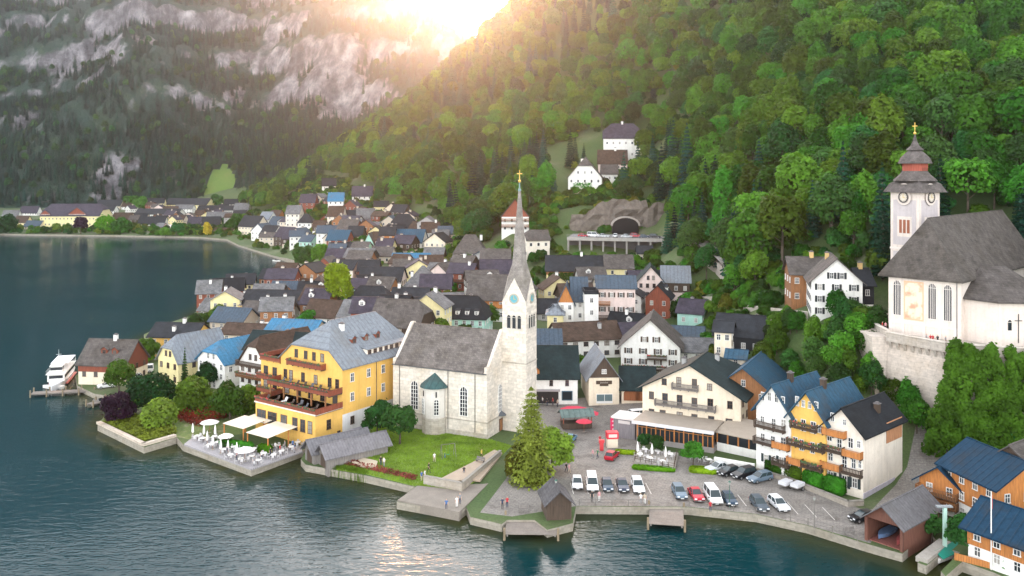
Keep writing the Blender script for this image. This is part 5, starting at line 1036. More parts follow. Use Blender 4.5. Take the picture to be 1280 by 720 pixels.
def cream_hotel():
    q = HQ('big cream hotel'); t = q['root']; w = q['w']
    X = lambda px: (px-866)/119*w                 # along the front, 806..925 in the photograph
    for px, z, ww, wh, sh in ((834, 9.9, 1.0, 1.3, 'cream'), (852, 10.2, 1.0, 1.9, 'cream'), (871, 10.2, 1.0, 1.9, 'cream'), (889, 9.9, 1.0, 1.3, None), (818, 6.9, 1.0, 1.5, 'cream'), (835, 6.6, 1.1, 2.1, 'cream'), (853, 6.6, 1.1, 2.1, 'cream'), (871, 6.6, 1.1, 1.7, 'cream'), (890, 6.6, 1.1, 2.1, 'cream'), (913, 6.9, 1.0, 1.5, 'cream'),
                             (818, 3.3, 1.1, 1.8, None), (832, 3.2, 1.2, 2.1, 'cream'), (853, 3.4, 1.2, 1.8, None), (871, 3.2, 1.2, 2.1, 'cream'), (891, 3.4, 1.2, 1.8, 'cream'), (912, 3.2, 1.3, 2.1, 'cream')): put_window(t, (X(px), 0, z), 0, 'near', ww, wh, 'b', sh)
    for a, b, z in ((845, 876, 9.1), (824, 897, 5.5), (812, 840, 2.1), (846, 876, 2.1), (886, 920, 2.1)): balcony(t, X(a), X(b), z, -1.2, 0, 'greywood', False, False, slab='greywood')
    # glass-fronted restaurant in front of the hotel
    u, n = dirs(q['a']); o = q['c']-n*7.2
    r = thing('restaurant', 'flat-roofed restaurant with timber glazing in front of the cream hotel', 'restaurant', o, q['a'])
    m = MB(); m.box(-8.6, 6.4, .0, 7.1, -3, .5); m.box(-8.6, 6.4, 5.5, 7.1, .5, 3.4); m.box(-8.6, -8.2, 0, 5.5, .5, 3.4); m.obj('wall', mat('plaster', (.30,.27,.26), .8, .1), r)
    m = MB(); m.box(-9.2, 6.6, -.8, 7.15, 3.4, 3.75); m.obj('roof', ground_like((.33,.28,.23)), r)
    m = MB(); m.box(-9.25, 6.65, -.95, -.8, 3.2, 3.8); m.obj('fascia', mat('flat', (.62,.60,.62), .6), r)
    for i in range(9):
        x = -8.4+14.6*i/8; p = MB(); p.box(x-.12, x+.12, -.05, .2, .5, 3.4); p.obj('post', wallmat('orangewood'), r)
        if i < 8: g = MB(); x1 = x+14.6/8; g.box(x+.13, x1-.13, .05, .12, .5, 3.3); g.obj('pane', GLASS, r); f = MB(); f.box(x+.13, x1-.13, .0, .05, 2.5, 2.62); f.box((x+x1)/2-.05, (x+x1)/2+.05, 0, .05, .5, 2.5); f.obj('frame', wallmat('orangewood'), r)
    # right-hand conservatory with a pale roof
    o2 = o+u*10.6+n*1.0
    s = thing('conservatory', 'glazed timber dining room with a pale roof beside the white guesthouse', 'building', o2, q['a']-.22)
    m = MB(); m.box(-4.2, 4.4, 0, 7.5, -3, 1.1); m.box(-4.2, 4.4, 6.8, 7.5, 1.1, 3.2); m.obj('wall', WHITE, s)
    m = MB(); m.prism([(-4.6, -.6, 3.0), (4.8, -.6, 3.0), (4.8, 7.6, 4.0), (-4.6, 7.6, 4.0)], (0, 0, .2)); m.obj('roof', ground_like((.38,.32,.26)), s)
    for i in range(5):
        x = -4.1+8.4*i/4; p = MB(); p.box(x-.13, x+.13, -.04, .2, 1.1, 3.0); p.obj('post', wallmat('orangewood'), s)
        if i < 4: g = MB(); g.box(x+.14, x+1.95, .05, .12, 1.1, 2.95); g.obj('pane', GLASS, s)
    # grey entrance porch at the left end
    o3 = o-u*11.4+n*.8; e = thing('porch', 'square grey entrance porch with a white flat roof at the square', 'porch', o3, q['a'])
    m = MB(); m.box(-2.2, 2.2, 0, 4.5, -2, 3.3); m.obj('wall', mat('wood', (.22,.20,.21), .8, .2), e); m = MB(); m.box(-2.6, 2.6, -.4, 4.7, 3.3, 3.6); m.obj('roof', mat('flat', (.62,.57,.55), .7), e); m = MB(); m.box(-1.2, 1.2, -.08, 0, 2.4, 3.0); m.obj('sign', mat('flat', (.55,.50,.48), .6), e)
def ground_like(c): return mat('rough', c, .9, .12)
cream_hotel()
def shops():
    q = HQ('white shop with a dark green roof'); t = q['root']; w = q['w']
    m = MB(); m.box(-w/2+.3, .9, -.08, .0, .1, 3.0); m.obj('dark_panel', mat('flat', (.025,.02,.02), .7), t)  # flat near-black panel on the wall, painted shade of the shop interior
    m = MB(); m.box(-w/2, 1.2, -1.2, 0, 3.0, 3.25); m.obj('awning', mat('flat', (.30,.27,.27), .8), t)
    m = MB(); m.box(1.6, 4.0, -.12, 0, .8, 2.9); m.obj('frame', mat('flat', (.05,.10,.14), .6), t); m = MB(); m.box(1.8, 3.8, -.15, -.12, 1.0, 2.7); m.obj('pane', GLASS, t)
    for x in (-.7, 2.8): put_window(t, (x, 0, 4.6), 0, 'near', .8, 1.3, 'b')
    q = HQ('narrow cream gabled house'); t = q['root']
    m = MB(); m.box(-1.7, 1.9, -.1, 0, .35, 2.4); m.obj('frame', FRAMEW, t)
    for x0, x1 in ((-1.6, .05), (.15, 1.8)): m = MB(); m.box(x0, x1, -.13, -.1, .85, 2.3); m.obj('pane', mat('glass', (.12,.17,.18), .1), t)
    m = MB(); m.box(-1.75, 1.75, -.14, 0, 4.55, 5.3); m.box(-.95, .95, -.14, 0, 4.15, 4.55); s = m.obj('sign', mat('wood', (.06,.035,.02), .7, .2), t)
    m = MB()                                       # pale painted script, too small to read in the photograph
    for i in range(7): x = -.75+.25*i; hh = (.26, .16, .2, .14, .24, .15, .18)[i]; m.prism([(x-.09, -.155, 4.85-hh*.5), (x-.02, -.155, 4.85-hh*.5), (x+.09, -.155, 4.85+hh), (x+.02, -.155, 4.85+hh)], (0, .012, 0))
    m.obj('lettering', mat('flat', (.60,.55,.48), .6), s)
    for x in (-.28, .28): put_window(t, (x, -.09, q['h']+1.35), 0, 'near', .48, 1.0, 'w')
    q = HQ('low garage'); t = q['root']; w = q['w']
    for x in (-w/2+2.2, 1.2):
        n = 10; a = 1.75; m = MB(); m.prism([(x-a, -.1, 0), (x+a, -.1, 0)]+[(x+a*math.cos(math.pi*i/n), -.1, 1.6+.75*math.sin(math.pi*i/n)) for i in range(n+1)], (0, .12, 0)); m.obj('door', mat('wood', (.30,.10,.035), .7, .2), t)
shops()
def guesthouses():
    specs = (('white gabled guesthouse with a blue roof', ((-.6, 14.2-1.2, .7, 1.5), (-.2, 13.2, .7, 1.5), (.2, 13.2, .7, 1.5), (.58, 13.0, .7, 1.5), (-.62, 9.0, .8, 1.2), (.05, 8.6, .9, 2.1), (.62, 9.0, 1.0, 1.8), (-.6, 5.9, .9, 1.4), (0, 5.9, .9, 1.4), (.6, 5.8, 1.0, 2.0), (.5, 2.4, 1.0, 2.0), (-.4, 2.4, .9, 1.4)), 'w'),
             ('yellow gabled guesthouse', ((-.55, 13.4, .7, 1.6), (-.2, 13.2, .6, 1.2), (.15, 13.2, .6, 1.2), (.5, 13.2, .7, 1.6), (-.68, 10.3-.6, .8, 1.3), (-.2, 9.6, .9, 2.0), (.35, 9.6, 1.0, 2.0), (.72, 9.6, .8, 1.3), (-.65, 6.6, .9, 1.4), (-.3, 6.2, .8, 1.9), (.3, 6.2, .8, 1.9), (.7, 6.5, .9, 1.4), (-.6, 2.2, 1.0, 2.0), (.3, 2.2, 1.0, 2.0)), 'w'),
             ('white gabled guesthouse with a charcoal roof', ((-.5, 12.0, .7, 1.4), (.1, 11.6, .6, 1.0), (-.65, 8.6, .9, 1.3), (-.15, 8.3, .9, 2.1), (.4, 8.5, .9, 1.7), (.8, 8.6, .7, 1.2), (-.6, 5.4, .9, 1.3), (.1, 5.2, .9, 2.1), (.55, 5.3, .8, 1.6), (.85, 5.4, .6, 1.2), (-.6, 2.0, 1.0, 2.0), (.1, 2.0, .9, 2.0), (.6, 2.2, .9, 1.6)), 'w'))
    for s, ws, fr in specs:
        q = HQ(s); t = q['root']; w = q['w']
        for i, (x, z, ww, wh) in enumerate(ws): put_window(t, (x*w/2, 0, z), 0, 'near', ww, wh, fr, 'dgreen' if z < 2.6 else None)
    q = HQ('charcoal roof'); t = q['root']; w, d = q['w'], q['d']
    m = MB(); m.prism([(w/2, 8.0, 7.2), (w/2, 13.6, 7.2), (w/2, 13.6, 10.6), (w/2, 8.0, 10.6)], (.12, 0, 0)); m.obj('timber_panel', mat('wood', (.42,.20,.10), .8, .25), t, (0, 0, 0))
    m = MB(); m.box(w/2, w/2+.1, 0, d-3, -3, .9); m.obj('plinth', mat('plaster', (.50,.46,.52), .85, .06), t)
guesthouses()
# ------------------------------------------------------------------ road deck in front of the tunnel
def deck():
    A, B = P(712, 297, 345), P(830, 305, 338); D = (B-A); L = Vector((D.x, D.y, 0)).length; a = math.atan2(D.y, D.x); z = A.z
    t = thing('road_deck', 'long concrete road deck on pillars in front of the tunnel mouth', 'bridge', (A.x, A.y, z), a)
    con = mat('rough', (.27,.25,.23), .9, .2); m = MB(); m.box(-1, L, 0, 19, -.9, 0); m.obj('slab', con, t); m = MB(); m.box(-1, L, -.25, 0, -1.1, .25); m.obj('edge_beam', mat('rough', (.33,.305,.28), .9, .2), t)
    m = MB(); m.box(-1, L, .004, 19, .004, .03); m.obj('roadway', mat('rough', (.20,.19,.19), .9, .12), t)
    n = 9
    for i in range(n): x = L*i/(n-1)-.6; p = MB(); p.box(x-.35, x+.35, .4, 1.2, -13, -.9); p.obj('pillar', con, t)
    m = MB(); m.box(-1, L, 5, 5.5, -14, -.9); m.obj('back_wall', mat('rough', (.10,.09,.09), .9, .2), t); m = MB(); m.box(-1, L, -.1, .3, -14, -6.2); m.obj('low_wall', mat('rough', (.48,.45,.40), .9, .12), t)
    r = MB(); r.box(-1, L, -.1, 0, 1.15, 1.22); r.box(-1, L, -.1, 0, .7, .75)
    for i in range(30): x = -1+(L+1)*i/29; r.box(x-.04, x+.04, -.09, -.01, .25, 1.15)
    r.obj('railing', mat('rough', (.18,.18,.18), .6, .1), t)
    # tunnel portal in the rock
    c = P(782, 286, 363.5); R = thing('tunnel_portal', 'dark tunnel mouth in pale rock behind the road deck', 'tunnel', (c.x, c.y, z), 0)
    m = MB(); hw = 5.4; hh = 6.5; n = 10
    arch = [(hw*math.cos(math.pi*i/n), 3.2+3.4*math.sin(math.pi*i/n)) for i in range(n+1)]
    m.prism([(x, -.1, zz) for x, zz in [(-hw, 0)]+arch[::-1]+[(hw, 0)]], (0, 3, 0)); m.obj('dark_plug', mat('flat', (.008,.008,.009), .95), R)  # solid black block; the shade inside the tunnel is put into its colour
    f = MB()
    for i in range(n): f.prism([(arch[i][0], -.3, arch[i][1]), (arch[i+1][0], -.3, arch[i+1][1]), (arch[i+1][0]*1.13, -.3, arch[i+1][1]*1.1), (arch[i][0]*1.13, -.3, arch[i][1]*1.1)], (0, 1.5, 0))
    f.obj('surround', mat('stone', (.34,.30,.27), .9, .2), R)
    rk = MB(); rng = random.Random(4)
    def rock(cx, cy, cz, sx, sz):
        k = len(rk.v); pts = []
        for j in range(7):
            for i in range(9):
                u_, v_ = i/8-.5, j/6-.5; nn = mnoise.fractal(Vector((cx*.2+u_*3, v_*3, cy)), 1, 2, 4); pts.append((cx+u_*sx*(1-.3*abs(v_)), cy+2.2*nn+(.25-u_*u_)*-5, cz+v_*sz+(nn*5.5+2*mnoise.noise(Vector((cx+u_*9, 1, 1))) if j == 6 else 0)))
        rk.v.extend(pts)
        for j in range(6):
            for i in range(8): rk.f.append((k+j*9+i, k+j*9+i+1, k+(j+1)*9+i+1, k+(j+1)*9+i)); rk.m.append(0)
    for args in ((-13, 4.6, 3.5, 20, 13), (14, 4.6, 5, 18, 17), (0, 5.6, 8.5, 22, 9)): rock(*args)
    rk.obj('rock_face', mat('rough', (.15,.125,.105), .95, .5, bump=1.0), R)
deck()
# ------------------------------------------------------------------ boathouses, jetties, shore furniture
GW = wallmat('greywood'); DW = wallmat('dwood'); CONC = mat('rough', (.33,.30,.265), .9, .2); STONE_ = mat('stone', (.36,.32,.27), .9, .2)
def boathouse(name, label, cpx, cpy, w, d, h, r, yaw, wall, roof, open_front=True, z=1.2):
    c = G(cpx, cpy, z); t = thing(name, label, 'boathouse', c, math.radians(yaw)); wm = wallmat(wall)
    m = MB(); m.box(-w/2, -w/2+.25, 0, d, -1.6, h); m.obj('side_wall', wm, t); m = MB(); m.box(w/2-.25, w/2, 0, d, -1.6, h); m.obj('side_wall', wm, t); m = MB(); m.box(-w/2+.25, w/2-.25, d-.25, d, -1.6, h); m.obj('back_wall', wm, t)
    for y in (0, d-.2): m = MB(); m.prism([(-w/2, y, h-.1), (w/2, y, h-.1), (w/2, y, h), (0, y, h+r), (-w/2, y, h)], (0, .2, 0)); m.obj('gable', wm, t)
    roof_mesh(d, w, h, r, .5, (0, 0, 0, 0), .18, .8).obj('roof', roofmat(roof) if isinstance(roof, str) else roof, t, (0, d/2, 0), math.pi/2)
    if open_front:
        for x in (-w/2+.12, w/2-.12): p = MB(); p.box(x-.2, x+.2, -.2, .2, -1.6, h); p.obj('post', wm, t)
        m = MB(); m.box(-w/2+.3, w/2-.3, .3, d-.3, -.05, .05); m.obj('floor', mat('wood', (.28,.10,.08), .8, .2), t)
    else: m = MB(); m.box(-w/2+.25, w/2-.25, 0, .2, -1.6, h-.1); m.obj('front_wall', wm, t); m = MB(); m.box(-.9, .9, -.06, 0, -.1, 2.2); m.obj('door', DW, t)
    return t
bh = boathouse('boathouse', 'dark red timber boathouse with a grey plank roof at the end of the quay', 1105, 682, 5.4, 11, 3.4, 2.2, -50, 'barn', mat('seam', (.13,.125,.13), .8, .2, sc=.6))
boathouse('boathouse', 'grey weathered boathouse nearer the yellow hotel of the pair on the shore', 387, 578, 3.8, 11, 2.3, 1.7, -52, 'greywood', mat('seam', (.17,.165,.175), .8, .2, sc=.5), False)
boathouse('boathouse', 'grey weathered boathouse nearer the church green of the pair on the shore', 404, 584, 3.8, 12, 2.3, 1.7, -52, 'greywood', mat('seam', (.19,.18,.19), .8, .2, sc=.5), False)
boathouse('boat_hut', 'dark shingled boat hut standing on the quay corner', 699, 650, 3.8, 4.8, 2.7, 1.7, 8, 'dwood', mat('shingle', (.10,.095,.10), .85, .3), False)
def pier(name, label, p0, p1, w, z=.85, piles=4):
    a, b = G(*p0, z), G(*p1, z); d = b-a; L = d.length; t = thing(name, label, 'pier', (a.x, a.y, 0), math.atan2(d.y, d.x)); n = max(4, int(L/.5))
    for i in range(n): m = MB(); m.box(L*i/n+.02, L*(i+1)/n-.02, -w/2, w/2, z-.08+random.uniform(-.01, .01), z+.0+random.uniform(-.01, .015)); m.obj('plank', mat('rough', (.20,.17,.145), .9, .25), t)
    m = MB(); m.box(0, L, -w/2+.2, -w/2+.4, z-.35, z-.09); m.box(0, L, w/2-.4, w/2-.2, z-.35, z-.09); m.obj('beam', GW, t)
    for i in range(piles):
        for s in (-1, 1): m = MB(); x = L*i/(piles-1) if piles > 1 else 0; m.cyl((x, s*(w/2+.12), -4), (x, s*(w/2+.12), z+.9), .2, .17, 8); m.obj('pile', mat('rough', (.22,.17,.11), .9, .25), t)
    return t
pier('landing_stage', 'short timber landing stage beside the boat hut', (664, 668), (664, 646), 7.6, .9, 2)
pier('landing_stage', 'short timber landing stage below the parked cars', (833, 656), (833, 634), 5.2, .9, 2)
pier('ferry_pier', 'long timber pier reaching out below the passenger ship', (40, 491), (120, 487), 2.4, .8, 5)
pier('boat_jetty', 'small timber jetty beside the purple garden tree', (112, 505), (136, 498), 2.0, .7, 3)
# concrete slip in front of the green
def slab(name, label, cat, px, z, th, m, kind=None, step=None):
    pts = [G(x, y, z) for x, y in px]; b = MB(); b.prism([tuple(p-Vector((0, 0, th))) for p in pts], (0, 0, th)); o = b.obj(name, m); tag(o, label, cat, None, kind); return o
slab('concrete_slip', 'pale concrete slip at the water below the church green', 'slip', [(497,625),(574,640),(625,590),(618,585),(576,612),(522,607)], 1.42, 2.0, mat('rough', (.22,.19,.16), .9, .2))
def wall_line(name, label, px, z0, h, th, m, cap=None):
    p = [G(x, y, z0) for x, y in px]; t = thing(name, label, 'wall', (p[0].x, p[0].y, 0)); o = Vector((p[0].x, p[0].y, 0))
    for i in range(len(p)-1):
        a, b = p[i]-o, p[i+1]-o; e = (b-a).normalized(); n = Vector((-e.y, e.x, 0)); b2 = MB(); b2.prism([tuple(a-n*th/2), tuple(b-n*th/2+e*th*.4), tuple(b+n*th/2+e*th*.4), tuple(a+n*th/2)], (0, 0, h)); w_ = b2.obj('wall', m, t)
        if cap: b3 = MB(); up = Vector((0, 0, h)); b3.prism([tuple(a-n*th*.7+up), tuple(b-n*th*.7+e*th*.4+up), tuple(b+n*th*.7+e*th*.4+up), tuple(a+n*th*.7+up)], (0, 0, .12)); b3.obj('coping', cap, t)
    return t
wall_line('green_wall', 'low stone wall along the right side of the church green', [(530,606),(577,615),(625,574)], 1.2, 1.5, .4, STONE_, mat('rough', (.27,.245,.21), .9, .2))
wall_line('garden_wall', 'low dark stone wall in front of the clipped hedges', [(944,592),(985,604),(1030,622),(1060,634),(1078,633)], 1.25, .9, .4, STONE_, mat('stone', (.24,.22,.19), .9, .2))
wall_line('garden_wall', 'white garden wall below the glazed dining room', [(893,583),(942,592)], 1.25, 1.7, .4, WHITE)
wall_line('shore_wall', 'pale stone kerb around the lakeside garden', [(219,546),(180,557),(124,530)], 1.2, .5, .9, mat('stone', (.52,.44,.36), .9, .15))
wall_line('jetty_wall', 'pale concrete mole between the two boat inlets', [(1152,704),(1179,683)], 1.0, .7, 1.6, CONC)
def railing(name, label, px, z, hgt, step, m):
    p = [G(x, y, z) for x, y in px]; t = thing(name, label, 'railing', (p[0].x, p[0].y, z)); o = Vector((p[0].x, p[0].y, z)); pm = MB().box(-.05, .05, -.05, .05, 0, hgt).mesh('post', m)
    for i in range(len(p)-1):
        a, b = p[i]-o, p[i+1]-o; L = (b-a).length; n = max(1, int(L/step))
        for k in range(n+1): link('post', pm, t, a+(b-a)*k/n)
        for h in (hgt-.03, hgt*.5): r = MB(); r.cyl(a+Vector((0, 0, h)), b+Vector((0, 0, h)), .035, .035, 5); r.obj('rail', m, t)
IRON = mat('rough', (.16,.145,.13), .6, .2)
railing('quay_railing', 'thin iron railing along the quay from the boathouse to the landing stage', [(1072,676),(1010,656),(945,642),(862,633)], 1.25, 1.0, 2.6, IRON)
railing('quay_railing', 'thin iron railing on the quay between landing stage and boat hut', [(806,632.5),(724,632)], 1.25, 1.0, 2.2, IRON)
def lamp(name, label, px, py, hgt, m, z=1.25):
    c = G(px, py, z); t = thing(name, label, 'lamp', c); b = MB(); b.cyl((0, 0, 0), (0, 0, hgt-.5), .07, .05, 8); b.cyl((0, 0, 0), (0, 0, .5), .12, .1, 8); b.obj('pole', m, t)
    l = MB(); l.lathe([(.1, hgt-.5), (.2, hgt-.1), (.2, hgt-.05)], 8); l.obj('lantern', mat('glass', (.35,.36,.33), .3), t); k = MB(); k.lathe([(.26, hgt-.05), (.05, hgt+.18)], 8); k.obj('cap', m, t)
LG = mat('flat', (.04,.11,.08), .5)
lamp('street_lamp', 'green street lamp by the landing stage below the cars', 695, 641, 5.0, LG); lamp('street_lamp', 'dark street lamp at the quay edge near the silver estate car', 1018, 660, 4.6, IRON)
lamp('street_lamp', 'white headed street lamp before the ivy cliff behind the chalet', 1239, 610, 6.5, LG, 2.0); lamp('street_lamp', 'green street lamp beside the dark blue car', 912, 634, 4.0, LG)
# mint green steel pylon and flag pole on the right shore
c = G(1181, 684, 1.5); t = thing('light_mast', 'pale mint green light mast beside the boathouse', 'mast', c); m = MB(); m.box(-.22, .22, -.22, .22, 0, 5.6); m.obj('pole', mat('flat', (.42,.60,.52), .5), t); m = MB(); m.box(-1.2, 1.0, -.3, .3, 5.6, 5.8); m.obj('lamp_head', mat('flat', (.22,.24,.25), .5), t)
c = G(1239, 712, 1.5); t = thing('flag_pole', 'tall white flag pole at the lower right shore', 'flagpole', c); m = MB(); m.cyl((0, 0, 0), (0, 0, 10.3), .09, .06, 8); m.obj('pole', WHITE, t); m = MB(); m.box(.06, .14, -.02, .02, 8.0, 9.8); m.obj('furled_flag', mat('flat', (.6,.10,.08), .7), t)
wall_line('deck_fence', 'orange plank fence around the little lakeside terrace', [(1193,700),(1240,713)], 1.3, 1.0, .12, wallmat('orangewood'))
# covered boat with a green tarpaulin
def hull(L, W, Hh, mi=0, m=None, n=10):
    m = m or MB(); rows = []
    for i in range(n+1):
        s = i/n; w = W/2*(1-max(0, (s-.45)/.55)**2.2)*(.82+.18*min(1, s*4)); rows.append([(-w, (s-.5)*L, Hh), (-w*.75, (s-.5)*L, .12+.2*max(0, s-.7)), (0, (s-.5)*L, 0+.3*max(0, s-.7)), (w*.75, (s-.5)*L, .12+.2*max(0, s-.7)), (w, (s-.5)*L, Hh)])
    for i in range(n):
        for j in range(4): m.face([rows[i][j], rows[i+1][j], rows[i+1][j+1], rows[i][j+1]], mi)
    m.face([rows[0][j] for j in range(5)], mi); m.face([r[0] for r in rows]+[r[4] for r in rows[::-1]], mi); return m
c = G(1183, 696, .1); t = thing('covered_boat', 'moored boat under a bright green tarpaulin in the inlet', 'boat', c, math.radians(-55)); hull(6.2, 2.2, .8).obj('hull', WHITE, t)
m = MB(); 
for s in (-1, 1): m.prism([(s*1.25, -3.1, .85), (s*1.25, 3.0, .85), (0, 2.9, 1.55), (0, -3.1, 1.55)], (0, 0, .06))
m.obj('tarpaulin', mat('rough', (.01,.22,.16), .6, .12), t)
for i, (dx, cl) in enumerate(((-1.4, (.12,.2,.35)), (1.3, (.5,.12,.12)))):
    a = bh.rotation_euler.z; u, n = dirs(a); p = Vector(bh.location)+u*dx+n*3.4; t = thing('rowing_boat', ('blue' if i == 0 else 'red')+' rowing boat stored inside the dark red boathouse', 'boat', (p.x, p.y, 1.3), a+math.pi); hull(4.6, 1.6, .7).obj('hull', mat('flat', cl, .4), t); m = MB(); m.box(-.6, .6, -.3, 0, .5, .56); m.box(-.6, .6, .8, 1.1, .5, .56); m.obj('bench', wallmat('wood'), t)
# passenger ship
def ship():
    c = Vector((-113.5, 221, 0)); t = thing('passenger_ship', 'white passenger ship moored behind the ferry house', 'ship', c, math.radians(197)); hull(25, 5.6, 2.0).obj('hull', mat('flat', (.74,.74,.76), .4), t)
    b = MB(); b.box(-2.81, 2.81, -12.4, 3.0, .35, .6); b.obj('red_band', mat('flat', (.45,.10,.08), .5), t)
    m = MB(); m.box(-2.4, 2.4, -11, 6.4, 2.0, 4.3); m.obj('saloon', WHITE, t); m = MB(); m.box(-2.45, 2.45, -10.5, 6.0, 2.9, 3.8); m.box(-1.9, 1.9, 6.38, 6.46, 2.9, 3.8); m.obj('saloon_windows', GLASS, t)
    m = MB(); m.box(-2.7, 2.7, -11.5, 7.4, 4.3, 4.45); m.obj('upper_deck', WHITE, t)
    m = MB(); m.prism([(-1.6, 2.5, 4.45), (1.6, 2.5, 4.45), (1.6, 5.8, 4.45), (-1.6, 5.8, 4.45)], (0, 0, 2.1)); m.obj('wheelhouse', WHITE, t); m = MB(); m.box(-1.65, 1.65, 2.8, 5.86, 5.3, 6.2); m.obj('wheelhouse_windows', GLASS, t); m = MB(); m.box(-1.9, 1.9, 2.2, 6.2, 6.55, 6.7); m.obj('wheelhouse_roof', WHITE, t)
    m = MB(); m.cyl((0, 2.0, 6.6), (0, 2.0, 11), .07, .04, 6); m.box(-.8, .8, 1.97, 2.03, 9.4, 9.48); m.obj('mast', WHITE, t)
    m = MB(); m.box(-2.6, 2.6, -11.2, .5, 6.3, 6.4); m.obj('awning', mat('flat', (.66,.66,.70), .6), t)
    t.scale = (.8, .8, .8)
    for y in (-11, -7, -3, .4):
        for x in (-2.5, 2.5): m = MB(); m.cyl((x, y, 4.45), (x, y, 6.3), .05, .05, 5); m.obj('stanchion', WHITE, t)
    r = MB(); 
    for s in (-2.65, 2.65): r.box(s-.02, s+.02, -11.4, 7.2, 5.3, 5.36); r.box(s-.02, s+.02, -11.4, 7.2, 4.9, 4.94)
    r.obj('railing', WHITE, t)
ship()
for i, (px, py, yaw, lb) in enumerate(((66, 486, 80, 'small white motor boat tied to the ferry pier'), (345, 327, 60, 'white motor boat at the far little bay'), (128, 505, 70, 'grey wooden boat beside the small jetty'))):
    t = thing('motor_boat', lb, 'boat', G(px, py, 0), math.radians(yaw)); hull(5.5, 1.9, .8).obj('hull', WHITE if i < 2 else GW, t); m = MB(); m.prism([(-.7, .2, .8), (.7, .2, .8), (.6, .7, 1.3), (-.6, .7, 1.3)], (0, -.05, .0001)); m.box(-.75, .75, -1.2, -.8, .8, 1.05); m.obj('windscreen', GLASS, t)
# ------------------------------------------------------------------ lakeside restaurant terrace
slab('terrace_deck', 'grey timber terrace deck over the water before the yellow hotel', 'deck', [(230,555),(314,586),(378,564),(372,540),(300,528),(252,538)], 1.42, .3, mat('wood', (.34,.32,.33), .85, .15))
def canopy():
    for i, (cx, cy) in enumerate(((305, 548), (331, 541), (335, 560), (360, 550))):
        c = G(cx, cy, 1.5); t = thing('awning', ('far left', 'far right', 'near left', 'near right')[i]+' cream awning over the hotel terrace', 'awning', c, math.radians(-35)); m = MB(); m.prism([(-3.1, -2.6, 3.0), (3.1, -2.6, 3.0), (3.1, 2.6, 3.35), (-3.1, 2.6, 3.35)], (0, 0, .07)); m.obj('canvas', mat('rough', (.70,.62,.50), .85, .06), t)
        for x in (-2.9, 2.9):
            for y in (-2.4, 2.4): p = MB(); p.box(x-.08, x+.08, y-.08, y+.08, 0, 3.05 if y < 0 else 3.3); p.obj('post', wallmat('orangewood'), t)
canopy()
def parasol(label, px, py, open_, col, z=1.45, s=1.0, group=None, hgt=2.6):
    c = G(px, py, z) if z is not None else hit(px, py); t = thing('parasol', label, 'parasol', c, random.uniform(0, 3), group); p = MB(); p.cyl((0, 0, 0), (0, 0, hgt), .04, .035, 6); p.obj('pole', wallmat('wood'), t); b = MB(); b.box(-.3, .3, -.3, .3, 0, .08); b.obj('base', CONC, t); m = MB()
    if open_: m.lathe([(1.9*s, hgt-.55), (1.85*s, hgt-.5), (.9*s, hgt-.15), (.06, hgt+.05)], 8)
    else: m.lathe([(.12, hgt*.3), (.24, hgt*.38), (.2, hgt*.75), (.05, hgt+.1)], 8)
    m.obj('canopy', mat('rough', col, .85, .06), t)
WC = (.76,.73,.70)
TC = {}
def table_set(label, px, py, z=1.45, group=None, cloth=True):
    if not TC:
        TC['top'] = MB().box(-.5, .5, -.5, .5, .70, .75).mesh('tabletop', WHITE); TC['leg'] = MB().cyl((0, 0, 0), (0, 0, .7), .06, .06, 6).mesh('leg', DW)
        m = MB(); m.box(-.22, .22, -.22, .22, .42, .47); m.box(-.22, .22, .18, .23, .47, .9)
        for x in (-.19, .19):
            for y in (-.19, .19): m.box(x-.02, x+.02, y-.02, y+.02, 0, .42)
        TC['chair'] = m.mesh('chair', mat('rough', (.52,.50,.50), .7, .1)); TC['chaird'] = MB().mesh('chair', DW)
    c = G(px, py, z) if z is not None else hit(px, py); a = random.uniform(-.5, .5); t = thing('table', label[0], 'table', c, a, group and 'tables '+group); link('tabletop', TC['top'], t); link('leg', TC['leg'], t)
    for k in range(4):
        th = a+k*math.pi/2; o = link('chair', TC['chair'], None, (c.x+.85*math.sin(th), c.y-.85*math.cos(th), c.z), th+math.pi); tag(o, label[1], 'chair', group and 'chairs '+group)
for px, py in ((254,552),(262,560),(272,557),(281,566),(292,563),(288,573),(301,578),(314,575),(322,580),(300,569),(330,571),(342,573),(268,550),(352,568),(364,563),(347,561),(318,565),(308,562),(247,549),(281,553),(372,557)):
    table_set(('white table on the hotel terrace over the water', 'pale chair on the hotel terrace over the water'), px, py, 1.45, 'on the lake terrace')
for i, (px, py, op) in enumerate(((255,548,0),(259,556,0),(269,548,0),(266,562,0),(276,567,0),(285,568,0),(241,546,0),(296,571,0))): parasol('closed white parasol on the hotel terrace over the water', px, py, op, WC, 1.45, 1, 'closed parasols of the lake terrace')
parasol('open white parasol at the front of the lake terrace', 306, 577, 1, WC); parasol('open white parasol at the back of the lake terrace', 262, 541, 1, WC)
parasol('open white parasol beside the planters of the lake terrace', 282, 559, 1, WC, 1.45, .8)
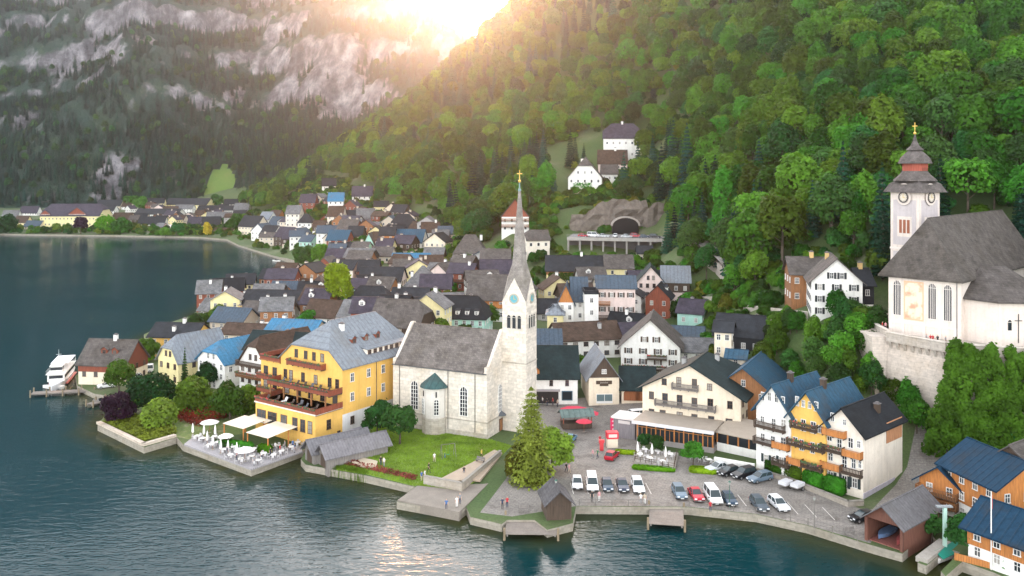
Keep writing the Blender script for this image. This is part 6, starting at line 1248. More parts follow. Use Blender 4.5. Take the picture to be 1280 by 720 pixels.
# restaurant garden on the square
slab('dining_terrace', 'raised dining terrace with a wooden rail on the square', 'terrace', [(793,576),(843,586),(848,566),(796,560)], 1.75, .6, CONC)
def planter_rail():
    railing('terrace_rail', 'low wooden rail around the dining terrace on the square', [(796,560.5),(793.5,576),(842.5,585.5),(846,568)], 1.75, .9, 1.0, wallmat('dwood'))
planter_rail()
for i, (px, py) in enumerate(((797,570),(815,573),(832,577))): parasol('closed white parasol on the dining terrace of the square', px, py, 0, WC, 1.75, 1, 'closed parasols of the dining terrace')
for px, py in ((806,566),(822,568),(838,572),(812,577),(828,581),(800,572)): table_set(('white table on the dining terrace of the square', 'pale chair on the dining terrace of the square'), px, py, 1.75, 'on the dining terrace')
for px, py in ((866,573),(876,576),(886,579)): table_set(('white table beside the dining room windows', 'pale chair beside the dining room windows'), px, py, 1.3, 'by the dining room')
# market stand with red parasols, banners, planters on the square
c = G(722, 536, 1.5); t = thing('market_stand', 'dark timber market stand with a green roof on the square', 'stand', c, .15); m = MB(); m.box(-3, 3, 0, 2.6, 0, 1.1); m.obj('counter', DW, t); roof_mesh(6.4, 3.4, 2.6, .9, .3, (0,0,0,0), .12).obj('roof', mat('seam', (.12,.16,.15), .6, .2), t, (0, 1.3, 0))
for x in (-2.9, 2.9):
    for y in (.1, 2.5): p = MB(); p.box(x-.08, x+.08, y-.08, y+.08, 0, 2.6); p.obj('post', wallmat('redwood'), t)
parasol('large red parasol behind the market stand', 718, 527, 1, (.52,.02,.06), 1.5, 1.6, None, 3.0); parasol('large red parasol at the right of the market stand', 734, 531, 1, (.52,.02,.06), 1.5, 1.3, None, 2.9); parasol('small red parasol before the market stand', 730, 540, 1, (.50,.03,.06), 1.5, .9, None, 2.6)
def banner(label, px, py, h, w, col):
    c = G(px, py, 1.3); t = thing('banner', label, 'banner', c, .1); p = MB(); p.cyl((-w/2, 0, 0), (-w/2, 0, h+.1), .05, .05, 6); p.obj('pole', IRON, t); m = MB(); m.box(-w/2+.05, w/2, -.02, .02, h*.12, h); b = m.obj('cloth', mat('rough', col, .8, .1), t)
    m = MB()
    for i in range(3): z = h*(.35+.2*i); m.prism([(-w*.18, -.035, z), (w*.2, -.035, z), (w*.2, -.035, z+.3), (-w*.1, -.035, z+.3)], (0, .012, 0))
    m.obj('print', mat('flat', (.75,.45,.45), .7), b); f = MB(); f.box(-.5, .5, -.3, .3, 0, .12); f.obj('foot', CONC, t)
banner('tall crimson banner standing near the parked red car', 766, 546, 3.9, 1.05, (.60,.02,.10)); banner('lower red banner beside the kiosk box', 761, 556, 2.2, 1.2, (.62,.03,.06))
c = G(766, 560, 1.3); t = thing('kiosk_box', 'small cream kiosk box with a red top on the square', 'kiosk', c, .1); m = MB(); m.box(-1.0, 1.0, 0, 1.4, 0, 1.7); m.obj('body', wallmat('cream'), t); m = MB(); m.box(-1.1, 1.1, -.1, 1.5, 1.7, 2.9); m.obj('top', mat('flat', (.6,.03,.05), .6), t); m = MB(); m.box(-.8, .8, -.13, -.1, 2.0, 2.6); m.obj('panel', mat('flat', (.7,.55,.5), .7), t)
c = G(752, 563, 1.3); t = thing('notice_post', 'small red notice post on the square', 'sign', c); m = MB(); m.box(-.35, .35, -.2, .2, 0, 1.5); m.box(-.5, .5, -.25, .25, 1.5, 2.0); m.obj('body', mat('flat', (.6,.04,.05), .6), t)
for i, (px, py, a) in enumerate(((672, 646, 0), (667, 646, .0))):
    pass
def bench(label, px, py, a, z=1.3):
    c = G(px, py, z) if z else hit(px, py); t = thing('bench', label, 'bench', c, a)
    m = MB(); m.box(-.9, .9, -.2, .25, .42, .48); m.obj('seat', GW, t); m = MB(); m.box(-.9, .9, .25, .31, .55, .95); m.obj('backrest', GW, t)
    for x in (-.75, .75): m = MB(); m.box(x-.05, x+.05, -.15, .28, 0, .42); m.obj('leg', IRON, t)
bench('grey bench on the quay beside the boat hut', 655, 640, 0); bench('grey bench on the quay near the boathouse', 1062, 668, .3); bench('grey bench at the church green wall', 600, 578, -.6, 1.9)
# play swing on the green
c = hit(560, 572); t = thing('swing_frame', 'pale wooden swing frame on the church green', 'swing', c, .4)
for s in (-1.3, 1.3):
    for e in (-.8, .8): m = MB(); m.cyl((s, e, 0), (s, 0, 2.4), .05, .04, 6); m.obj('leg', wallmat('greywood'), t)
m = MB(); m.cyl((-1.3, 0, 2.4), (1.3, 0, 2.4), .05, .05, 6); m.obj('beam', wallmat('greywood'), t)
m = MB(); m.box(-.3, .3, -.12, .12, .5, .55); m.cyl((-.28, 0, .5), (-.28, 0, 2.4), .015, .015, 4); m.cyl((.28, 0, .5), (.28, 0, 2.4), .015, .015, 4); m.obj('seat', mat('flat', (.05,.3,.1), .6), t)
slab('sand_pit', 'round sand patch on the church green', 'sand', [(440,577),(452,582),(470,583),(472,576),(455,572)], 1.93, .3, mat('rough', (.48,.40,.29), .95, .1))
slab('gravel_path', None, None, [(600,600),(585,598),(560,603),(545,601),(566,590),(590,578),(618,562),(628,566)], 1.98, .35, mat('rough', (.42,.33,.25), .95, .12), 'structure')
# painted parking bays and a crossing on the square
def stripe(x0, y0, x1, y1, w=.12):
    a, b = G(x0, y0, 1.26), G(x1, y1, 1.26); e = (b-a).normalized(); n = Vector((-e.y, e.x, 0))*w/2; return [tuple(a-n), tuple(b-n), tuple(b+n), tuple(a+n)]
PM = MB()
for i, x in enumerate((713,731,750,769,788,807,838,859,880,901,922,940,962,984,1006,1028)):
    y = 604 if x < 810 else 606+(x-838)*.15
    a, b = G(x, y, 1.26), G(x, y, 1.26); za, zb_ = ground(a.x, a.y), 0; e = Vector((.04, -1, 0)); n = Vector((.06, 0, 0)); b = a+e*4.8
    PM.face([(a.x-.06, a.y, ground(a.x, a.y)+.05), (b.x-.06, b.y, ground(b.x, b.y)+.05), (b.x+.06, b.y, ground(b.x, b.y)+.05), (a.x+.06, a.y, ground(a.x, a.y)+.05)])
tag(PM.obj('road_markings', mat('rough', (.62,.58,.54), .8, .15)), kind='structure')
# ------------------------------------------------------------------ gardens, hedges and single trees
def blob_tree(name, label, px, py, hgt, rad, m, n=2600, leaf=.26, zc=None, tall=1.0, z=None, cat='tree', trunk=True, lobes=16, seed=None, group=None):
    c = hit(px, py) if z is None else G(px, py, z); c = Vector(c)
    R = rad; zc_ = hgt-rad*1.12*tall if zc is None else zc
    me = crown_broad(seed or int(px*7+py), n, leaf, m, R, zc_, tall, lobes); t = thing(name, label, cat, c, random.uniform(0, 6), group)
    if trunk: link('trunk', trunk_mesh(max(zc_, .6), max(.1, rad*.07), 4, int(px)), t)
    link('crown', me, t); return t
TL = [('lime_tree', 'bright yellow-green lime tree towering over the dark slate roofs', 423, 396, 17.5, 5.2, L_LIME, 4200, .34, 1.35),
 ('lakeside_tree', 'broad dark tree at the small bay below the redwood house', 381, 333, 12, 6.5, L_DARK, 3600, .42, 1.0), ('lakeside_tree', 'lighter tree at the small bay beside the broad dark one', 402, 332, 11, 5.0, L_BROAD, 3000, .40, 1.0),
 ('garden_tree', 'round green tree beside the ferry house', 149, 492, 8.0, 3.9, L_GARDEN, 3200, .26, 1.0), ('garden_tree', 'broad dark green dome of a tree in the lakeside garden', 190, 512, 8.5, 5.6, L_DARK, 4200, .28, .85),
 ('garden_tree', 'green tree in front of the white house with the bright blue roof', 240, 514, 8.0, 4.2, L_GARDEN, 3200, .26, 1.0), ('garden_tree', 'golden green shrub tree in the lakeside garden', 200, 535, 6.0, 4.3, L_GOLD, 3600, .24, .8),
 ('garden_tree', 'dark purple-leaved tree at the corner of the lakeside garden', 148, 528, 6.5, 3.4, L_PURPLE, 3200, .24, 1.0), ('garden_tree', 'tall green tree left of the yellow hotel terrace', 287, 524, 8.2, 3.9, L_GARDEN, 3200, .26, 1.1),
 ('garden_tree', 'smaller green tree against the yellow hotel wing', 306, 520, 7.4, 3.4, L_GARDEN, 2800, .26, 1.1), ('garden_tree', 'dark tree behind the yellow gabled house and its garden', 262, 486, 6.5, 3.0, L_DARK, 2400, .26, 1.0),
 ('garden_tree', 'tree behind the ferry house lane', 184, 452, 6.5, 3.2, L_GARDEN, 2400, .28, 1.0), ('garden_tree', 'round tree above the bright blue sheet roof', 387, 418, 7.5, 4.4, L_GARDEN, 2600, .30, .9), ('garden_tree', 'small tree at the grey boathouses of the point', 275, 404, 6.5, 3.0, L_GARDEN, 2000, .3, 1.1),
 ('green_tree', 'round maple on the church green, nearer the water', 500, 556, 8.0, 3.5, L_DARK, 4200, .24, 1.0), ('green_tree', 'round maple on the church green, nearer the yellow hotel', 472, 548, 7.2, 3.2, L_DARK, 3600, .24, 1.0),
 ('green_tree', 'bushy tree beside the feathery larch on the quay', 690, 588, 8.0, 3.8, L_GOLD, 3600, .25, 1.1), ('green_tree', 'low olive tree in front of the feathery larch', 652, 597, 6.4, 3.3, L_GOLD, 3000, .25, 1.0),
 ('clipped_tree', 'round clipped tree beside the dining room', 866, 582, 4.2, 2.0, L_GARDEN, 2200, .20, .9), ('clipped_tree', 'small clipped tree on the dining terrace, nearer the porch', 805, 566, 3.6, 1.2, L_DARK, 1200, .18, 1.0), ('clipped_tree', 'small clipped tree in the middle of the dining terrace', 822, 570, 3.8, 1.4, L_DARK, 1400, .18, 1.0),
 ('shore_tree', 'leafy tree beside the flag pole', 1214, 694, 5.6, 2.8, L_DARK, 2600, .22, 1.0), ('shore_tree', 'small olive tree between boathouse and mast', 1166, 672, 3.6, 1.9, L_DARK, 1600, .2, 1.0), ('shore_tree', 'low shrub tree at the lower right house', 1262, 712, 3.0, 2.0, L_GARDEN, 1600, .2, .9),
 ('village_tree', 'small tree in the yard behind the church tower', 612, 412, 7, 2.6, L_GARDEN, 1600, .28, 1.1), ('village_tree', 'tree beside the stone church and the yellow house', 706, 436, 7, 2.2, L_GOLD, 1400, .28, 1.2), ('village_tree', 'vine-covered tree beside the long brown roof', 786, 424, 6, 2.2, L_GARDEN, 1400, .28, 1.0),
 ('far_tree', 'round bright tree on the far shore beside the long pale yellow building', 133, 291, 15, 9.0, L_LIME, 2200, .75, .9), ('far_tree', 'second bright tree on the far shore beside the pale yellow building', 151, 291, 13, 8.0, L_GARDEN, 2000, .75, .9), ('far_tree', 'dark purple tree before the long pale yellow building', 101, 292, 13, 5.5, L_PURPLE, 1500, .7, 1.0),
 ('far_tree', 'small round tree near the middle of the long pale yellow building', 84, 291, 8, 3.6, L_GARDEN, 900, .6, 1.0), ('far_tree', 'small yellowish tree at the left of the long pale yellow building', 71, 291, 8, 3.4, L_GOLD, 900, .6, 1.0), ('far_tree', 'golden yellow pointed shrub on the far shore', 259, 296, 11, 3.6, L_YEL, 1200, .6, 1.5),
 ('far_tree', 'dark green tree on the far shore left of the yellow shrub', 221, 293, 10, 5.0, L_DARK, 1300, .7, 1.0), ('far_tree', 'green tree on the far shore right of the red boathouse', 207, 295, 7, 4.0, L_GARDEN, 1000, .6, 1.0), ('far_tree', 'large dark tree at the left edge of the far shore', 8, 291, 14, 9.0, L_DARK, 1800, .8, 1.0),
 ('far_tree', 'tall dark tree between the far shore and the lakeside row', 295, 291, 16, 7.0, L_BROAD, 1800, .8, 1.2), ('far_tree', 'green tree above the far village left of the meadow', 272, 262, 18, 9.0, L_DARK, 1800, .9, 1.0), ('far_tree', 'pair of big round trees behind the far village, left one', 164, 262, 18, 11, L_BROAD, 1900, .95, .9), ('far_tree', 'pair of big round trees behind the far village, right one', 176, 264, 17, 9, L_GARDEN, 1800, .95, .9)]
for nm, lb, px, py, hg, rd, m_, n_, lf, tl in TL: blob_tree(nm, lb, px, py, hg, rd, m_, n_, lf, None, tl, None if py > 300 else 1.6)
# feathery larch on the quay, a cypress, ornamental conifers
def conifer(name, label, px, py, H_, R, m, n, leaf, rag=.4, shape=.9):
    c = Vector(hit(px, py)); t = thing(name, label, 'tree', c, random.uniform(0, 6)); link('trunk', trunk_mesh(H_*.9, .22, 0, int(px)), t); link('crown', crown_conifer(int(px+py), n, leaf, m, H_, R, .6, rag, 'crown', shape), t)
conifer('larch', 'tall feathery yellow-green larch on the quay before the church tower', 664, 602, 16.0, 4.8, L_LARCH, 6500, .30, .6, .55); conifer('cypress', 'slender cypress before the yellow gabled house', 231, 492, 10.5, 1.3, L_DARK, 1800, .24, .3)
blob_tree('planter_shrub', 'round planting ring shrub at the foot of the larch', 664, 606, 1.6, 2.2, L_GOLD, 1500, .2, .7, .6, None, 'shrub', False)
# clipped hedges before the guesthouses
def hedge(label, px, py, w, d, h, yaw, m=L_IVY, n=2600, name='hedge', group=None, z=None):
    rng = np.random.default_rng(int(px)); c = Vector(hit(px, py)) if z is None else G(px, py, z); k = n; p = rng.uniform(-1, 1, (k, 3)); f = rng.integers(0, 5, k); 
    for ax, s, i in ((0, -1, 0), (0, 1, 1), (1, -1, 2), (1, 1, 3), (2, 1, 4)): p[f == i, ax] = s
    e = np.abs(p)**5; p *= (1/np.maximum(1, (e.sum(1, keepdims=True))**.2)); nn = p.copy()+rng.normal(size=p.shape)*.35; nn /= np.linalg.norm(nn, axis=1, keepdims=True); q = p*np.array([w/2, d/2, h/2])+np.array([0, 0, h/2])+rng.normal(size=p.shape)*.05
    o = link(name, quads_mesh(name, leaf_quads(q, nn, .16*rng.uniform(.6, 1.3, k), rng), m), None, c, math.radians(yaw)); tag(o, label, 'hedge', group)
    core = MB(); core.box(-w*.42, w*.42, -d*.42, d*.42, 0, h*.86); core.obj('dark_core', mat('rough', (.02,.035,.01), .9, .3), o)  # solid dark box behind the leaves, coloured as the shade inside the hedge
for i, (px, py) in enumerate(((970, 592), (994, 599), (1018, 608), (1043, 617))): hedge(('first', 'second', 'third', 'fourth')[i]+' clipped green hedge block from the cream hotel in the guesthouse garden', px, py, 3.4, 2.6, 2.5, -48)
hedge('low green hedge strip in front of the dining terrace', 817, 588, 7.2, 1.4, .5, -12, L_LIME, 2200); hedge('low grass-green hedge patch below the round clipped tree', 879, 590, 4.6, 2.2, .6, -15, L_LIME, 2000); hedge('short hedge strip beside the parked red car', 783, 568, 4.2, 1.0, .6, -12, L_LIME, 1400)
hedge('green hedge in front of the lake terrace awnings', 296, 560, 7.0, 1.2, 1.3, -18, L_IVY, 2200, z=1.45); hedge('bright green planter hedge at the right of the lake terrace', 331, 567, 2.6, 1.3, 1.6, -18, L_LIME, 1300, z=1.45)
hedge('trimmed hedge above the stone wall of the upper lane', 985, 400, 9, 1.6, 1.6, -12, L_IVY, 2400)
# flower beds and reeds
def patch(name, label, cat, px, n, leaf, m, h=.6, seed=1, flat=.5):
    rng = np.random.default_rng(seed); pts = np.array([tuple(hit(x, y)) for x, y in px]); lo, hi = pts[:, :2].min(0), pts[:, :2].max(0); q = rng.uniform(lo, hi, (n*4, 2)); q = q[inside([tuple(p[:2]) for p in pts], q[:, 0], q[:, 1])][:n]; z = zt(q[:, 0], q[:, 1])
    lump = np.array([mnoise.noise(Vector((a*.7, b*.7, 0))) for a, b in q]); c = np.c_[q, z+rng.uniform(0, 1, len(q))*h*(.6+.8*np.clip(lump+.4, 0, 1))]
    nn = rng.normal(size=c.shape)*.5+np.array([0, -.3, flat+.4]); nn /= np.linalg.norm(nn, axis=1, keepdims=True); o = link(name, quads_mesh(name, leaf_quads(c, nn, leaf*rng.uniform(.6, 1.3, len(q)), rng), m)); tag(o, label, cat, kind='stuff')
patch('flower_bed', 'bed of crimson flowers in the lakeside garden', 'flowers', [(218,526),(250,534),(285,522),(262,512),(226,516)], 2600, .16, L_RED, 1.2, 3)
patch('garden_shrubs', 'mixed low shrubs along the edge of the lakeside garden', 'shrubs', [(128,530),(180,553),(222,543),(212,530),(160,520),(145,515)], 5200, .2, L_GOLD, .9, 4)
patch('garden_shrubs', 'mixed low shrubs between the garden trees and the houses', 'shrubs', [(160,505),(250,528),(320,518),(318,500),(240,490),(165,485)], 6500, .22, L_GARDEN, 1.1, 5)
patch('flower_edge', 'reddish flower edge along the lake side of the church green', 'flowers', [(420,580),(470,590),(518,602),(522,597),(470,584),(425,575)], 1800, .12, mat('leaf', (.20,.08,.04), .6, .4), .5, 6)
def reeds():
    rng = np.random.default_rng(8); a, b = G(414, 592, 0), G(458, 601, 0); n = 3000; s = rng.uniform(0, 1, n); c = np.array(a)[None]*(1-s[:, None])+np.array(b)[None]*s[:, None]+rng.normal(size=(n, 3))*np.array([.15, .5, 0]); h = rng.uniform(.9, 1.9, n); t = rng.normal(size=(n, 2))*.15; v = np.empty((n, 4, 3)); w = .035
    v[:, 0] = c+[-w, 0, -.5]; v[:, 1] = c+[w, 0, -.5]; v[:, 2] = np.c_[c[:, 0]+t[:, 0]+w*.4, c[:, 1]+t[:, 1], h]; v[:, 3] = np.c_[c[:, 0]+t[:, 0]-w*.4, c[:, 1]+t[:, 1], h]; o = link('reeds', quads_mesh('reeds', v.reshape(-1, 3), L_GARDEN)); tag(o, 'bright green reeds growing at the wall of the church green', 'reeds', kind='stuff')
reeds()
# grass blades of the green
def grass():
    rng = np.random.default_rng(9); P_ = np.array(Z_LAWN); lo, hi = P_.min(0), P_.max(0); q = rng.uniform(lo, hi, (60000, 2)); q = q[inside(Z_LAWN, q[:, 0], q[:, 1])]; u, n = dirs(math.radians(-25)); z = zt(q[:, 0], q[:, 1]); n_ = len(q); v = np.empty((n_, 4, 3)); h = rng.uniform(.05, .2, n_); t = rng.normal(size=(n_, 2))*.06; w = .05; c = np.c_[q, z]
    v[:, 0] = c+[-w, 0, 0]; v[:, 1] = c+[w, 0, 0]; v[:, 2] = np.c_[q+t+[w*.3, 0], z+h]; v[:, 3] = np.c_[q+t-[w*.3, 0], z+h]; o = link('grass', quads_mesh('grass', v.reshape(-1, 3), mat('leaf', (.13,.20,.02), .7, .3, trans=.3))); tag(o, 'short mown grass of the church green', 'grass', kind='stuff')
grass()
# wooded bank between the guesthouses and the upper church, and the steep gardens above the village
BUSH = [crown_broad(40+i, 900, .34, m_, 2.3, 1.9, .95, 10) for i, m_ in enumerate((L_GARDEN, L_BROAD, L_DARK, L_GOLD))]
BTR = trunk_mesh(1.6, .12, 3)
BANK_PX = [(928,460),(950,430),(985,398),(1012,400),(1085,402),(1096,415),(1112,440),(1135,500),(1162,540),(1290,560),(1290,600),(1215,585),(1150,560),(1118,520),(1070,500),(1010,484),(965,472)]
def bank():
    st = 3.1; gx, gy = np.meshgrid(np.arange(40, 110, st), np.arange(128, 215, st)); x = gx.ravel()+RNG.uniform(-.45, .45, gx.size)*st; y = gy.ravel()+RNG.uniform(-.45, .45, gx.size)*st; z = zt(x, y); px, py = 640+F*x/y, YH+(HC-z)*F/y
    k = inside(BANK_PX, px, py) & ~occupied(x, y, 1.6)
    for i in np.where(k)[0]:
        v = int(RNG.integers(5)); t, c = make_tree('bank_tree', 'leafy tree on the wooded bank below the upper church', 'tree', (x[i], y[i], z[i]-1.9), float(RNG.uniform(0, 6.28)), float(RNG.uniform(.42, .68)), FOREST[v], TRUNK, 'trees of the wooded bank')
bank()
def greenery():
    bs = []
    for i, (px, py, lb) in enumerate(((870, 380, 'round bush on the terraced garden below the covered stairs'), (890, 395, 'yellow-green bush on the terraced garden above the black house'), (840, 395, 'bush on the terraced garden beside the pink gable'), (905, 405, 'bright bush at the foot of the terraced garden'))):
        t = thing('garden_bush', lb, 'shrub', hit(px, py)); link('trunk', BTR, t); bs.append(link('crown', BUSH[i], t))
    st = 3.4; gx, gy = np.meshgrid(np.arange(-480, 130, st), np.arange(172, 800, st)); x = gx.ravel()+RNG.uniform(-.5, .5, gx.size)*st; y = gy.ravel()+RNG.uniform(-.5, .5, gx.size)*st; z = zt(x, y); px, py = 640+F*x/y, YH+(HC-z)*F/y
    nz = np.array([mnoise.noise(Vector((a*.05, b*.05, 2))) for a, b in zip(x, y)]); k = inside(LAND, x, y) & (edge_dist(SHORE, x, y, False) > np.where(y > 480, 2.5, 7)) & ~occupied(x, y, 1.3) & (~inside(FOREST_PX, px, py) | hides_house(x, y, px, py)) & (px > -20) & (px < 1100) & (y > 205)
    for _, zz in ZONES: k &= ~inside(zz, x, y)
    for (ax, ay, ar) in NO_TREES: k &= np.hypot(x-ax, y-ay) > ar*.5
    k &= ~inside(MEADOW_PX, px, py)
    _a, _b = P(708, 297, 345), P(834, 305, 338); k &= ~((x > _a.x-1) & (x < _b.x+1) & (y > 337) & (y < 366))
    dens = np.clip(np.where(y > 640, .3, .10)+.8*nz+np.clip((z-8)/10, 0, .8), 0, .92); k &= RNG.random(x.size) < dens
    p = np.c_[x, y, z-.3][k]; n = len(p); scatter('village_greenery', p, RNG.uniform(0, 6.28, n), RNG.uniform(.45, 1.3, n), RNG.choice(4, n, p=[.35, .35, .2, .1]), bs, 'bushes and small trees filling the gardens between the village houses', 'shrubs')
    # undergrowth at the lower edge of the forest
    q = FP[(FP[:, 1] < 560)]; n = len(q); j = RNG.uniform(-3.2, 3.2, (n, 2)); xx, yy = q[:, 0]+j[:, 0], q[:, 1]+j[:, 1]; scatter('forest_undergrowth', np.c_[xx, yy, zt(xx, yy)-.4], RNG.uniform(0, 6.28, n), RNG.uniform(.7, 1.6, n), RNG.choice(4, n, p=[.35, .35, .25, .05]), bs, 'leafy undergrowth below the hillside forest trees', 'undergrowth')
greenery()
# ivy strips on walls
def ivy_on(q, label, x0, x1, z0, z1, n):
    rng = np.random.default_rng(int(x0*10)+n); c = np.c_[rng.uniform(x0, x1, n), -.12-rng.uniform(0, .25, n), rng.uniform(z0, z1, n)]; nn = rng.normal(size=c.shape)*.4+np.array([0, -1, .3]); nn /= np.linalg.norm(nn, axis=1, keepdims=True); o = link('ivy', quads_mesh('ivy', leaf_quads(c, nn, .22*rng.uniform(.6, 1.3, n), rng), L_IVY), None, q['c'], q['a']); tag(o, label, 'ivy')
ivy_on(HQ('tall pale tower house'), 'vertical strip of ivy on the pale tower house', -1.6, 1.2, -1, 9.6, 900); ivy_on(HQ('long yellow house under a black roof'), 'flowering vines along the long yellow house', -9.5, 9.5, 2.6, 5.2, 1800); ivy_on(HQ('white manor with a grey'), 'climbing vine on the white half-hipped manor', -5.5, 3.5, 1.0, 4.5, 300)
# covered stairway that climbs through the trees
def stairs():
    pts = [hit(x, y) for x, y in ((868, 312), (884, 324), (900, 334), (912, 346), (918, 364))]; t = thing('covered_stairway', 'curving covered stone stairway among the trees above the terraced garden', 'stairway', pts[0]); o = pts[0]
    for i in range(len(pts)-1):
        a, b = pts[i]-o, pts[i+1]-o; e = (b-a); f = Vector((e.x, e.y, 0)).normalized(); n = Vector((-f.y, f.x, 0)); w = 1.5
        m = MB(); m.prism([tuple(a-n*w+Vector((0, 0, -2))), tuple(b-n*w+Vector((0, 0, -2))), tuple(b+n*w+Vector((0, 0, -2))), tuple(a+n*w+Vector((0, 0, -2)))], (0, 0, 4.2)); m.obj('wall', mat('stone', (.34,.30,.26), .9, .2), t)
        m = MB(); up = Vector((0, 0, 3.6)); m.prism([tuple(a-n*(w+.5)+up), tuple(b-n*(w+.5)+up), tuple(b+n*(w+.5)+up+Vector((0, 0, .5))), tuple(a+n*(w+.5)+up+Vector((0, 0, .5)))], (0, 0, .2)); m.obj('roof', mat('shingle', (.26,.24,.23), .85, .3), t)
        for s in (.2, .8): p = a+e*s; m = MB(); m.box(p.x-n.x*w-.12, p.x-n.x*w+.12, p.y-n.y*w-.12, p.y-n.y*w+.12, p.z+2.1, p.z+3.7); m.obj('post', wallmat('dwood'), t)
stairs()
def terr_wall(label, px, h):
    p = [hit(x, y) for x, y in px]; t = thing('terrace_garden_wall', label, 'wall', p[0])
    for i in range(len(p)-1):
        a, b = p[i]-p[0], p[i+1]-p[0]; m = MB(); m.prism([tuple(a+Vector((0, 0, -1.5))), tuple(b+Vector((0, 0, -1.5))), tuple(b+Vector((0, 0, h))), tuple(a+Vector((0, 0, h)))], (0, .7, 0)); m.obj('wall', mat('stone', (.42,.38,.33), .9, .2), t)
terr_wall('pale garden wall stepping below the pink gabled house', [(800,386),(830,388),(862,392)], 1.6); terr_wall('stone wall under the hedge of the upper lane', [(930,392),(958,396),(1010,404)], 2.2); terr_wall('rough garden wall on the slope above the black timber house', [(862,376),(890,378),(915,378)], 1.4); terr_wall('retaining wall below the white half-hipped manor', [(706,243),(730,245),(766,242)], 2.0)
# ------------------------------------------------------------------ vehicles
TYRE = mat('flat', (.015,.015,.016), .7); RIM = mat('flat', (.45,.45,.46), .35, metal=.7); HEADL = mat('glass', (.75,.76,.78), .15); TAILL = mat('flat', (.35,.02,.02), .3); CGLASS = mat('glass', (.03,.045,.05), .05); PLATE = mat('flat', (.7,.7,.68), .5)
CARM = {}
def car_meshes(kind):
    if kind in CARM: return CARM[kind]
    L, W, H, belt, h0, h1, rk, fk = dict(hatch=(4.0,1.72,1.48,.92,-.95,1.75,.62,.95), saloon=(4.5,1.76,1.45,.92,-.95,1.55,.8,.95), estate=(4.6,1.78,1.52,.95,-.95,2.1,.35,.9), suv=(4.5,1.85,1.72,1.05,-1.0,2.05,.35,.8), van=(4.9,1.95,2.05,1.15,-1.75,2.4,.12,.75))[kind]
    b = MB(); prof = [(-L/2+.06, .26), (-L/2, .42), (-L/2+.03, .68), (-L/2+.2, .80), (h0, belt), (h1+.05, belt), (L/2-.06, belt-.04), (L/2, .62), (L/2-.05, .28)]
    w = W/2; n = len(prof)
    for s in (-1, 1): b.face([(s*w*(.93 if z > .8 or z < .3 else 1), y, z) for y, z in (prof if s < 0 else prof[::-1])])
    for i in range(n): j = (i+1) % n; p, q = prof[i], prof[j]; k = lambda z: .93 if z > .8 or z < .3 else 1; b.face([(-w*k(p[1]), p[0], p[1]), (w*k(p[1]), p[0], p[1]), (w*k(q[1]), q[0], q[1]), (-w*k(q[1]), q[0], q[1])][::-1])
    t0, t1, wt = h0+fk, h1-rk*.6, w*.76; b.box(-wt, wt, t0, t1, H-.05, H)
    for s in (-1, 1):                                   # pillars
        for (ya, yb_) in ((h0, t0), (h1, t1), ((h0+h1)/2+.1, (t0+t1)/2+.1)): b.prism([(s*w*.93, ya-.05, belt), (s*w*.93, ya+.05, belt), (s*wt, yb_+.05, H-.04), (s*wt, yb_-.05, H-.04)], (-s*.05, 0, 0))
    g = MB(); A = [(-w*.9, h0, belt), (w*.9, h0, belt), (w*.9, h1, belt), (-w*.9, h1, belt)]; B = [(-wt*.97, t0, H-.04), (wt*.97, t0, H-.04), (wt*.97, t1, H-.04), (-wt*.97, t1, H-.04)]
    for i in range(4): j = (i+1) % 4; g.face([A[i], A[j], B[j], B[i]])
    hl = MB(); hl.box(-.2, .2, -.05, .03, -.09, .09); tl = MB(); tl.box(-.17, .17, -.03, .04, -.14, .14); wh = MB(); wh.cyl((-.1, 0, 0), (.1, 0, 0), .31, .31, 14, 0); wh.cyl((-.11, 0, 0), (.11, 0, 0), .19, .19, 10, 1); pl = MB(); pl.box(-.26, .26, -.02, .01, -.06, .06); mr = MB(); mr.box(-.1, .1, -.06, .06, -.07, .07)
    bump = MB(); bump.box(-w*.95, w*.95, -L/2-.04, -L/2+.05, .28, .46); 
    bm = b.mesh('body', mat('flat', (.5,.5,.5))); CARM[kind] = dict(body=bm, glass=g.mesh('windows', CGLASS), hl=hl.mesh('headlight', HEADL), tl=tl.mesh('tail_light', TAILL), wh=wh.mesh('wheel', [TYRE, RIM]), pl=pl.mesh('number_plate', PLATE), mr=mr.mesh('mirror', TYRE), bump=bump.mesh('bumper', TYRE), L=L, W=W); return CARM[kind]
def car(label, px, py, kind, col, head, z=None, cat=None, group=None, at=None):
    """px, py: where the middle of the car stands; head: degrees, 0 points at the lake"""
    D = car_meshes(kind); c = Vector(at) if at is not None else (Vector(hit(px, py)) if z is None else G(px, py, z)); c.z += .02
    t = thing('parked_van' if kind == 'van' else 'parked_car', label, cat or ('van' if kind == 'van' else 'car'), c, math.radians(head), group); L, W = D['L'], D['W']
    b = link('body', D['body'], t); b.material_slots[0].link = 'OBJECT'; b.material_slots[0].material = mat('flat', col, .34, metal=.0); b.material_slots[0].material.node_tree.nodes['Principled BSDF'].inputs['Specular IOR Level'].default_value = .3
    link('windows', D['glass'], t); link('bumper', D['bump'], t)
    for s in (-1, 1):
        link('headlight', D['hl'], t, (s*W*.34, -L/2-.0, .66)); link('tail_light', D['tl'], t, (s*W*.41, L/2-.02, .72)); link('mirror', D['mr'], t, (s*W*.53, -.72 if kind != 'van' else -1.4, 1.0))
        for y in (-L*.31, L*.31): link('wheel', D['wh'], t, (s*(W/2-.1), y, .31))
    link('number_plate', D['pl'], t, (0, -L/2-.05, .37)); return t
WH, BK, DB, RD, SV, GB = (.78,.78,.78), (.012,.013,.016), (.02,.045,.08), (.42,.012,.03), (.52,.54,.56), (.12,.17,.22)
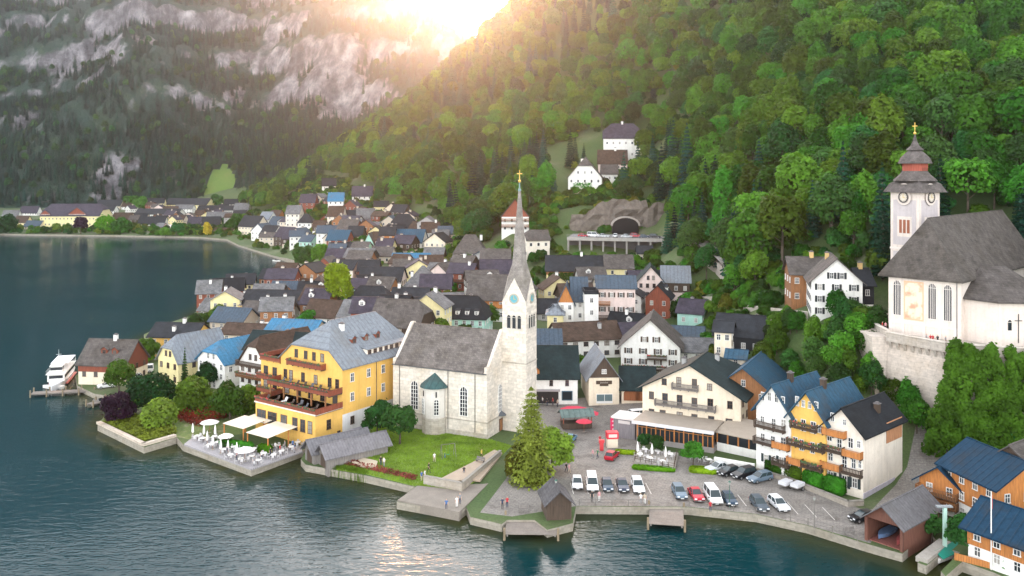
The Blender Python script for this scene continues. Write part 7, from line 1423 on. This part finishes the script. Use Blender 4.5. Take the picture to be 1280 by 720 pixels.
for lb, px, py, k, cl, hd in (
 ('white hatchback at the left end of the quayside row', 721.5, 609, 'hatch', WH, -2), ('white van second from the left in the quayside row', 740, 610, 'van', WH, -2), ('dark blue car third from the left in the quayside row', 759, 611, 'hatch', DB, 0), ('navy car fourth from the left in the quayside row', 778, 612, 'saloon', (.03,.04,.07), 0), ('white off-roader fifth from the left in the quayside row', 797, 613, 'suv', WH, 0),
 ('dark blue estate just right of the gap in the quayside row', 849, 621, 'estate', GB, 2), ('red car in the quayside row', 870, 624, 'saloon', RD, 3), ('tall white van between the red and the blue car', 891, 626, 'van', WH, 3), ('blue hatchback with roof box right of the tall white van', 911, 629, 'hatch', DB, 4), ('dark grey car standing alone on the quay right of the blue hatchback', 949, 635, 'estate', (.06,.08,.10), 4), ('silver estate car at the right end of the quayside row', 973, 635, 'estate', (.70,.71,.73), 10),
 ('silver car below the dining room wall', 897, 589, 'saloon', SV, -62), ('black car second from the dining room wall', 911, 594, 'hatch', BK, -62), ('black off-roader third from the dining room wall', 930, 597, 'suv', BK, -62), ('grey-blue car fourth from the dining room wall', 950, 602, 'estate', GB, -62), ('black car parked alone beside the boathouse', 1078, 651, 'hatch', BK, -72),
 ('red car on the square below the crimson banner', 765, 574, 'hatch', RD, 155), ('white delivery van parked beside the cream hotel', 794, 525, 'van', WH, -75), ('blue car half hidden behind the larch', 713, 552, 'hatch', (.10,.22,.34), 160), ('dark car in the shade of the larch', 703, 572, 'saloon', BK, 160),
 ('white van on the lane behind the ferry house', 179, 466, 'van', WH, -70), ('white car at the corner of the ferry house', 133, 485, 'hatch', WH, -60), ('white car on the lane right of the ferry tree', 168, 475, 'hatch', WH, -70)): car(lb, px, py, k, cl, hd)
car('white off-roader behind the right guesthouse', 1148, 560, 'suv', WH, -110, 2.4)
_A, _B = P(712, 297, 345), P(830, 305, 338); _e = Vector((_B.x-_A.x, _B.y-_A.y, 0)).normalized(); _n = Vector((-_e.y, _e.x, 0)); _a = math.degrees(math.atan2(_e.y, _e.x))
for i, (s, d_, k, cl, lb) in enumerate(((5, 3.5, 'hatch', RD, 'red car at the left end of the road deck'), (9, 4, 'van', WH, 'white van on the road deck left of the tunnel'), (13, 3, 'saloon', SV, 'silver car on the road deck before the tunnel'), (17.5, 4, 'hatch', WH, 'white hatchback on the road deck before the tunnel'), (22, 3, 'saloon', SV, 'pale silver car near the middle of the road deck'), (25.5, 5, 'suv', RD, 'dark red car right of the tunnel on the road deck'), (29, 3, 'hatch', DB, 'blue car at the right part of the road deck'), (33, 4, 'suv', BK, 'black car at the right end of the road deck'))):
    p = _A+_e*s+_n*d_; car(lb, 0, 0, k, cl, _a+random.choice((0, 90, 80)), at=(p.x, p.y, _A.z+.03))
def trailer(label, px, py):
    c = hit(px, py); t = thing('trailer', label, 'trailer', c, math.radians(-50)); m = MB(); m.box(-.75, .75, -1.2, 1.2, .5, .62); m.box(-.7, .7, -1.1, 1.1, .62, 1.15, 1); m.obj('box', [IRON, mat('flat', (.62,.62,.64), .6)], t); m = MB(); m.cyl((0, -1.2, .5), (0, -2.1, .42), .04, .04, 6); m.obj('drawbar', IRON, t)
    for s in (-1, 1): link('wheel', car_meshes('hatch')['wh'], t, (s*.85, .1, .31))
trailer('covered grey trailer beside the garden wall', 982, 610); trailer('small boat trailer next to the covered one', 997, 613)
# ------------------------------------------------------------------ people
SKIN = mat('flat', (.55,.33,.24), .6); HAIRS = [mat('flat', c_, .7) for c_ in ((.03,.02,.012), (.12,.06,.025), (.35,.22,.08), (.25,.24,.23))]
def body(pose):
    J = {'pel': (0,0,.95), 'wst': (0,0,1.12), 'cst': (0,-.01,1.34), 'nck': (0,0,1.48), 'hd0': (0,-.02,1.56), 'hd1': (0,-.025,1.66), 'hd2': (0,-.005,1.74)}; R = {'pel': (.15,.11), 'wst': (.13,.10), 'cst': (.165,.115), 'nck': (.055,.055), 'hd0': (.07,.085), 'hd1': (.078,.10), 'hd2': (.05,.06)}
    E = [('pel','wst'), ('wst','cst'), ('cst','nck'), ('nck','hd0'), ('hd0','hd1'), ('hd1','hd2')]
    st = dict(stand=0.0, walk=.26, sit=0)[pose]
    for s, c in ((-1, 'l'), (1, 'r')):
        f = s*st; g = -s*st*.8
        if pose == 'sit': leg = ((.09*s,-.02,.92), (.11*s,-.46,.90), (.11*s,-.50,.48), (.11*s,-.50,.44), (.11*s,-.64,.42))
        else: leg = ((.09*s,0,.90), (.10*s,-f*.55-.02,.50), (.10*s,-f+.05,.09), (.10*s,-f+.03,.05), (.11*s,-f-.14,.035))
        arm = ((.19*s,0,1.42), (.25*s,.03-g*.3,1.16), (.25*s,-.06-g*.9,.93), (.245*s,-.09-g,.85), (.235*s,-.11-g,.78))
        for nm, pts, rr in (('g', leg, ((.085,.09),(.062,.062),(.042,.045),(.045,.05),(.04,.03))), ('a', arm, ((.06,.06),(.045,.045),(.033,.033),(.028,.042),(.018,.03)))):
            for i, (p, r) in enumerate(zip(pts, rr)):
                k = nm+c+str(i); J[k] = p; R[k] = r; E.append((nm+c+str(i-1), k) if i else (('pel' if nm == 'g' else 'cst'), k))
        for i, (dx, dy, dz) in enumerate(((-.02,-.05,-.01), (-.012,-.025,-.075), (0,-.01,-.085), (.01,.0,-.078), (.018,.012,-.062))):   # thumb and four fingers
            k = 'f'+c+str(i); b = arm[3] if i == 0 else arm[4]; J[k] = (b[0]+dx*s, b[1]+dy, b[2]+dz); R[k] = (.009, .009); E.append(('a'+c+('3' if i == 0 else '4'), k))
    J['nos'] = (0, -.125, 1.645); R['nos'] = (.014, .02); E.append(('hd1', 'nos'))
    ks = list(J); me = bpy.data.meshes.new('body_skeleton'); me.from_pydata([J[k] for k in ks], [(ks.index(a), ks.index(b)) for a, b in E], []); o = bpy.data.objects.new('body_skeleton', me); COL.objects.link(o); o.modifiers.new('s', 'SKIN'); sm = o.modifiers.new('d', 'SUBSURF'); sm.levels = 1
    for i, k in enumerate(ks): me.skin_vertices[0].data[i].radius = R[k]; me.skin_vertices[0].data[i].use_root = (k == 'pel')
    dg = bpy.context.evaluated_depsgraph_get(); out = bpy.data.meshes.new_from_object(o.evaluated_get(dg)); bpy.data.objects.remove(o); bpy.data.meshes.remove(me); out.name = 'person'; out.materials.clear()
    for i in range(5): out.materials.append(SKIN)
    for p in out.polygons:
        c = p.center; z = c.z; p.use_smooth = True
        if z > 1.50: mi = 4 if (z > 1.69 or (c.y > .0 and z > 1.56)) else 0
        elif abs(c.x) > .205 and z < 1.2: mi = 0
        elif z > .93 and not (pose == 'sit' and c.y < -.15): mi = 1
        elif z > (.1 if pose != 'sit' else .46): mi = 2
        else: mi = 3
        p.material_index = mi
    return out
BODY = {k: body(k) for k in ('stand', 'walk', 'sit')}
CLO = dict(white=(.72,.70,.68), black=(.02,.02,.022), red=(.45,.03,.04), blue=(.06,.14,.32), pink=(.60,.30,.32), grey=(.25,.25,.26), navy=(.03,.04,.08), beige=(.48,.40,.30), green=(.05,.18,.08), yellow=(.6,.45,.08))
def person(label, px, py, pose, top, leg, rot, z=None, at=None, sc=1.0):
    c = Vector(at) if at is not None else (Vector(hit(px, py)) if z is None else G(px, py, z)); o = link('person', BODY[pose], None, c, math.radians(rot), sc); tag(o, label, 'person')
    if pose == 'sit': o.location.z -= .42
    ms = (SKIN, mat('flat', CLO[top], .85), mat('flat', CLO[leg], .85), mat('flat', (.03,.025,.02), .7), random.choice(HAIRS))
    for i, m in enumerate(ms): o.material_slots[i].link = 'OBJECT'; o.material_slots[i].material = m
for lb, px, py, po, tp, lg, rt in (
 ('person in black walking across the square beside a person in pink', 708, 591, 'walk', 'black', 'navy', 30), ('person in pink walking across the square beside a person in black', 711.5, 593, 'walk', 'pink', 'beige', 40), ('person in pink on the square left of the one in dark green', 741, 574, 'walk', 'pink', 'grey', -60), ('person in dark green on the square near the red car', 747, 574, 'walk', 'green', 'navy', -60),
 ('person in white standing beside the larch', 679, 599, 'stand', 'white', 'white', 0), ('person in red behind the notice post', 750, 556, 'stand', 'red', 'red', 0), ('person in white at the quay railing behind the off-roader', 801, 631, 'stand', 'white', 'grey', 180), ('person in beige at the quay railing behind the off-roader', 806, 631, 'stand', 'beige', 'white', 170), ('person in black at the quay railing below the white van', 740, 628, 'stand', 'black', 'black', 0), ('person in pink at the quay railing below the dark blue car', 749, 628, 'stand', 'pink', 'white', 20),
 ('person in red at the quay railing below the tall white van', 888, 640, 'stand', 'red', 'navy', 180), ('person in dark clothes on the lawn near the sand patch', 476, 583, 'stand', 'black', 'navy', 30), ('person in white on the lawn near the sand patch', 480, 584, 'stand', 'white', 'grey', -30), ('person in white beside the swing on the green', 543, 579, 'walk', 'white', 'beige', 20), ('child in green on the swing', 556, 573, 'stand', 'green', 'blue', 0),
 ('person in black on the gravel path of the green', 536, 591, 'walk', 'black', 'black', 60), ('person in blue at the steps of the concrete slip', 527, 602, 'stand', 'blue', 'beige', 40), ('person in white at the steps of the concrete slip', 531, 600, 'stand', 'white', 'grey', 70), ('person in navy sitting at the edge of the concrete slip', 558, 634, 'sit', 'blue', 'navy', 0), ('person in white at the corner of the concrete slip', 571, 634, 'stand', 'white', 'white', 20), ('person in grey at the corner of the concrete slip', 575, 630, 'stand', 'grey', 'navy', -20),
 ('person in yellow on the path behind the wall of the green', 602, 574, 'walk', 'yellow', 'black', 60), ('person in black sitting on the lawn by the wall', 580, 592, 'sit', 'black', 'grey', 0), ('person in red on the quay beside the landing stage', 634, 635, 'stand', 'red', 'navy', 0), ('person in dark clothes on the quay near the larch', 628, 637, 'stand', 'navy', 'black', 0)):
    person(lb, px, py, po, tp, lg, rt, 1.47 if 'slip' in lb and 'steps' not in lb else None, sc=.62 if 'child' in lb else 1)
for i, (px, py, Y, tp) in enumerate(((1158, 427, 160, 'grey'), (1163, 428, 159.6, 'red'), (1166, 428, 159.4, 'red'), (1172, 429, 159, 'black'), (1182, 430, 158, 'grey'), (1103, 414, 172.5, 'red'), (1107, 415, 172.2, 'pink'))):
    p = P(px, py, Y); person(('person in grey at the left of the group on the church terrace', 'person in red left of another red one on the church terrace', 'person in red right of another red one on the church terrace', 'person in black on the church terrace', 'person in grey at the right end of the church terrace group', 'person in red at the left corner of the church terrace', 'person in pink at the left corner of the church terrace')[i], 0, 0, 'stand', tp, 'navy', random.uniform(-60, 60), at=(p.x, p.y, 22.4))
for i, (px, py, tp, z) in enumerate(((678, 506, 'white', None), (684, 508, 'black', None), (691, 507, 'red', None), (697, 509, 'beige', None))): person(('person in white before the open shop front', 'person in black before the open shop front', 'person in red before the open shop front', 'person in beige before the open shop front')[i], px, py, 'stand', tp, 'navy', random.uniform(0, 360))
for i, (px, py) in enumerate(((327, 575), (338, 571), (350, 567), (366, 561), (318, 582), (296, 575))):
    person('guest in %s standing on the lake terrace %s' % (('white', 'black', 'red', 'blue', 'grey', 'pink')[i], ('near the bright planter', 'under the near awning', 'between the awnings', 'at the right end', 'at the front corner', 'by the open parasol')[i]), px, py, 'stand', ('white', 'black', 'red', 'blue', 'grey', 'pink')[i], 'navy', random.uniform(0, 360), 1.45)

for i, (px, py) in enumerate(((258, 556), (274, 561), (284, 570), (310, 572), (344, 564), (356, 562), (368, 566), (268, 545))):
    person('guest in %s between the tables of the lake terrace %s' % (('beige', 'green', 'navy', 'yellow', 'white', 'grey', 'blue', 'black')[i], ('near its far corner', 'before the closed parasols', 'near the front edge', 'beside the open parasol', 'by the far awning', 'by the hotel wall', 'at the boathouse end', 'at the garden end')[i]), px, py, 'stand', ('beige', 'green', 'navy', 'yellow', 'white', 'grey', 'blue', 'black')[i], 'grey', random.uniform(0, 360), 1.45)
# ------------------------------------------------------------------ evening haze in the valley
def haze():
    m = MB(); m.box(-1700, 1100, -120, 2400, -6.5, 900); o = m.obj('haze', None); o.data.materials.clear()
    h = bpy.data.materials.new('haze'); h.use_nodes = True; N = h.node_tree.nodes; N.clear(); L = h.node_tree.links
    ou = N.new('ShaderNodeOutputMaterial'); v = N.new('ShaderNodeVolumePrincipled'); v.inputs['Color'].default_value = (.88,.93,1.0,1); v.inputs['Density'].default_value = .00013; v.inputs['Anisotropy'].default_value = .88
    L.new(v.outputs[0], ou.inputs['Volume']); o.data.materials.append(h); tag(o, 'thin pale evening haze filling the valley', 'haze', kind='stuff')
haze()
_dup = {k: v for k, v in LABELS.items() if len(v) > 1 and any(g is None for _, g in v)}
if _dup: print('DUPLICATE LABELS', _dup)
